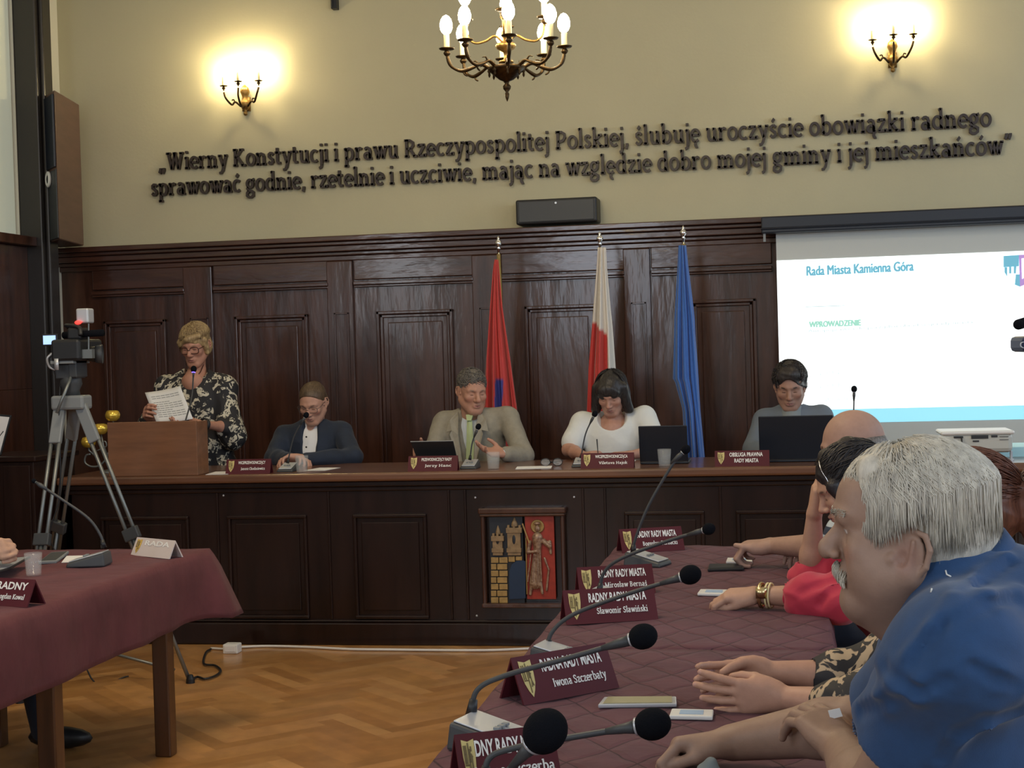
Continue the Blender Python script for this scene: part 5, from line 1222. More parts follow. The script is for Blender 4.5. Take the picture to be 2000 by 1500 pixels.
b = MB(); b.tube(bez([aZ(x, y, .01) for x, y in ((372, 1330), (385, 1322), (400, 1326), (420, 1320), (431, 1310), (420, 1300), (398, 1296), (402, 1275), (412, 1268))], 8), .006, 8)
setp(b.build('black_cable', M['black'], smooth=True), 'black cable looped on the floor beside the tripod foot', 'cable')

# ================================================================ camera tripod at left
ap = aY(140, 790, 7.0); foot = aZ(372, 1334, 0); fl_ = aZ(20, 1330, 0)
t = thing('camera_tripod', 'aluminium camera tripod standing behind the left table', 'tripod', (ap[0], 7.0, 0))
cx_, cy_ = ap[0], ap[1]; zc_ = ap[2]
f1 = foot; f2 = np.array([aX(60, 1100, cx_-.35)[0], 6.55, 0]); 
f2 = aY(38, 1330, 6.45); f2[2] = 0; f3 = np.array([cx_-.05, 7.62, 0]); f3 = aY(75, 1200, 7.55); f3[2] = 0
def leg(ftop, ff, lab):
    d = nrm(ff-ftop); L = np.linalg.norm(ff-ftop); s_ = nrm(np.cross(d, EY)) * .021
    lg = MB().tube([ftop + s_, ftop + s_ + d*L*.62], .0095, 10).tube([ftop - s_, ftop - s_ + d*L*.62], .0095, 10).build('leg', M['alu'], t, smooth=True)
    MB().tube([ftop + d*L*.45, ff - d*.02], .010, 10).build('lower_tube', M['alu'], lg, smooth=True)
    R = np.stack([nrm(s_), np.cross(d, nrm(s_)), d], 1)
    MB().obox(ftop + d*L*.47, (.040, .018, .03), R).build('leg_clamp', M['dkgrey'], lg, bevel=.005)
    MB().obox(ftop + d*L*.62, (.034, .016, .022), R).build('leg_clamp', M['dkgrey'], lg, bevel=.005)
    MB().obox(ftop + d*.10, (.030, .014, .10), R).build('leg_head', M['grey'], lg, bevel=.006)
    MB().lathe(ff, [(.022, 0), (.020, .02), (.012, .04)], 12).build('rubber_foot', M['black'], lg)
for dx_, ff in ((.055, f1), (-.05, f2), (.0, f3)): leg(np.array([cx_+dx_, cy_ + (.05 if ff is f3 else -.02), zc_]), ff, '')
for ff in (f1, f2, f3):
    MB().tube([np.array([cx_, cy_, .16]), ff*.86 + np.array([cx_, cy_, 0])*.14 + EZ*.06], .008, 8).build('floor_spreader', M['alu'], t, smooth=True)
MB().obox((cx_, cy_, zc_+.01), (.085, .055, .035)).build('crown', M['grey'], t, bevel=.012)
MB().lathe((cx_, cy_, zc_+.04), [(.045, 0), (.04, .03), (.055, .06), (.05, .10), (.03, .12)], 18).build('bowl_mount', M['dkgrey'], t, smooth=True)
hz = aY(140, 725, 7.0)[2]
b = MB(); b.obox((cx_, cy_, hz), (.055, .05, .035)); b.obox((cx_+.04, cy_, hz+.02), (.02, .06, .05)); b.lathe((cx_-.05, cy_, hz), [(.028, 0), (.03, .02), (.02, .03)], 14, ax=(-1, 0, 0)); b.build('fluid_head', M['dkgrey'], t, bevel=.004)
MB().obox((cx_, cy_, hz+.045), (.06, .09, .008)).build('camera_plate', M['grey'], t, bevel=.003)
b = MB(); b.tube([np.array([cx_+.03, cy_-.05, hz-.02]), np.array([cx_-.02, cy_-.12, hz-.20])], .008, 8); b.build('pan_handle', M['alu'], t, smooth=True)
# camcorder
VY = 6.9
t = thing('video_camera', 'black video camera with blue side screen and red light on the tripod', 'camera', (cx_, cy_, hz+.054))
def C3(x, y, d=0): return aY(x, y, 7.0) + np.array([0, d, 0])
def cbox(mb, x0, y0, x1, y1, d0, d1): p, q = C3(x0, y1), C3(x1, y0); mb.box((p[0], 7.0+d0, p[2]), (q[0], 7.0+d1, q[2]))
b = MB(); cbox(b, 118, 662, 172, 706, -.10, .16); b.build('body', M['black'], t, bevel=.014)
b = MB(); b.tube([C3(165, 690, .0), C3(184, 692, .02)], [.034, .040], 18); b.build('lens_barrel', M['black'], t, smooth=True)
b = MB(); b.lathe(C3(183, 692, .02), [(.042, 0), (.048, .034), (.042, .034), (.034, 0)], 18, ax=(1, .35, 0)); b.build('lens_hood', M['dkgrey'], t, smooth=True)
b = MB(); b.tube(bez([C3(122, 664, .10), C3(120, 640, .08), C3(130, 636, .0), C3(165, 640, -.06), C3(172, 655, -.08)], 6), .011, 8); b.build('top_handle', M['black'], t, smooth=True)
b = MB(); b.tube([C3(128, 655, -.02), C3(212, 650, -.06)], .017, 12); b.build('shotgun_microphone', M['foam'], t, smooth=True)
b = MB(); b.tube([C3(150, 645, -.02), C3(150, 662, -.02)], .012, 10); b.build('microphone_clamp', M['dkgrey'], t)
b = MB(); cbox(b, 152, 602, 175, 632, -.02, .05); b.build('wireless_receiver', M['silver'], t, bevel=.008)
M['red_led'] = mat('red_tally_light', (.5, .02, .02), .4, emit=(1, .04, .03), emstr=1.6)
b = MB(); b.ball(C3(158, 630, -.03), (.018, .012, .010), 12, 8); b.build('tally_light', M['red_led'], t, smooth=True)
b = MB(); cbox(b, 88, 652, 118, 676, -.03, -.015); sc_ = b.build('side_screen', M['black'], t, bevel=.003)
M['lcd'] = mat('camera_lcd', (.3, .4, .6), .3, emit=(.30, .48, .85), emstr=.9)
b = MB(); cbox(b, 91, 655, 114, 673, -.034, -.03); b.build('lcd_picture', M['lcd'], sc_)
b = MB(); cbox(b, 105, 688, 124, 722, -.05, .03); b.build('battery', M['dkgrey'], t, bevel=.008)
b = MB(); b.tube(bez([C3(112, 690, -.05), C3(104, 700, -.06), C3(106, 716, -.05), C3(116, 722, -.04)], 6), .006, 8); cbox(b, 126, 700, 133, 722, -.105, -.10); b.build('grip_strap', M['silver'], t, smooth=True)
b = MB(); b.tube([C3(182, 632, -.05), C3(182, 684, -.05)], .004, 8); cbox(b, 172, 682, 192, 700, -.07, -.04); b.build('monitor_arm', M['alu'], t)
b = MB(); cbox(b, 142, 640, 168, 664, -.06, .04); b.build('viewfinder', M['black'], t, bevel=.01)
b = MB(); b.tube(bez([C3(120, 715, 0), C3(125, 800, -.05), C3(128, 960, -.06), C3(112, 1040, -.08), C3(125, 1100, -.05), np.array([cx_+.1, 6.9, .02]), np.array([cx_+.25, 7.0, .008])], 8), .004, 6); b.build('camera_cable', M['black'], t, smooth=True)
p = C3(267, 1016); t0 = thing('clip_tag', 'small white tag hanging on the tripod leg behind the left table', 'tag', (p[0], f1[1]-.1, 0)); 
dd = nrm(f1 - np.array([cx_+.055, cy_-.02, zc_])); pt = np.array([cx_+.055, cy_-.02, zc_]); 
bpy.data.objects.remove(t0)

# second camera whose microphone and body edge show at the right border
RYc = 4.2
t = thing('video_camera', 'dark camera with foam microphone showing at the right edge before the screen', 'camera', (aY(2040, 700, RYc)[0], RYc, 0))
C4 = lambda x, y, d=0: aY(x, y, RYc) + np.array([0, d, 0])
b = MB(); b.tube([C4(1987, 634, -.02), C4(2040, 620, .06)], .0125*1.1, 14); b.ball(C4(1987, 634, -.02), .0138, 14, 10); b.build('foam_microphone', M['foam'], t, smooth=True)
M['navy_pl'] = mat('dark_blue_plastic', (.012, .03, .10), .4)
b = MB(); p, q = C4(1994, 688), C4(2080, 654); b.box((p[0], RYc-.03, p[2]), (q[0], RYc+.20, q[2])); b.build('body', M['navy_pl'], t, bevel=.012)
b = MB(); b.tube(bez([C4(1996, 680, -.03), C4(1990, 676, -.03), C4(1991, 670, -.03), C4(1996, 668, -.03)], 4), .0016, 6); b.build('strap_ring', M['silver'], t, smooth=True)
b = MB(); c_ = C4(2040, 700, .08); b.tube([c_, np.array([c_[0], c_[1], .7])], .018, 10)
b.build('centre_column', M['dkgrey'], t)
for a in (0, 120, 240): MB().tube([np.array([c_[0], c_[1], .95]), np.array([c_[0]+.42*math.cos(math.radians(a+30)), c_[1]+.42*math.sin(math.radians(a+30)), .0])], .012, 8).build('leg', M['dkgrey'], t)
MB().tube([C4(2030, 625, .04), C4(2030, 660, .04)], .006, 8).build('microphone_holder', M['black'], t)
# ================================================================ people
SK = (.50, .275, .195)
M['skin'] = mat('skin', SK, .50, vcol='Col', sub=.0, spec=.35, nz=((45, 45, 45), .10), bump=((260, 260, 260), .12, .002))
def hairmat(name, col, col2=None, rough=.45, st=(120, 120, 14)): return mat(name, col, rough, spec=.4, nz=(st, .55), col2=col2, bump=(st, .5, .004))
def torso(S, J, off, wid=.19, dep=.115, hipw=.17, belly=0., shr=.050):
    """chest, waist and shoulders; J holds hip, chest, neck, shL, shR and the facing direction"""
    R = headR(J['face'], nrm(np.array(J['neck']) - np.array(J['hip']))); S.at()
    c = np.array(J['chest']); h = np.array(J['hip']); m_ = (c+h)/2
    S.off = off
    S.ell(c, (wid*.88, dep, .20), k=.03, R=R); S.ell(m_ + R[:, 1]*(.01+belly*.5), (wid*.84+belly*.4, dep*1.0+belly, .20), k=.05, R=R); S.ell(h, (hipw, dep*1.15, .13), k=.06, R=R)
    for s_ in ('shL', 'shR'):
        sh = np.array(J[s_]); S.cap(c + (sh-c)*.45 + EZ*.0, sh - EZ*.015, .080, shr, k=.04); S.cap(np.array(J['neck']) - EZ*.012, sh - EZ*.012, .044, shr*.9, k=.03)
    S.cap(c, np.array(J['neck']) - EZ*.02, .10, .058, k=.05)
    S.off = 0.
def arms(S, J, off, r=(.055, .047, .040, .029), upto=1., fore=0., k=.02, which=('L', 'R')):
    """sleeve / arm tubes: upto = part of the upper arm covered, fore = part of the forearm"""
    S.at(); S.off = 0
    for q in which:
        a, b, c = np.array(J['sh'+q]), np.array(J['el'+q]), np.array(J['wr'+q])
        u_ = upto if not isinstance(upto, dict) else upto[q]; f = fore if not isinstance(fore, dict) else fore[q]
        e = a + (b-a)*u_; a = a - EZ*.022; S.cap(a, e, r[0]+off, r[0]+(r[1]-r[0])*u_+off, k=k)
        if f > 0:
            m_ = b + (c-b)*min(f, .35); S.cap(b, m_, r[1]*.98+off, r[2]*1.02+off, k=k)
            if f > .35: S.cap(m_, b + (c-b)*f, r[2]*1.02+off, r[2]+(r[3]-r[2])*f + off, k=k)
def neckcap(S, J, r=.052): 
    S.at(); S.cap(np.array(J['neck']) - EZ*.05, np.array(J['C']) - J['R'][:, 2]*.055 - J['R'][:, 1]*.018, r*1.08, r, k=.025)
def legs(J, name='trousers', m=None, parent=None, floor=.15, stand=False):
    h = np.array(J['hip']); f = nrm(np.array(J['face'])*(1, 1, 0)); s_ = np.cross(f, EZ); S = SDF(h-(.62, .62, h[2]-floor+.02), h+(.62, .62, .2), .012)
    S.ell(h + EZ*.0, (.17, .17, .11), k=.04)
    for e in (-1, 1):
        a = h + s_*e*.09 - EZ*.01
        if stand: kn = a + f*.02; kn[2] = floor + (h[2]-floor)*.52; an = kn*1.; an[2] = floor+.08
        else: kn = a + f*.40 + s_*e*.03 - EZ*.02; an = kn + f*.02; an[2] = floor+.08
        S.cap(a, kn, .085, .062, k=.03); S.cap(kn, an, .060, .042, k=.02)
    o = sdf_obj(S, name, m, parent)
    for e in (-1, 1):
        a = h + s_*e*.09; kn = a if stand else a + f*.42 + s_*e*.03; b = MB(); c = np.array([kn[0], kn[1], floor+.045]); x_, y_ = s_, f
        b.ball(c + f*.05, (.045, .135, .045), 14, 8, np.stack([x_, y_, EZ], 1)); b.build('shoe', M['black'], parent, smooth=True)
    return o
def glasses(t, J, col='black', w=.056, h=.036, rimless=False, thick=.0022):
    C, R, s = J['C'], J['R'], J['s']; g = lambda p: C + R @ (np.array(p, float)*s); b = MB()
    for e in (-1, 1):
        b.tube([g((e*.033 + w/2*math.copysign(abs(math.cos(a))**.6, math.cos(a)), .100 - abs(e*.033+w/2*math.cos(a))*.12, -.004 + h/2*math.copysign(abs(math.sin(a))**.7, math.sin(a)))) for a in np.linspace(0, 2*math.pi, 21)[:-1]], thick, 6, close=True)
        b.tube([g((e*.062, .093, .004)), g((e*.076, .07, .006)), g((e*.079, .0, .008))], thick, 6)
    b.tube([g((-.008, .102, 0)), g((0, .108, .003)), g((.008, .102, 0))], thick, 6)
    o = b.build('spectacles', M[col], t, smooth=True)
    return o
def hair_shell(S, C, R, s, parts, cuts, k=.012):
    S.at(C, R, s)
    for p in parts:
        if p[0] == 'e': S.ell(p[1], p[2], k=k)
        else: S.cap(p[1], p[2], p[3], p[4], k=k)
    for p in cuts:
        if p[0] == 'e': S.ell(p[1], p[2], k=.008, mode='s')
        elif p[0] == 'b': S.box(p[1], p[2], .02, k=.008, mode='s')
        else: S.cap(p[1], p[2], p[3], p[4], k=.008, mode='s')
HS = ('e', (0, -.016, .040), (.083, .107, .092))
def bb(*pts, pad=.12): P = np.array([np.array(p) for p in pts]); return P.min(0) - pad, P.max(0) + pad
def mkroot(label, hip, name='person', floor=.15): return thing(name, label, 'person', (hip[0], hip[1], floor))
def clean_head(J, C, fwd_yaw, pitch, roll=0., s=1.): J['C'] = np.array(C); J['R'] = facing(fwd_yaw, pitch, roll); J['s'] = s

# ------------------------------------------------ B: man in navy jacket
def man_navy():
    Y = 8.82; J = {}
    J['neck'] = aY(614, 836, Y); J['hip'] = np.array([aY(618, 900, Y+.02)[0], Y+.04, .70]); J['chest'] = aY(614, 880, Y); J['face'] = (-.06, -1, 0)
    J['shL'] = aY(556, 846, Y); J['shR'] = aY(666, 838, Y+.02)
    J['elL'] = aY(535, 905, Y-.16); J['elR'] = aY(690, 905, Y-.16); J['wrL'] = aY(566, 905, 8.44); J['wrR'] = aY(592, 905, 8.42)
    for q in ('elL', 'elR'): J[q][2] = .955
    for q in ('wrL', 'wrR'): J[q][2] = .965
    clean_head(J, aY(612, 787, Y-.06), -.10, .42, .0, .98)
    t = mkroot('seated man with glasses in navy jacket and open white shirt looking down', J['hip'])
    lo, hi = bb(J['hip'], J['C'], J['elL'], J['elR'], J['wrL']); S = SDF(lo, hi, .0042)
    torso(S, J, -.03); arms(S, J, -.012, fore=1.); neckcap(S, J); head(S, J['C'], J['R'], J['s'], skin=(.56, .29, .21), brow=(.25, .15, .1))
    hand(S, J['wrL'], (.9, -.35, .12), (0, -.4, -1), side=1, curl=(.5, .55, .6, .6)); hand(S, J['wrR'], (-.95, -.25, .15), (0, -.5, -1), side=-1, curl=(.6, .6, .6, .6))
    sdf_obj(S, 'body', M['skin'], t, base=(.54, .30, .215))
    # white shirt
    S = SDF(lo, hi, .007); torso(S, J, -.012); S.at(); S.cap(J['neck'] - EZ*.02, J['neck'] + EZ*.035, .066, .060, k=.012)
    S.at(J['neck'], J['R']); S.cap((0, .06, .045), (0, .05, .10), .030, .045, k=.01, mode='s')
    o = sdf_obj(S, 'shirt', M['shirt_w'], t, wr=(40, .002)); 
    b = MB()
    for i, z in enumerate((.0, -.06, -.12)): b.ball(J['neck'] + np.array([-.005, -.145-.008*i, -.045+z]), .006, 8, 6)
    b.build('shirt_buttons', M['black'], o, smooth=True)
    # jacket, open in a V
    S = SDF(lo, hi, .006); torso(S, J, .008); arms(S, J, .012, fore=.93)
    S.at(J['neck'], np.eye(3)); q = nrm(np.array(J['face']))
    S.cap((0, -.09, .06), (.0, -.135, -.10), .060, .050, k=.004, mode='s'); S.cap((0, -.135, -.10), (.004, -.15, -.34), .050, .036, k=.004, mode='s')
    S.cap((0, 0, -.04), (0, 0, .16), .062, .066, k=.006, mode='s')
    sdf_obj(S, 'jacket', M['navy'], t, wr=(26, .004, 30, .004))
    # hair
    S = SDF(J['C']-.17, J['C']+.17, .0035); hair_shell(S, J['C'], J['R'], J['s'], [('e', (0, -.014, .042), (.079, .102, .088)), ('e', (0, -.03, .0), (.080, .085, .07))], [('e', (0, .085, -.02), (.10, .070, .098)), ('e', (0, -.01, -.085), (.12, .11, .07)), ('e', (.075, .03, -.03), (.03, .05, .05)), ('e', (-.075, .03, -.03), (.03, .05, .05))])
    sdf_obj(S, 'hair', M['hair_brown'], t, wr=(60, .002))
    glasses(t, J, 'dkgrey', thick=.0013)
    legs(J, m=M['navy'], parent=t)
M['shirt_w'] = mat('white_shirt', (.80, .80, .80), .8, bump=((14, 14, 14), .4, .01))
M['navy'] = mat('navy_jacket', (.012, .022, .045), .8, sheen=.1, nz=((12, 12, 12), .3), bump=((9, 9, 9), .4, .014))
M['hair_brown'] = hairmat('short_brown_hair', (.13, .085, .05))
man_navy()

# ------------------------------------------------ A: standing woman at the lectern
M['blouse'] = mat('patterned_blouse', (.02, .02, .022), .75)
def blouse_nodes(m, light=(.62, .58, .46), sc=7.5):
    nt = m.node_tree; n = nt.nodes; L = nt.links; b = n['Principled BSDF']; tc = n.new('ShaderNodeTexCoord')
    nz = n.new('ShaderNodeTexNoise'); nz.inputs['Scale'].default_value = sc*1.5; nz.inputs['Detail'].default_value = 1.5; nz.inputs['Distortion'].default_value = 1.6; L.new(tc.outputs['Object'], nz.inputs['Vector'])
    wv = n.new('ShaderNodeTexNoise'); wv.inputs['Scale'].default_value = sc*3.4; wv.inputs['Detail'].default_value = 2; wv.inputs['Distortion'].default_value = 2.5; L.new(tc.outputs['Object'], wv.inputs['Vector'])
    r = n.new('ShaderNodeMapRange'); r.inputs[1].default_value = .505; r.inputs[2].default_value = .53; L.new(nz.outputs['Fac'], r.inputs[0])
    r2 = n.new('ShaderNodeMapRange'); r2.inputs[1].default_value = .46; r2.inputs[2].default_value = .50; L.new(wv.outputs['Fac'], r2.inputs[0])
    mm = n.new('ShaderNodeMath'); mm.operation = 'MULTIPLY'; L.new(r.outputs[0], mm.inputs[0]); L.new(r2.outputs[0], mm.inputs[1])
    mx = n.new('ShaderNodeMix'); mx.data_type = 'RGBA'; mx.inputs[6].default_value = (.018, .018, .022, 1); mx.inputs[7].default_value = (*light, 1); L.new(mm.outputs[0], mx.inputs[0]); L.new(mx.outputs[2], b.inputs['Base Color'])
blouse_nodes(M['blouse'])
M['hair_blond'] = hairmat('short_blond_hair', (.50, .37, .19), (.22, .14, .07))
M['tort'] = mat('tortoise_frame', (.06, .02, .015), .3)
def woman_standing():
    Y = 8.86; J = {}
    J['neck'] = aY(384, 727, Y); J['hip'] = np.array([aY(388, 900, Y)[0], Y+.02, 1.0]); J['chest'] = aY(382, 790, Y); J['face'] = (-.08, -1, 0)
    J['shL'] = aY(330, 752, Y); J['shR'] = aY(438, 752, Y); J['elL'] = aY(303, 822, Y-.10); J['elR'] = aY(450, 836, Y-.08)
    J['wrL'] = aY(292, 815, Y-.33); J['wrR'] = aY(392, 828, 8.47)
    clean_head(J, aY(382, 675, Y-.04), -.06, .30, .03, 1.0)
    t = mkroot('standing woman with short blond hair in a black and cream patterned blouse reading aloud', J['hip'])
    lo, hi = bb(J['hip'], J['C'], J['elL'], J['elR'], J['wrL'], J['wrR'], pad=.13); S = SDF(lo, hi, .0042)
    torso(S, J, -.03, dep=.11); arms(S, J, -.010, fore=1.); neckcap(S, J, .045); head(S, J['C'], J['R'], J['s'], skin=(.50, .28, .20), brow=(.3, .2, .12), jaw=.95, brw=.8)
    S.at(); S.cap(J['neck'] + np.array([0, -.05, -.06]), J['neck'] + EZ*.0, .075, .05, k=.03)
    hand(S, J['wrL'], (.1, -.75, .35), (.9, .1, -.2), side=1, curl=(.55, .6, .7, .7), thumb=(.7, .3, .6))
    hand(S, J['wrR'], (-.85, -.3, -.05), (.1, -.3, .9), side=1, curl=(.3, .3, .35, .4))
    sdf_obj(S, 'body', M['skin'], t, base=(.53, .27, .19))
    S = SDF(lo - (0.05, .05, .1), hi + .05, .0065)
    torso(S, J, .012, wid=.20, dep=.125, shr=.068); arms(S, J, .022, upto=1., fore={'L': .25, 'R': .22}, k=.03)
    S.at(); 
    for q, d in (('L', (-.02, -.02, -.03)), ('R', (.02, .0, -.06))):
        e = np.array(J['el'+q]); w_ = np.array(J['wr'+q]); S.cap(e + (np.array(J['sh'+q])-e)*.35, e + np.array(d), .070, .080, k=.03)
    S.cap(J['chest'] - EZ*.05, J['hip'] + np.array([.01, -.0, -.14]), .165, .19, k=.05, sq=(1, .8, 1))
    S.cap(J['chest'] + (.12, -.02, -.12), J['hip'] + (.18, -.02, -.12), .07, .075, k=.05)
    S.at(J['neck']); S.ell((0, -.09, .03), (.105, .10, .075), k=.012, mode='s'); S.cap((0, 0, -.05), (0, 0, .15), .07, .075, k=.01, mode='s')
    sdf_obj(S, 'blouse', M['blouse'], t, it=2, wr=(22, .007, 26, .010, (1.6, 1, .5)))
    C, R, s = J['C'], J['R'], J['s']
    S = SDF(C-.2, C+.2, .0035)
    hair_shell(S, C, R, s, [('e', (0, -.016, .050), (.088, .110, .092)), ('e', (0, -.045, -.01), (.086, .075, .085)), ('c', (-.075, .035, .04), (-.078, .02, -.04), .024, .016), ('c', (.075, .035, .04), (.080, .02, -.035), .026, .018), ('c', (-.066, .066, .078), (.0, .090, .070), .018, .018), ('c', (.0, .090, .070), (.060, .072, .030), .018, .013)],
               [('e', (-.004, .118, -.028), (.058, .070, .080)), ('e', (0, .10, -.10), (.09, .10, .07))])
    o = sdf_obj(S, 'hair', M['hair_blond'], t, wr=(45, .004, 70, .004))
    b = MB(); strands(b, C, R, s, (.35, .15, 1), (.089, .111, .093), (0, -.016, .050), 620, lambda a: 1.15 if 30 < a < 150 else 1.75, r=.0017, lift=.05, wave=.14, seg=8, seed=3, t0=1.2)
    # keep locks off the face
    b.build('hair_locks', M['hair_blond'], o, smooth=True)
    g = glasses(t, J, 'tort', w=.054, h=.040, thick=.0026)
    b = MB(); P = [J['neck'] + np.array(v) for v in ((-.055, -.02, .045), (-.045, -.075, -.01), (0, -.105, -.035), (.045, -.075, -.01), (.055, -.02, .045))]; b.tube(bez(P, 5), .003, 6); b.build('necklace', M['tort'], t, smooth=True)
    b = MB(); w_ = np.array(J['wrR']); d = nrm(np.array(J['elR'])-w_)
    for k_, r_ in ((.03, .034), (.042, .034)): 
        x, y, z = frame(d); b.tube([w_ + d*k_ + r_*(x*math.cos(a)+y*math.sin(a)) for a in np.linspace(0, 2*math.pi, 17)[:-1]], .006, 6, close=True)
    b.build('bracelet', M['black'], t, smooth=True)
    legs(J, 'skirt_and_legs', M['black'], t, stand=True)
    # sheet of paper, held
    P = [aY(283, 767, 8.52), aY(352, 754, 8.56), aY(377, 818, 8.44), aY(306, 826, 8.40)]
    n_ = nrm(np.cross(P[1]-P[0], P[3]-P[0])); V = []; nn = 8
    b = MB(); V = []
    for j in range(nn+1):
        for i in range(nn+1):
            u_, v_ = i/nn, j/nn; p = (P[0]*(1-u_)+P[1]*u_)*(1-v_) + (P[3]*(1-u_)+P[2]*u_)*v_; V.append(p + n_*.008*math.sin(u_*3.1))
    F1 = [(j*(nn+1)+i, j*(nn+1)+i+1, (j+1)*(nn+1)+i+1, (j+1)*(nn+1)+i) for j in range(nn) for i in range(nn)]
    tt = thing('document_sheet', 'white printed sheet held in the left hand by the standing woman', 'paper', (V[0][0], V[0][1], V[-1][2]))
    o = link_mesh('sheet', V, F1, M['paper'], tt, smooth=True); md = o.modifiers.new('t', 'SOLIDIFY'); md.thickness = .0012
    b = MB(); ex, ey = P[1]-P[0], P[3]-P[0]; nn_ = n_ if n_[1] < 0 else -n_
    for k_ in range(11):
        v_ = .16 + k_*.065; L_ = .78 if k_ % 4 != 3 else .45
        if k_ == 2: continue
        a = P[0] + ex*.12 + ey*v_; c = a + ex*L_
        q = lambda u_, vv: (P[0]*(1-u_)+P[1]*u_)*(1-vv) + (P[3]*(1-u_)+P[2]*u_)*vv + n_*.008*math.sin(u_*3.1) + nn_*.0016
        for i in range(6):
            u0, u1 = .12 + L_*i/6, .12 + L_*(i+.86)/6; b.add([q(u0, v_), q(u1, v_), q(u1, v_+.018), q(u0, v_+.018)], [(0, 1, 2, 3)])
    b.build('printed_lines', M['grey'], tt)
woman_standing()

# ------------------------------------------------ C: man in light grey suit
M['linen'] = mat('grey_linen_suit', (.31, .285, .225), .85, nz=((30, 30, 30), .15), bump=((9, 9, 9), .5, .016))
M['shirt_lb'] = mat('pale_blue_shirt', (.62, .68, .74), .8)
M['tie'] = mat('pale_green_tie', (.42, .50, .26), .6)
M['hair_grey'] = hairmat('short_grey_hair', (.22, .20, .175), (.07, .065, .06))
def man_grey():
    Y = 8.80; J = {}
    J['neck'] = aY(922, 812, Y); J['hip'] = np.array([aY(930, 900, Y)[0], Y+.05, .70]); J['chest'] = aY(925, 862, Y); J['face'] = (.05, -1, 0)
    J['shL'] = aY(868, 818, Y); J['shR'] = aY(992, 810, Y); J['elL'] = aY(844, 896, Y-.14); J['elR'] = aY(1022, 893, Y-.20)
    J['wrL'] = aY(822, 893, Y-.40); J['wrR'] = aY(985, 886, Y-.36)
    J['elR'][2] = .955; J['elL'][2] = .955
    clean_head(J, aY(922, 764, Y-.06), .55, .22, .0, 1.02)
    t = mkroot('seated grey-haired man in light grey suit and green tie turning towards the woman beside him', J['hip'])
    lo, hi = bb(J['hip'], J['C'], J['elL'], J['elR'], J['wrL'], J['wrR'], pad=.13); S = SDF(lo, hi, .0042)
    torso(S, J, -.03, wid=.20); arms(S, J, -.012, fore=1.); neckcap(S, J, .058); head(S, J['C'], J['R'], J['s'], skin=(.52, .27, .19), brow=(.28, .2, .15), jaw=1.12, nose=1.15, age=1)
    S.at(); S.cap(J['neck'] + (0, -.03, .0), J['C'] + J['R'] @ np.array((0, .045, -.105)), .05, .035, k=.03)
    hand(S, J['wrR'], (-.85, -.35, .15), (-.1, -.5, .8), side=1, curl=(.25, .3, .35, .45), thumb=(.5, .6, .4))
    hand(S, J['wrL'], (-.1, -.6, .35), (.9, 0, 0), side=1, curl=(.7, .8, .8, .8))
    sdf_obj(S, 'body', M['skin'], t, base=(.50, .265, .185))
    S = SDF(lo, hi, .007); torso(S, J, -.012, wid=.20); S.at(); S.cap(J['neck'] - EZ*.03, J['neck'] + EZ*.022, .078, .066, k=.012)
    S.at(J['neck']); S.cap((.01, -.07, .025), (.0, -.06, .09), .018, .045, k=.01, mode='s')
    for e, q in (('L', 1), ('R', 1)):
        a, b = np.array(J['el'+e]), np.array(J['wr'+e]); S.at(); S.cap(a + (b-a)*.85, a + (b-a)*.95, .034, .032, k=.005)
    sdf_obj(S, 'shirt', M['shirt_lb'], t, wr=(40, .002))
    # tie
    nk = J['neck']; b = MB(); P = [nk + np.array(v) for v in ((.008, -.100, -.005), (.010, -.125, -.03), (.013, -.142, -.10), (.016, -.150, -.20), (.020, -.160, -.30))]
    W_ = [.012, .017, .020, .027, .034]; V = []
    for p, w_ in zip(P, W_): V += [p + (-w_, 0, 0), p + (0, -.008, 0), p + (w_, 0, 0), p + (0, .008, 0)]
    Fc = [(0, 1, 2, 3)] + [(i*4+k_, i*4+(k_+1) % 4, (i+1)*4+(k_+1) % 4, (i+1)*4+k_) for i in range(4) for k_ in range(4)] + [(19, 18, 17, 16)]
    b.add(V, Fc); b.add([nk + np.array(v) for v in ((-.014, -.112, .012), (.030, -.112, .012), (.022, -.142, -.022), (-.004, -.142, -.022), (-.014, -.085, .012), (.030, -.085, .012), (.022, -.11, -.022), (-.004, -.11, -.022))], [(0, 3, 2, 1), (4, 5, 6, 7), (0, 1, 5, 4), (1, 2, 6, 5), (2, 3, 7, 6), (3, 0, 4, 7)])
    b.build('tie', M['tie'], t, bevel=.002)
    S = SDF(lo, hi, .006); torso(S, J, .012, wid=.205); arms(S, J, .014, fore=.88)
    S.at(J['neck']); S.cap((0, -.09, .06), (.008, -.135, -.10), .064, .054, k=.004, mode='s'); S.cap((.008, -.135, -.10), (.02, -.155, -.38), .054, .034, k=.004, mode='s')
    S.cap((0, 0, -.03), (0, 0, .16), .072, .076, k=.006, mode='s')
    j = sdf_obj(S, 'jacket', M['linen'], t, wr=(24, .005, 28, .005))
    for e in (-1, 1):     # lapels
        b = MB(); P = [nk + np.array(v) for v in ((e*.070, -.060, .030), (e*.105, -.118, -.020), (e*.122, -.148, -.085), (e*.085, -.160, -.075), (e*.095, -.172, -.10), (e*.035+.01, -.205, -.30), (e*.030+.01, -.200, -.30), (e*.048, -.170, -.10), (e*.056, -.110, .0))]
        n_ = np.array([e*.25, -1, .1]); n_ = nrm(n_)*.007; n = len(P); b.add(P + [p + n_ for p in P], [tuple(range(n)), tuple(range(2*n-1, n-1, -1))] + [(i, (i+1) % n, n+(i+1) % n, n+i) for i in range(n)]); b.build('lapel', M['linen'], j, bevel=.0015)
    C, R, s = J['C'], J['R'], J['s']; S = SDF(C-.17, C+.17, .0035)
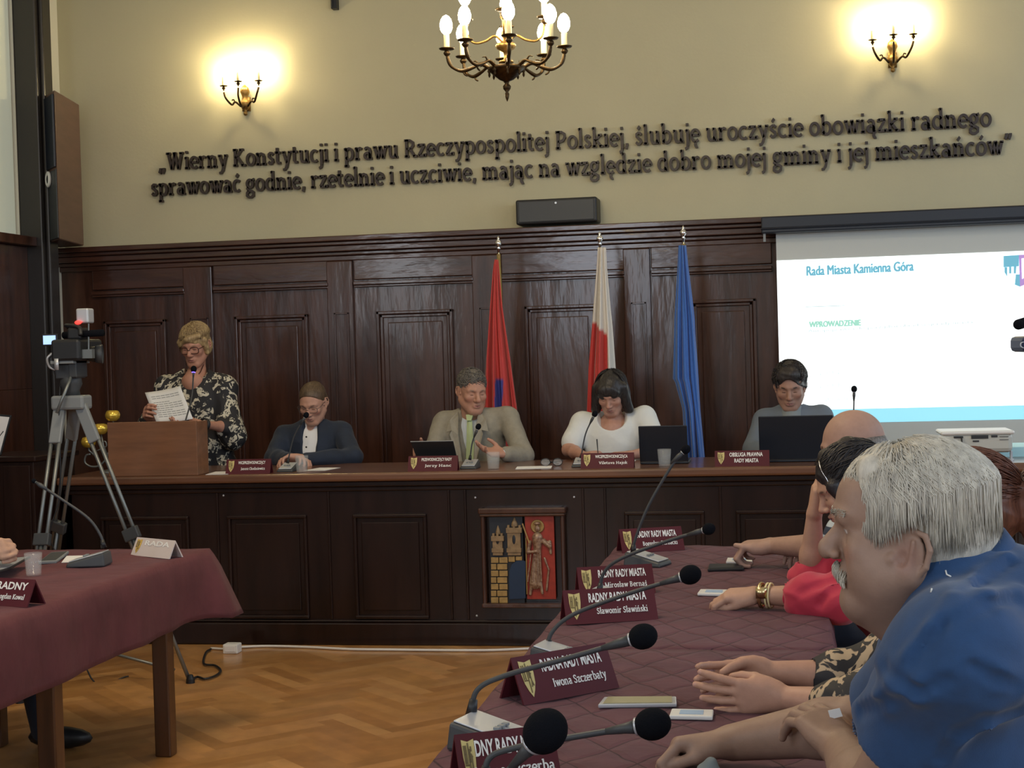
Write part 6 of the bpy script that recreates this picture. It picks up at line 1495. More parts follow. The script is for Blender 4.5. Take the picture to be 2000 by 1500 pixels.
    hair_shell(S, C, R, s, [('e', (0, -.018, .042), (.079, .102, .087)), ('e', (0, -.04, .0), (.080, .080, .075))], [('e', (0, .082, .000), (.085, .070, .105)), ('e', (0, .0, -.095), (.12, .12, .06)), ('e', (.075, .045, -.03), (.03, .05, .05)), ('e', (-.075, .045, -.03), (.03, .05, .05))])
    o = sdf_obj(S, 'hair', M['hair_grey'], t, wr=(50, .003, 80, .003))
    b = MB(); strands(b, C, R, s, (0, .3, 1), (.081, .104, .089), (0, -.018, .042), 420, lambda a: .45 if 20 < a < 160 else 1.6, r=.0016, lift=.05, wave=.3, seg=8, seed=13, t0=1.2); b.build('hair_locks', M['hair_grey'], o, smooth=True)
    legs(J, m=M['linen'], parent=t)
man_grey()

# ------------------------------------------------ D: woman in white, dark bob
M['white_top'] = mat('white_top', (.72, .74, .72), .85, bump=((10, 10, 10), .4, .012))
M['hair_dark'] = hairmat('dark_bob_hair', (.040, .036, .036), (.014, .012, .012), rough=.38)
def woman_white():
    Y = 8.80; J = {}
    J['neck'] = aY(1198, 820, Y); J['hip'] = np.array([aY(1200, 900, Y)[0], Y+.05, .70]); J['chest'] = aY(1198, 865, Y); J['face'] = (.0, -1, 0)
    J['shL'] = aY(1138, 822, Y); J['shR'] = aY(1258, 812, Y); J['elL'] = aY(1112, 880, Y-.12); J['elR'] = aY(1285, 880, Y-.14)
    J['wrL'] = aY(1142, 893, Y-.40); J['wrR'] = aY(1232, 897, Y-.36)
    for q in ('wrL', 'wrR'): J[q][2] = .955
    J['elL'][2] = .975
    clean_head(J, aY(1194, 768, Y-.08), -.12, .50, .0, .97)
    t = mkroot('seated woman with dark grey bob hair in a white short-sleeved top writing', J['hip'])
    lo, hi = bb(J['hip'], J['C'], J['elL'], J['elR'], J['wrL'], J['wrR'], pad=.13); S = SDF(lo, hi, .0042)
    torso(S, J, -.03, wid=.18); arms(S, J, -.006, fore=1.); neckcap(S, J, .045); head(S, J['C'], J['R'], J['s'], skin=(.55, .30, .22), brow=(.1, .07, .06), jaw=.95)
    S.at(); S.cap(J['neck'] + np.array([0, -.05, -.06]), J['neck'], .075, .05, k=.03)
    hand(S, J['wrL'], (.75, -.5, .2), (.3, -.3, -.9), side=1, curl=(.6, .7, .8, .8), thumb=(.8, .3, .4))
    hand(S, J['wrR'], (-.9, -.3, .05), (0, 0, -1), side=-1, curl=(.1, .12, .12, .15))
    sdf_obj(S, 'body', M['skin'], t, base=(.52, .285, .21))
    S = SDF(lo, hi, .006); torso(S, J, .010, wid=.19, dep=.13); arms(S, J, .020, upto=.72, fore=0., k=.03)
    S.at(J['neck']); S.ell((0, -.09, .03), (.085, .10, .085), k=.012, mode='s'); S.cap((0, 0, -.05), (0, 0, .15), .07, .075, k=.01, mode='s')
    sdf_obj(S, 'white_top', M['white_top'], t, it=2, wr=(24, .004, 26, .004))
    C, R, s = J['C'], J['R'], J['s']; S = SDF(C-.23, C+.23, .0035)
    hair_shell(S, C, R, s, [('e', (0, -.02, .042), (.090, .108, .092)), ('e', (0, -.035, -.02), (.104, .085, .115)), ('c', (-.080, .015, .045), (-.098, .030, -.092), .030, .030), ('c', (.080, .015, .045), (.100, .030, -.092), .030, .030), ('e', (0, .076, .044), (.062, .019, .044))],
               [('e', (0, .105, -.060), (.052, .080, .083)), ('e', (0, -.01, -.155), (.062, .05, .07))], k=.03)
    o = sdf_obj(S, 'hair', M['hair_dark'], t, wr=(40, .003, 60, .003, (1.5, 1.5, .4)))
    b = MB(); strands(b, C, R, s, (0, -.1, 1), (.093, .110, .094), (0, -.02, .042), 420, lambda a: 1.45, r=.0012, drop=.11, wave=.02, seg=8, seed=5, az=(165, 375), t0=1.0)
    b.build('hair_locks', M['hair_dark'], o, smooth=True)
    legs(J, m=M['black'], parent=t)
    w_ = J['wrL'] + np.array([.085, -.05, .02]); tt = thing('pen', 'thin pen in the writing hand of the woman in white', 'pen', (w_[0], w_[1], ZD))
    MB().tube([w_ + (0, -.02, -.035), w_ + (-.01, .02, .075)], [.0015, .004], 8).build('barrel', M['black'], tt)
woman_white()

# ------------------------------------------------ E: man behind the big laptop
M['greyblue'] = mat('greyblue_shirt', (.15, .18, .22), .85, bump=((9, 9, 9), .5, .014))
M['hair_curl'] = hairmat('dark_wavy_hair', (.05, .042, .04), (.02, .016, .015))
def man_laptop():
    Y = 8.80; J = {}
    J['neck'] = aY(1546, 808, Y); J['hip'] = np.array([aY(1548, 900, Y)[0], Y+.05, .70]); J['chest'] = aY(1546, 855, Y); J['face'] = (-.05, -1, 0)
    J['shL'] = aY(1494, 815, Y); J['shR'] = aY(1604, 808, Y); J['elL'] = aY(1472, 880, Y-.14); J['elR'] = aY(1632, 880, Y-.14)
    J['wrL'] = aY(1500, 892, Y-.38); J['wrR'] = aY(1590, 892, Y-.38)
    clean_head(J, aY(1543, 755, Y-.06), -.05, .32, .0, 1.04)
    t = mkroot('seated man with dark wavy hair and grey-blue shirt behind the wide laptop', J['hip'])
    lo, hi = bb(J['hip'], J['C'], J['elL'], J['elR'], J['wrL'], J['wrR'], pad=.13); S = SDF(lo, hi, .0042)
    torso(S, J, -.03, wid=.19); arms(S, J, -.01, fore=1.); neckcap(S, J, .052); head(S, J['C'], J['R'], J['s'], skin=(.42, .23, .165), brow=(.05, .04, .035), nose=1.05)
    S.at(); hand(S, J['wrL'], (.5, -.7, 0), (0, 0, -1), side=1, curl=(.4, .4, .4, .4)); hand(S, J['wrR'], (-.5, -.7, 0), (0, 0, -1), side=-1, curl=(.4, .4, .4, .4))
    sdf_obj(S, 'body', M['skin'], t, base=(.42, .235, .17))
    S = SDF(lo, hi, .006); torso(S, J, .008, wid=.19, dep=.13); arms(S, J, .014, fore=.9, k=.03); S.at(); S.cap(J['neck'] - EZ*.01, J['neck'] + EZ*.03, .080, .068, k=.012)
    S.at(J['neck']); S.cap((0, -.10, .06), (.0, -.14, -.06), .045, .022, k=.01, mode='s'); S.cap((0, 0, -.05), (0, 0, .15), .062, .066, k=.006, mode='s')
    sdf_obj(S, 'shirt', M['greyblue'], t, it=2, wr=(24, .004, 26, .004))
    S = SDF(J['neck']-.14, J['neck']+.14, .005); S.at(J['neck']); S.cap((0, -.06, -.03), (0, -.05, .03), .068, .056, k=.02); S.cap((0, -.12, .10), (0, -.15, .03), .04, .03, k=.01, mode='s')
    sdf_obj(S, 'undershirt', mat('grey_undershirt', (.24, .27, .28), .8), t)
    C, R, s = J['C'], J['R'], J['s']; S = SDF(C-.2, C+.2, .0035)
    hair_shell(S, C, R, s, [('e', (0, -.016, .048), (.090, .110, .092)), ('e', (0, -.045, -.0), (.092, .078, .085)),  ('e', (.01, .045, .085), (.060, .048, .040))],
               [('e', (0, .112, -.02), (.068, .075, .094)), ('e', (0, .06, -.11), (.10, .12, .06))], k=.025)
    o = sdf_obj(S, 'hair', M['hair_curl'], t, wr=(55, .006, 60, .006))
    b = MB(); strands(b, C, R, s, (.1, .1, 1), (.091, .111, .093), (0, -.016, .048), 420, lambda a: .95 if 20 < a < 160 else 1.75, r=.0018, lift=.08, wave=.3, seg=10, seed=7, t0=1.2)
    b.build('hair_locks', M['hair_curl'], o, smooth=True)
    legs(J, m=M['black'], parent=t)
man_laptop()
# ------------------------------------------------ F: white-haired man in blue polo, right foreground
M['polo'] = mat('blue_polo', (.014, .060, .170), .85, sheen=.15, nz=((25, 25, 25), .18), bump=((420, 420, 420), .25, .001))
M['polo_trim'] = mat('white_trim', (.75, .75, .72), .8)
M['hair_white'] = hairmat('white_hair', (.66, .63, .54), (.40, .38, .33), rough=.5, st=(90, 90, 12))
def man_polo():
    J = {}; Y = 2.30
    J['neck'] = aY(1888, 1172, Y+.02); J['hip'] = np.array([.50, Y+.02, .56]); J['chest'] = aY(1893, 1385, Y+.02); J['face'] = (-1, .10, 0)
    J['shL'] = aY(1872, 1262, 2.12); J['shR'] = aY(1840, 1230, 2.54)
    J['elL'] = aY(1712, 1572, 2.24); J['wrL'] = aY(1648, 1466, 2.60)
    J['elR'] = aY(1712, 1408, 2.74); J['wrR'] = aY(1432, 1450, 2.84)
    clean_head(J, aY(1776, 1040, Y), -math.pi/2 - .06, -.06, 0., 1.04)
    t = mkroot('white-haired man with moustache in a blue polo shirt leaning on the right foreground table', J['hip'], floor=0)
    lo, hi = bb(J['hip'], J['C'], J['elL'], J['elR'], J['wrR'], J['wrL'], J['shL'], J['shR'], pad=.16); lo[0] -= .12
    S = SDF(lo, hi, .0027)
    torso(S, J, -.03, wid=.21, dep=.13, belly=.03); arms(S, J, 0, r=(.058, .052, .050, .034), fore=1.); neckcap(S, J, .062)
    head(S, J['C'], J['R'], J['s'], nose=1.28, jaw=1.16, age=1, skin=(.33, .20, .155), brow=(.30, .23, .17), earoff=(.010, -.020), fore=1., eyes='open')
    u = S; u.at(J['C'], J['R'], J['s'])
    u.ell((0, .012, -.098), (.050, .052, .030), k=.03); u.cap((0, .05, -.108), (0, -.01, -.135), .026, .045, k=.03)     # soft under-chin
    for e in (-1, 1):
        u.ell((e*.046, .045, -.050), (.026, .035, .035), k=.02); u.cap((e*.018, .092, -.034), (e*.036, .078, -.060), .0020, .0016, k=.006, mode='s')
        u.cap((e*.020, .094, -.008), (e*.040, .086, -.016), .0020, .0014, k=.006, mode='s')
        for k_ in range(3): u.cap((e*.050, .068, .004+k_*.006-.006), (e*.062, .052, .010+k_*.010-.012), .0010, .0008, k=.003, mode='s')
        u.cap((e*.012, .100, .030), (e*.048, .080, .026), .0060, .0045, k=.008)
    
    for e in (-1, 1): u.paint((e*.078, .004, -.026), (.02, .025, .034), (.335, .195, .150), .6)
    hand(S, J['wrR'], (-1, -.03, -.06), (-.05, -.25, -1), side=1, curl=((.75, 1.2, .7), (.85, 1.25, .7), (.95, 1.2, .7), (1.0, 1.2, .7)), s=1.12, thumb=(.85, .25, .35), tc=.35, fk=.003)
    hand(S, J['wrL'], (-.46, .80, .34), (-.1, .2, -1), side=-1, curl=((.3, .6, .3), (.35, .6, .3), (.4, .6, .3), (.5, .6, .3)), s=1.12, thumb=(.75, .5, .1), fk=.003)
    sdf_obj(S, 'body', M['skin'], t, base=(.335, .215, .160))
    # polo shirt
    S = SDF(lo, hi, .0055); torso(S, J, .012, wid=.21, dep=.125, belly=.035, shr=.056)
    arms(S, J, .020, r=(.052, .056, .05, .035), upto={'L': .74, 'R': .86}, fore=0., k=.10)
    S.at(); S.ell(aY(1975, 1210, Y+.02), (.10, .15, .11), k=.08); dL = nrm(J['elL']-J['shL']); xa, ya, za = frame(dL); S.box(J['shL'] + (J['elL']-J['shL'])*.64 + dL*.075, (.085, .085, .075), .004, k=.004, mode='s', R=np.stack([xa, ya, za], 1))
    dR = nrm(J['elR']-J['shR']); xa, ya, za = frame(dR); S.box(J['shR'] + (J['elR']-J['shR'])*.80 + dR*.075, (.085, .085, .075), .004, k=.004, mode='s', R=np.stack([xa, ya, za], 1))
    nk = np.array(J['neck']); hx = J['R']
    S.at(); S.cap(nk + (.005, 0, -.03), nk + (-.028, 0, .040), .094, .083, k=.014)                           # collar stand
    S.cap(nk + (.0, -.03, -.02), nk + (-.02, -.035, .03), .080, .078, k=.01)
    S.cap(nk + (-.10, .0, -.085), nk + (-.10, .0, .03), .045, .055, k=.01, mode='s')
    S.cap(nk + (-.0, 0, -.02), nk + (-.055, 0, .16), .066, .080, k=.004, mode='s')
    # sleeve folds
    sh, el = J['shL'], J['elL']
    S.at(); S.cap(nk + (0, 0, -.045), np.array(J['shL']) + (0, 0, -.02), .080, .070, k=.06)
    seam = S.stroke([(1772, 1280), (1815, 1228), (1862, 1172), (1912, 1120), (1968, 1082)], 1.8, .0085, .012, 'u')
    S.stroke([(1782, 1292), (1826, 1240), (1873, 1184), (1922, 1133), (1975, 1096)], 1.8, .004, .010, 's')
    for pts, r_ in (([(1672, 1390), (1730, 1374), (1790, 1354), (1850, 1330)], .0055), ([(1998, 1398), (1930, 1418), (1872, 1448), (1838, 1492)], .006), ([(1722, 1302), (1750, 1330), (1790, 1352)], .005), ([(1880, 1208), (1930, 1180), (1990, 1168)], .004), ([(1900, 1300), (1950, 1330), (1996, 1345)], .004)):
        S.stroke([(x, y-9) for x, y in pts], 1.8, r_*1.5, .03, 'u', .002); S.stroke(pts, 1.8, r_, .016, 's')
    o = sdf_obj(S, 'polo_shirt', M['polo'], t, it=2, wr=(15, .002, 11, .007, (1.0, .6, 1.8)))
    # turned-down collar
    rows = []; cN = nk + np.array([-.023, 0, .012])
    for r_, z_ in ((.072, .014), (.079, .022), (.092, .004), (.099, -.016)):
        rows.append([cN + np.array([-math.cos(a)*r_, math.sin(a)*r_*1.05, z_ - .072*math.cos(a)]) for a in np.linspace(math.radians(22), math.radians(338), 44)])
    V = [p for r_ in rows for p in r_]; n = 44
    cl = link_mesh('collar', V, [(i*n+j, i*n+j+1, (i+1)*n+j+1, (i+1)*n+j) for i in range(3) for j in range(n-1)], M['polo'], o, smooth=True); md = cl.modifiers.new('t', 'SOLIDIFY'); md.thickness = .004
    # sleeve hem
    for q, f in (('L', .74), ('R', .86)):
        a, b_ = np.array(J['sh'+q]), np.array(J['el'+q]); c = a + (b_-a)*f
    b = MB()
    for q_ in ([(1847, 1114), (1849, 1122), (1857, 1126)], [(1820, 1149), (1818, 1157)]):
        P = [S.hit(x, y, 1.8, -.002) for x, y in q_]; P = [p for p in P if p is not None]
        if len(P) > 1: b.tube(P, .0012, 6)
    b.build('collar_edge', M['polo_trim'], t, smooth=True)
    C, R, s = J['C'], J['R'], J['s']
    S = SDF(C-.2, C+.2, .0030)
    hair_shell(S, C, R, s, [('e', (0, -.016, .048), (.080, .106, .084)), ('e', (0, -.040, .005), (.080, .082, .075)), ('c', (-.035, .052, .086), (.035, .052, .086), .026, .026)],
               [('e', (0, .120, .010), (.085, .062, .078)), ('b', (0, .0, -.150), (.15, .2, .105)), ('e', (.084, .002, -.028), (.03, .034, .036)), ('e', (-.084, .002, -.028), (.03, .034, .036)), ('b', (0, .09, -.06), (.15, .055, .035))])
    hr = sdf_obj(S, 'hair', M['hair_white'], t, wr=(60, .0025, 90, .003, (1, 1, .35)))
    b = MB(); tt = lambda a: 1.50
    strands(b, C, R, s, (0, .42, 1), (.0815, .1075, .0865), (0, -.016, .048), 2300, tt, r=.0010, wave=.05, seg=10, seed=11, t0=1.3, lift=.02, jit=.03, drop=.088, az=(192, 348)); strands(b, C, R, s, (0, .42, 1), (.0815, .1075, .0865), (0, -.016, .048), 330, lambda a: 1.45, r=.0010, wave=.05, seg=10, seed=17, t0=1.3, lift=.02, jit=.03, drop=.045, az=(155, 192)); strands(b, C, R, s, (0, .42, 1), (.0815, .1075, .0865), (0, -.016, .048), 330, lambda a: 1.45, r=.0010, wave=.05, seg=10, seed=18, t0=1.3, lift=.02, jit=.03, drop=.045, az=(-12, 25))
    strands(b, C, R, s, (0, .42, 1), (.0815, .1075, .0865), (0, -.016, .048), 420, lambda a: 1.00, r=.0010, wave=.10, seg=9, seed=12, t0=.7, lift=.03, jit=.03, az=(20, 160))
    strands(b, C, R, s, (0, .42, 1), (.080, .104, .0865), (0, -.012, .048), 260, lambda a: 1.45, r=.0010, wave=.05, seg=9, seed=14, t0=1.0, drop=.055, az=(20, 42)); strands(b, C, R, s, (0, .42, 1), (.080, .104, .0865), (0, -.012, .048), 260, lambda a: 1.45, r=.0010, wave=.05, seg=9, seed=15, t0=1.0, drop=.055, az=(138, 160))
    b.build('hair_strands', M['hair_white'], hr, smooth=True)
    g = np.random.default_rng(5); b = MB()      # moustache and brows
    for i in range(420):
        e = -1 if i % 2 else 1; x = g.uniform(.0, .030); p = np.array([e*x, .1010 - x*.50 + g.uniform(-.004, .001), -.049 - x*.45 + g.uniform(-.006, .004)]); d = np.array([e*.006, g.uniform(0, .004), -.013])
        b.tube([C + R @ (q*s) for q in (p, p + d*.5 + (0, .0018, 0), p + d)], [.0008, .0009, .0003], 4)
    b.build('moustache', M['hair_white'], t, smooth=True)
    b = MB()
    for i in range(220):
        e = -1 if i % 2 else 1; x = g.uniform(.012, .048); p = np.array([e*x, .1065 - (x-.012)*.55, .026 + g.uniform(-.004, .004)]); d = np.array([e*.008, .003, g.uniform(-.003, .004)])
        b.tube([C + R @ (q*s) for q in (p, p + d*.5, p + d)], [.0007, .0007, .0002], 4)
    b.build('eyebrows', M['hair_white'], t, smooth=True)
    legs(J, m=M['navy'], parent=t, floor=0.)
    # slip of paper held between the fingers
    a = [aY(1617, 1388, 2.66), aY(1640, 1383, 2.66), aY(1646, 1399, 2.655), aY(1622, 1405, 2.655)]
    n_ = np.array([0, .0015, 0]); p = MB().add(a + [v + n_ for v in a], [(0, 3, 2, 1), (4, 5, 6, 7), (0, 1, 5, 4), (1, 2, 6, 5), (2, 3, 7, 6), (3, 0, 4, 7)]).build('paper_tag', M['paper'])
    setp(p, 'small white paper tag held in the fingers of the man in blue polo', 'paper')
man_polo()

# ------------------------------------------------ I: red-haired woman behind him, hands joined on the table
M['hair_red'] = hairmat('reddish_brown_hair', (.165, .062, .036), (.07, .025, .016), st=(80, 80, 12))
M['hair_frizz'] = hairmat('light_flyaway_hair', (.40, .27, .20), (.2, .12, .08))
M['floral'] = mat('floral_sleeve', (.02, .02, .022), .7); blouse_nodes(M['floral'], (.50, .38, .25), 6.)
def woman_red():
    J = {}; Y = 3.34
    J['neck'] = aY(1935, 1120, Y); J['hip'] = np.array([.66, Y, .56]); J['chest'] = aY(1925, 1230, Y); J['face'] = (-1, 0, 0)
    J['shL'] = aY(1915, 1180, 3.15); J['shR'] = aY(1870, 1150, 3.52); J['elL'] = aY(1690, 1385, 3.16); J['elR'] = aY(1690, 1325, 3.46)
    J['wrL'] = aY(1528, 1362, 3.26); J['wrR'] = aY(1500, 1312, 3.42)
    clean_head(J, aY(1878, 1003, Y), -math.pi/2 - .1, .12, 0., .98)
    t = mkroot('red-haired woman in dark floral sleeves behind the white-haired man with her fingers laced together', J['hip'], floor=0)
    lo, hi = bb(J['hip'], J['C'], J['elL'], J['elR'], J['wrL'], J['wrR'], pad=.14); lo[0] -= .10; S = SDF(lo, hi, .0032)
    torso(S, J, -.03, wid=.18); arms(S, J, -.004, r=(.05, .043, .040, .0275), fore=1.); neckcap(S, J, .046); head(S, J['C'], J['R'], J['s'], skin=(.52, .29, .21))
    hand(S, J['wrL'], (-1, -.02, .02), (0, 1, .05), side=-1, curl=((.12, .22, .1), (.16, .25, .1), (.22, .28, .1), (.30, .3, .1)), s=1.0, thumb=(.75, .25, .5), spread=.13, fk=.0025)
    hand(S, J['wrR'], (-1, -.22, -.12), (0, -1, .1), side=1, curl=((.25, .5, .3), (.3, .5, .3), (.3, .5, .3), (.35, .5, .3)), s=1.0, thumb=(.8, .1, .5), spread=.10, fk=.0025)
    sdf_obj(S, 'body', M['skin'], t, base=(.53, .30, .215))
    S = SDF(lo, hi, .006); torso(S, J, .012, wid=.19, dep=.125); arms(S, J, .016, r=(.055, .05, .048, .045), upto=1., fore=.30, k=.03)
    for q in 'LR':
        a, b_ = J['el'+q], J['wr'+q]; S.at(); S.cap(a - (b_-a)*.1, a + (b_-a)*.42, .056, .046, k=.015); S.cap(a + (b_-a)*.50, a + (b_-a)*.8, .032, .034, k=.004, mode='s')
    S.cap(J['neck'], J['neck'] + (-.06, 0, .16), .062, .07, k=.006, mode='s')
    sdf_obj(S, 'blouse', M['floral'], t, it=2, wr=(30, .006, 34, .008))
    C, R, s = J['C'], J['R'], J['s']; S = SDF(C-.24, C+.24, .0035)
    hair_shell(S, C, R, s, [('e', (0, -.018, .046), (.086, .112, .090)), ('e', (0, -.045, .005), (.086, .084, .085)), ('c', (0, -.135, .03), (.0, -.150, -.10), .034, .028), ('e', (0, -.120, .035), (.030, .028, .03))], [('e', (0, .11, -.02), (.075, .065, .10)), ('e', (0, .03, -.12), (.10, .12, .06))])
    hr = sdf_obj(S, 'hair', M['hair_red'], t, wr=(40, .003, 80, .003))
    b = MB(); strands(b, C, R, s, (0, -.95, -.15), (.0875, .114, .0915), (0, -.018, .046), 700, lambda a: 2.3, r=.0012, wave=.03, seg=12, seed=21, t0=.5)
    b.build('combed_strands', M['hair_red'], hr, smooth=True)
    g = np.random.default_rng(9); b = MB()
    for i in range(300):
        p = np.array([g.uniform(-.025, .025), -.125 - g.uniform(0, .02), .05 + g.uniform(-.03, .02)]); d = np.array([g.normal()*.03, -.05 - g.uniform(0, .045), g.uniform(-.10, .055)]); m_ = p + d*.5 + (g.normal()*.01, g.normal()*.008, .02)
        b.tube([C + R @ (q*s) for q in bez([p, m_, p + d + (0, 0, -.02)], 4)], [.0011]*8 + [.0004], 3)
    b.build('frizzy_ponytail_hairs', M['hair_frizz'], hr, smooth=True)
    legs(J, m=M['black'], parent=t, floor=0.)
woman_red()

# ------------------------------------------------ G: dark-haired person in red, hand at the forehead
M['redshirt'] = mat('red_shirt', (.52, .028, .065), .75, sheen=.2, bump=((12, 12, 12), .4, .012))
M['hair_black'] = hairmat('dark_tied_hair', (.030, .026, .028), (.012, .010, .011))
def woman_redshirt():
    J = {}; Y = 4.70
    J['neck'] = aY(1712, 1040, Y); J['hip'] = np.array([.52, Y, .56]); J['chest'] = aY(1738, 1130, Y); J['face'] = (-1, -.05, 0)
    J['shL'] = aY(1725, 1092, 4.50); J['shR'] = aY(1690, 1068, 4.90); J['elL'] = aY(1640, 1168, 4.48); J['wrL'] = aY(1478, 1162, 4.56)
    J['elR'] = aY(1584, 1126, 4.90); J['wrR'] = aY(1590, 1008, 4.84)
    clean_head(J, aY(1662, 950, Y), -math.pi/2 + .05, .42, 0., .98)
    t = mkroot('dark-haired woman in a red shirt propping her forehead on one hand', J['hip'], floor=0)
    lo, hi = bb(J['hip'], J['C'], J['elL'], J['elR'], J['wrL'], J['wrR'], pad=.14); lo[0] -= .08; S = SDF(lo, hi, .0036)
    torso(S, J, -.03, wid=.18); arms(S, J, -.004, r=(.05, .043, .040, .028), fore=1.); neckcap(S, J, .046); head(S, J['C'], J['R'], J['s'], skin=(.50, .28, .20))
    hand(S, J['wrR'], (.12, .0, 1), (1, .1, -.1), side=1, curl=((.3, .9, .5), (.4, .9, .5), (1.0, 1.1, .6), (1.1, 1.1, .6)), thumb=(.8, .4, .3))
    hand(S, J['wrL'], (-1, .05, -.05), (0, .25, -1), side=1, curl=((.5, .8, .5),)*4, thumb=(.9, .2, .3))
    sdf_obj(S, 'body', M['skin'], t, base=(.50, .295, .21))
    S = SDF(lo, hi, .006); torso(S, J, .012, wid=.19, dep=.125); arms(S, J, .020, r=(.055, .052, .048, .04), upto=1., fore={'L': .42, 'R': .0}, k=.03)
    S.at(); S.cap(J['elL'] + (0.02, 0, 0), J['elL']*.55 + J['wrL']*.45, .066, .056, k=.015); S.cap(J['elL']*.5 + J['wrL']*.5, J['wrL'], .036, .036, k=.004, mode='s')
    S.cap(J['elR'] + (0, 0, .06), J['wrR'], .044, .04, k=.01, mode='s'); S.cap(J['neck'], J['neck'] + (-.06, 0, .16), .062, .07, k=.006, mode='s')
    S.stroke([(1562, 1158), (1600, 1140), (1640, 1122)], 4.1, .006, .02, 's'); S.stroke([(1600, 1180), (1625, 1150), (1650, 1140)], 4.1, .005, .02, 's')
    o = sdf_obj(S, 'red_shirt', M['redshirt'], t, it=1, wr=(34, .006, 40, .010))
    c = J['elL']*.62 + J['wrL']*.38 + np.array([.01, -.052, .030]); MB().ball(c, (.010, .006, .010), 12, 8).build('sleeve_button', M['white'], o, smooth=True)
    C, R, s = J['C'], J['R'], J['s']; S = SDF(C-.24, C+.24, .0035)
    hair_shell(S, C, R, s, [('e', (0, -.018, .046), (.086, .110, .090)), ('e', (0, -.045, .0), (.088, .082, .085)), ('e', (0, .02, .118), (.032, .030, .022)), ('e', (.0, -.04, .125), (.034, .034, .020)), ('c', (-.07, .05, .03), (-.078, .02, -.07), .024, .016)], [('e', (0, .11, -.03), (.07, .060, .10)), ('e', (0, .03, -.13), (.10, .12, .06))])
    hr = sdf_obj(S, 'hair', M['hair_black'], t, wr=(40, .003, 60, .004))
    b = MB(); strands(b, C, R, s, (0, -.9, .3), (.0875, .112, .0915), (0, -.018, .046), 260, lambda a: 2.1, r=.0016, wave=.05, seg=10, seed=31, t0=.5)
    b.build('hair_locks', M['hair_black'], hr, smooth=True)
    b = MB(); g_ = lambda p: C + R @ (np.array(p, float)*s); b.tube(bez([g_((-.045, .055, .118)), g_((-.075, .062, .090)), g_((-.082, .060, .050)), g_((-.070, .078, .02))], 5), .0014, 6); b.build('hair_clip', M['chrome'], hr, smooth=True)
    w_ = J['wrL']; d = nrm(J['elL'] - w_); x, y, z = frame(d); b = MB()
    b.tube([w_ + d*.015 + .034*(x*math.cos(a)*.85+y*math.sin(a)) for a in np.linspace(0, 2*math.pi, 21)[:-1]], .006, 6, close=True); b.obox(w_ + d*.015 + (0, -.034, .012), (.016, .005, .016)); b.build('wristwatch', M['gold'], t, smooth=True)
    b = MB()
    for k_ in (.035, .045): b.tube([w_ + d*k_ + .036*(x*math.cos(a)*.85+y*math.sin(a)) for a in np.linspace(0, 2*math.pi, 21)[:-1]], .003, 6, close=True)
    b.build('bracelet', M['wax'], t, smooth=True)
    legs(J, m=M['black'], parent=t, floor=0.)
woman_redshirt()

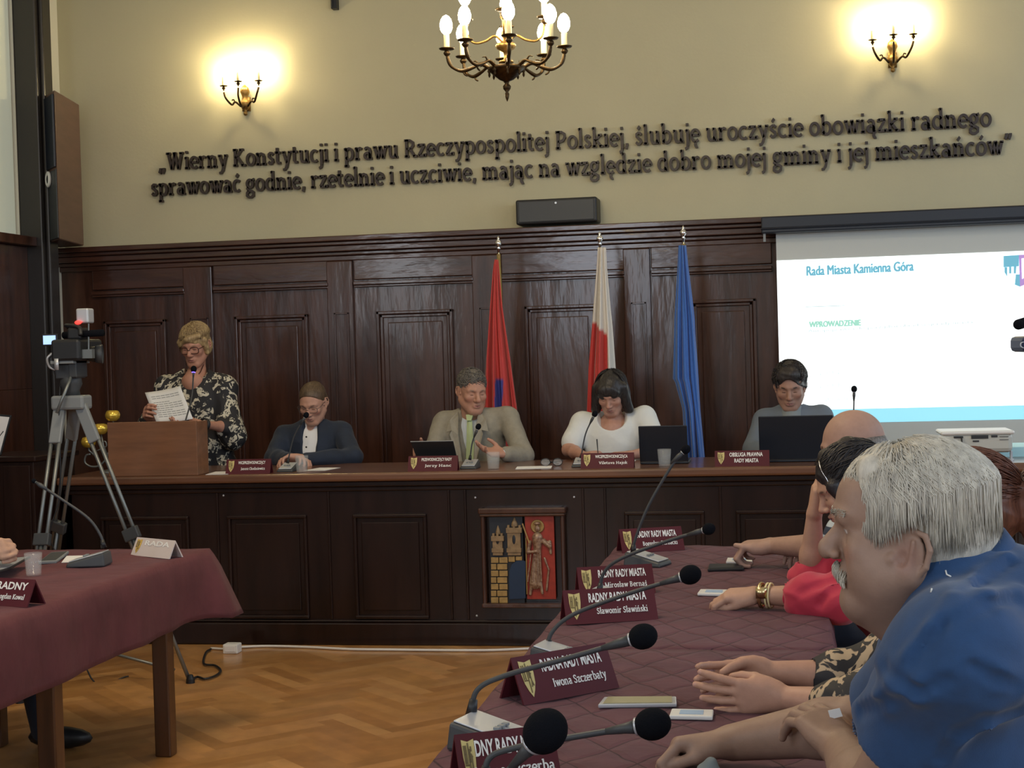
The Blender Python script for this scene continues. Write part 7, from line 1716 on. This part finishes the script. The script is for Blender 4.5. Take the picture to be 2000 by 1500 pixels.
# ------------------------------------------------ H: bald man farther along the table
M['stripe'] = mat('striped_shirt', (.5, .55, .6), .8)
def stripe_nodes(m):
    nt = m.node_tree; n = nt.nodes; L = nt.links; tc = n.new('ShaderNodeTexCoord'); w_ = n.new('ShaderNodeTexWave'); w_.inputs['Scale'].default_value = 5.5; w_.bands_direction = 'Z'; w_.inputs['Distortion'].default_value = .3
    L.new(tc.outputs['Object'], w_.inputs['Vector']); r = n.new('ShaderNodeValToRGB'); r.color_ramp.elements[0].position = .45; r.color_ramp.elements[0].color = (.03, .045, .08, 1); r.color_ramp.elements[1].position = .5; r.color_ramp.elements[1].color = (.48, .56, .62, 1); L.new(w_.outputs['Fac'], r.inputs[0]); L.new(r.outputs[0], n['Principled BSDF'].inputs['Base Color'])
stripe_nodes(M['stripe'])
def man_bald():
    J = {}; Y = 5.35
    J['neck'] = aY(1700, 965, Y); J['hip'] = np.array([.48, Y, .56]); J['chest'] = aY(1715, 1045, Y); J['face'] = (-1, 0, 0)
    J['shL'] = aY(1705, 1010, 5.16); J['shR'] = aY(1690, 990, 5.55); J['elL'] = aY(1632, 1068, 5.2); J['wrL'] = aY(1508, 1066, 5.42)
    J['elR'] = aY(1640, 1060, 5.65); J['wrR'] = aY(1600, 1062, 5.5)
    clean_head(J, aY(1664, 880, Y), -math.pi/2 - .25, .12, 0., 1.04)
    t = mkroot('bald man in a striped shirt at the far end of the right table', J['hip'], floor=0)
    lo, hi = bb(J['hip'], J['C'], J['elL'], J['elR'], J['wrL'], J['wrR'], pad=.14); lo[0] -= .08; S = SDF(lo, hi, .0042)
    torso(S, J, -.03, wid=.19); arms(S, J, -.002, r=(.055, .047, .044, .031), fore=1.); neckcap(S, J, .056); head(S, J['C'], J['R'], J['s'], skin=(.42, .25, .19)); S.at(J['C'], J['R'], J['s']); S.ell((0, -.012, .045), (.077, .098, .088), k=.01)
    hand(S, J['wrL'], (-1, .08, -.02), (0, .1, -1), side=1, curl=((1.0, 1.2, .8),)*4, s=1.1, thumb=(.85, .1, -.2))
    hand(S, J['wrR'], (-.6, -.7, 0), (0, 0, -1), side=-1, curl=(.4, .5, .5, .5))
    sdf_obj(S, 'body', M['skin'], t, base=(.42, .26, .20))
    S = SDF(lo, hi, .0065); torso(S, J, .012, wid=.20, dep=.135); arms(S, J, .020, r=(.06, .056, .05, .04), upto=.75, fore=0., k=.03); S.at(); S.cap(J['neck'] - EZ*.02, J['neck'] + EZ*.03, .08, .07, k=.012); S.cap(J['neck'], J['neck'] + (-.06, 0, .16), .062, .07, k=.006, mode='s')
    sdf_obj(S, 'striped_shirt', M['stripe'], t, it=2, wr=(22, .005))
    C, R, s = J['C'], J['R'], J['s']; S = SDF(C-.18, C+.18, .004)
    hair_shell(S, C, R, s, [('e', (0, -.030, .012), (.081, .092, .060))], [('e', (0, .085, 0), (.10, .09, .10)), ('e', (0, 0, -.09), (.12, .12, .05)), ('e', (0, -.01, .11), (.10, .12, .06))])
    sdf_obj(S, 'hair', M['hair_grey'], t, wr=(50, .002))
    legs(J, m=M['navy'], parent=t, floor=0.)
man_bald()

# ------------------------------------------------ J: man at the left table, only his hands and shoe in view
def man_left():
    J = {}; Y = 5.15
    J['neck'] = np.array([-3.62, Y, 1.16]); J['hip'] = np.array([-3.66, Y, .56]); J['chest'] = np.array([-3.62, Y, .92]); J['face'] = (1, 0, 0)
    J['shL'] = J['neck'] + (0, .20, -.07); J['shR'] = J['neck'] + (0, -.20, -.07)
    h = aY(22, 1068, 5.25)
    J['wrL'] = h + (-.10, .05, -.01); J['wrR'] = h + (-.10, -.05, .0); J['elL'] = np.array([-3.38, 5.42, .86]); J['elR'] = np.array([-3.38, 4.95, .86])
    J['C'] = J['neck'] + (.03, 0, .15); J['R'] = headR((1, .1, -.2)); J['s'] = 1.
    t = mkroot('man in dark suit at the left edge, only his folded hands and black shoe showing', J['hip'], floor=0)
    lo, hi = bb(J['hip'], J['C'], J['elL'], J['elR'], J['wrL'], J['wrR'], pad=.14); hi[0] += .08; S = SDF(lo, hi, .0042)
    torso(S, J, -.03, wid=.19); arms(S, J, -.004, fore=1.); neckcap(S, J, .056); head(S, J['C'], J['R'], J['s'])
    hand(S, J['wrL'], (1, -.25, .0), (0, -1, -.2), side=1, curl=((.7, 1.0, .5),)*4, thumb=(.8, .1, .6)); hand(S, J['wrR'], (1, .2, .0), (0, 1, -.2), side=-1, curl=((.8, 1.0, .5),)*4, thumb=(.8, .1, .6))
    sdf_obj(S, 'body', M['skin'], t, base=(.52, .31, .21))
    S = SDF(lo, hi, .0065); torso(S, J, .012, wid=.20, dep=.135); arms(S, J, .018, upto=1., fore=.86, k=.03); S.at(); S.cap(J['neck'] - EZ*.0, J['neck'] + EZ*.16, .062, .07, k=.006, mode='s')
    sdf_obj(S, 'jacket', M['navy'], t, it=2, wr=(22, .005))
    C, R, s = J['C'], J['R'], J['s']; S = SDF(C-.18, C+.18, .004)
    hair_shell(S, C, R, s, [('e', (0, -.018, .044), (.080, .103, .088))], [('e', (0, .085, -.01), (.10, .07, .11)), ('e', (0, 0, -.09), (.12, .12, .05))]); sdf_obj(S, 'hair', M['hair_brown'], t)
    # trousers and shoes reaching under the table
    sh = aZ(132, 1462, 0); S = SDF((-3.95, 4.6, .02), (-2.6, 5.95, .75), .012)
    for dy, an in ((.12, sh + np.array([-.10, 0, .07])), (-.12, np.array([-3.05, 4.95, .07]))):
        a = J['hip'] + (0, dy, 0); kn = np.array([an[0]-.05, an[1]-.05*(dy > 0), .50]); S.cap(a, kn, .085, .065, k=.03); S.cap(kn, an, .062, .050, k=.02)
        b = MB(); b.ball(an + np.array([.07, 0, -.025]), (.14, .046, .044), 16, 8); b.build('shoe', M['black'], t, smooth=True)
    sdf_obj(S, 'trousers', M['navy'], t)
man_left()

# crumpled grey cloth at the lower edge
c = aY(1392, 1530, 2.62); S = SDF(c-.14, c+.14, .0035); z_ = TZ + .008
S.ell(c + (0, 0, -.03), (.062, .05, .045), k=.02); S.cap(c + (-.05, 0, -.035), c + (.00, .0, .030), .026, .014, k=.02); S.cap(c + (.0, .0, .030), c + (.05, -.01, -.03), .014, .024, k=.02)
o = sdf_obj(S, 'grey_cloth', mat('grey_cloth', (.17, .20, .21), .85), None, it=1, wr=(50, .006, 50, .010))
setp(o, 'crumpled grey cloth on the table below the wrist of the man in blue polo', 'cloth')

# ------------------------------------------------ chairs
def chair(x, y, rz, label):
    t = thing('chair', label, 'chair', (x, y, 0), 'upholstered chairs along the right table', rz, local=True)
    MB().box((-.22, -.22, .40), (.22, .22, .46)).build('seat', M['navy'], t, bevel=.02)
    MB().box((-.21, .20, .60), (.21, .235, .86)).build('backrest', M['navy'], t, bevel=.015)
    for e in (-1, 1):
        MB().tube([(e*.20, .21, 0), (e*.20, .21, .42), (e*.19, .235, .80)], .012, 8).build('leg', M['dkgrey'], t, smooth=True)
        MB().tube([(e*.20, -.20, 0), (e*.20, -.20, .41)], .012, 8).build('leg', M['dkgrey'], t, smooth=True)
    return t
c0 = chair(.60, 5.35, -math.pi/2, 'chair under the bald man')
for x, y, l in ((.64, 4.70, 'chair under the woman in the red shirt'), (.78, 3.34, 'chair under the red-haired woman'), (.66, 2.32, 'chair under the white-haired man')):
    dup(c0, (x, y, 0), -math.pi/2, l)
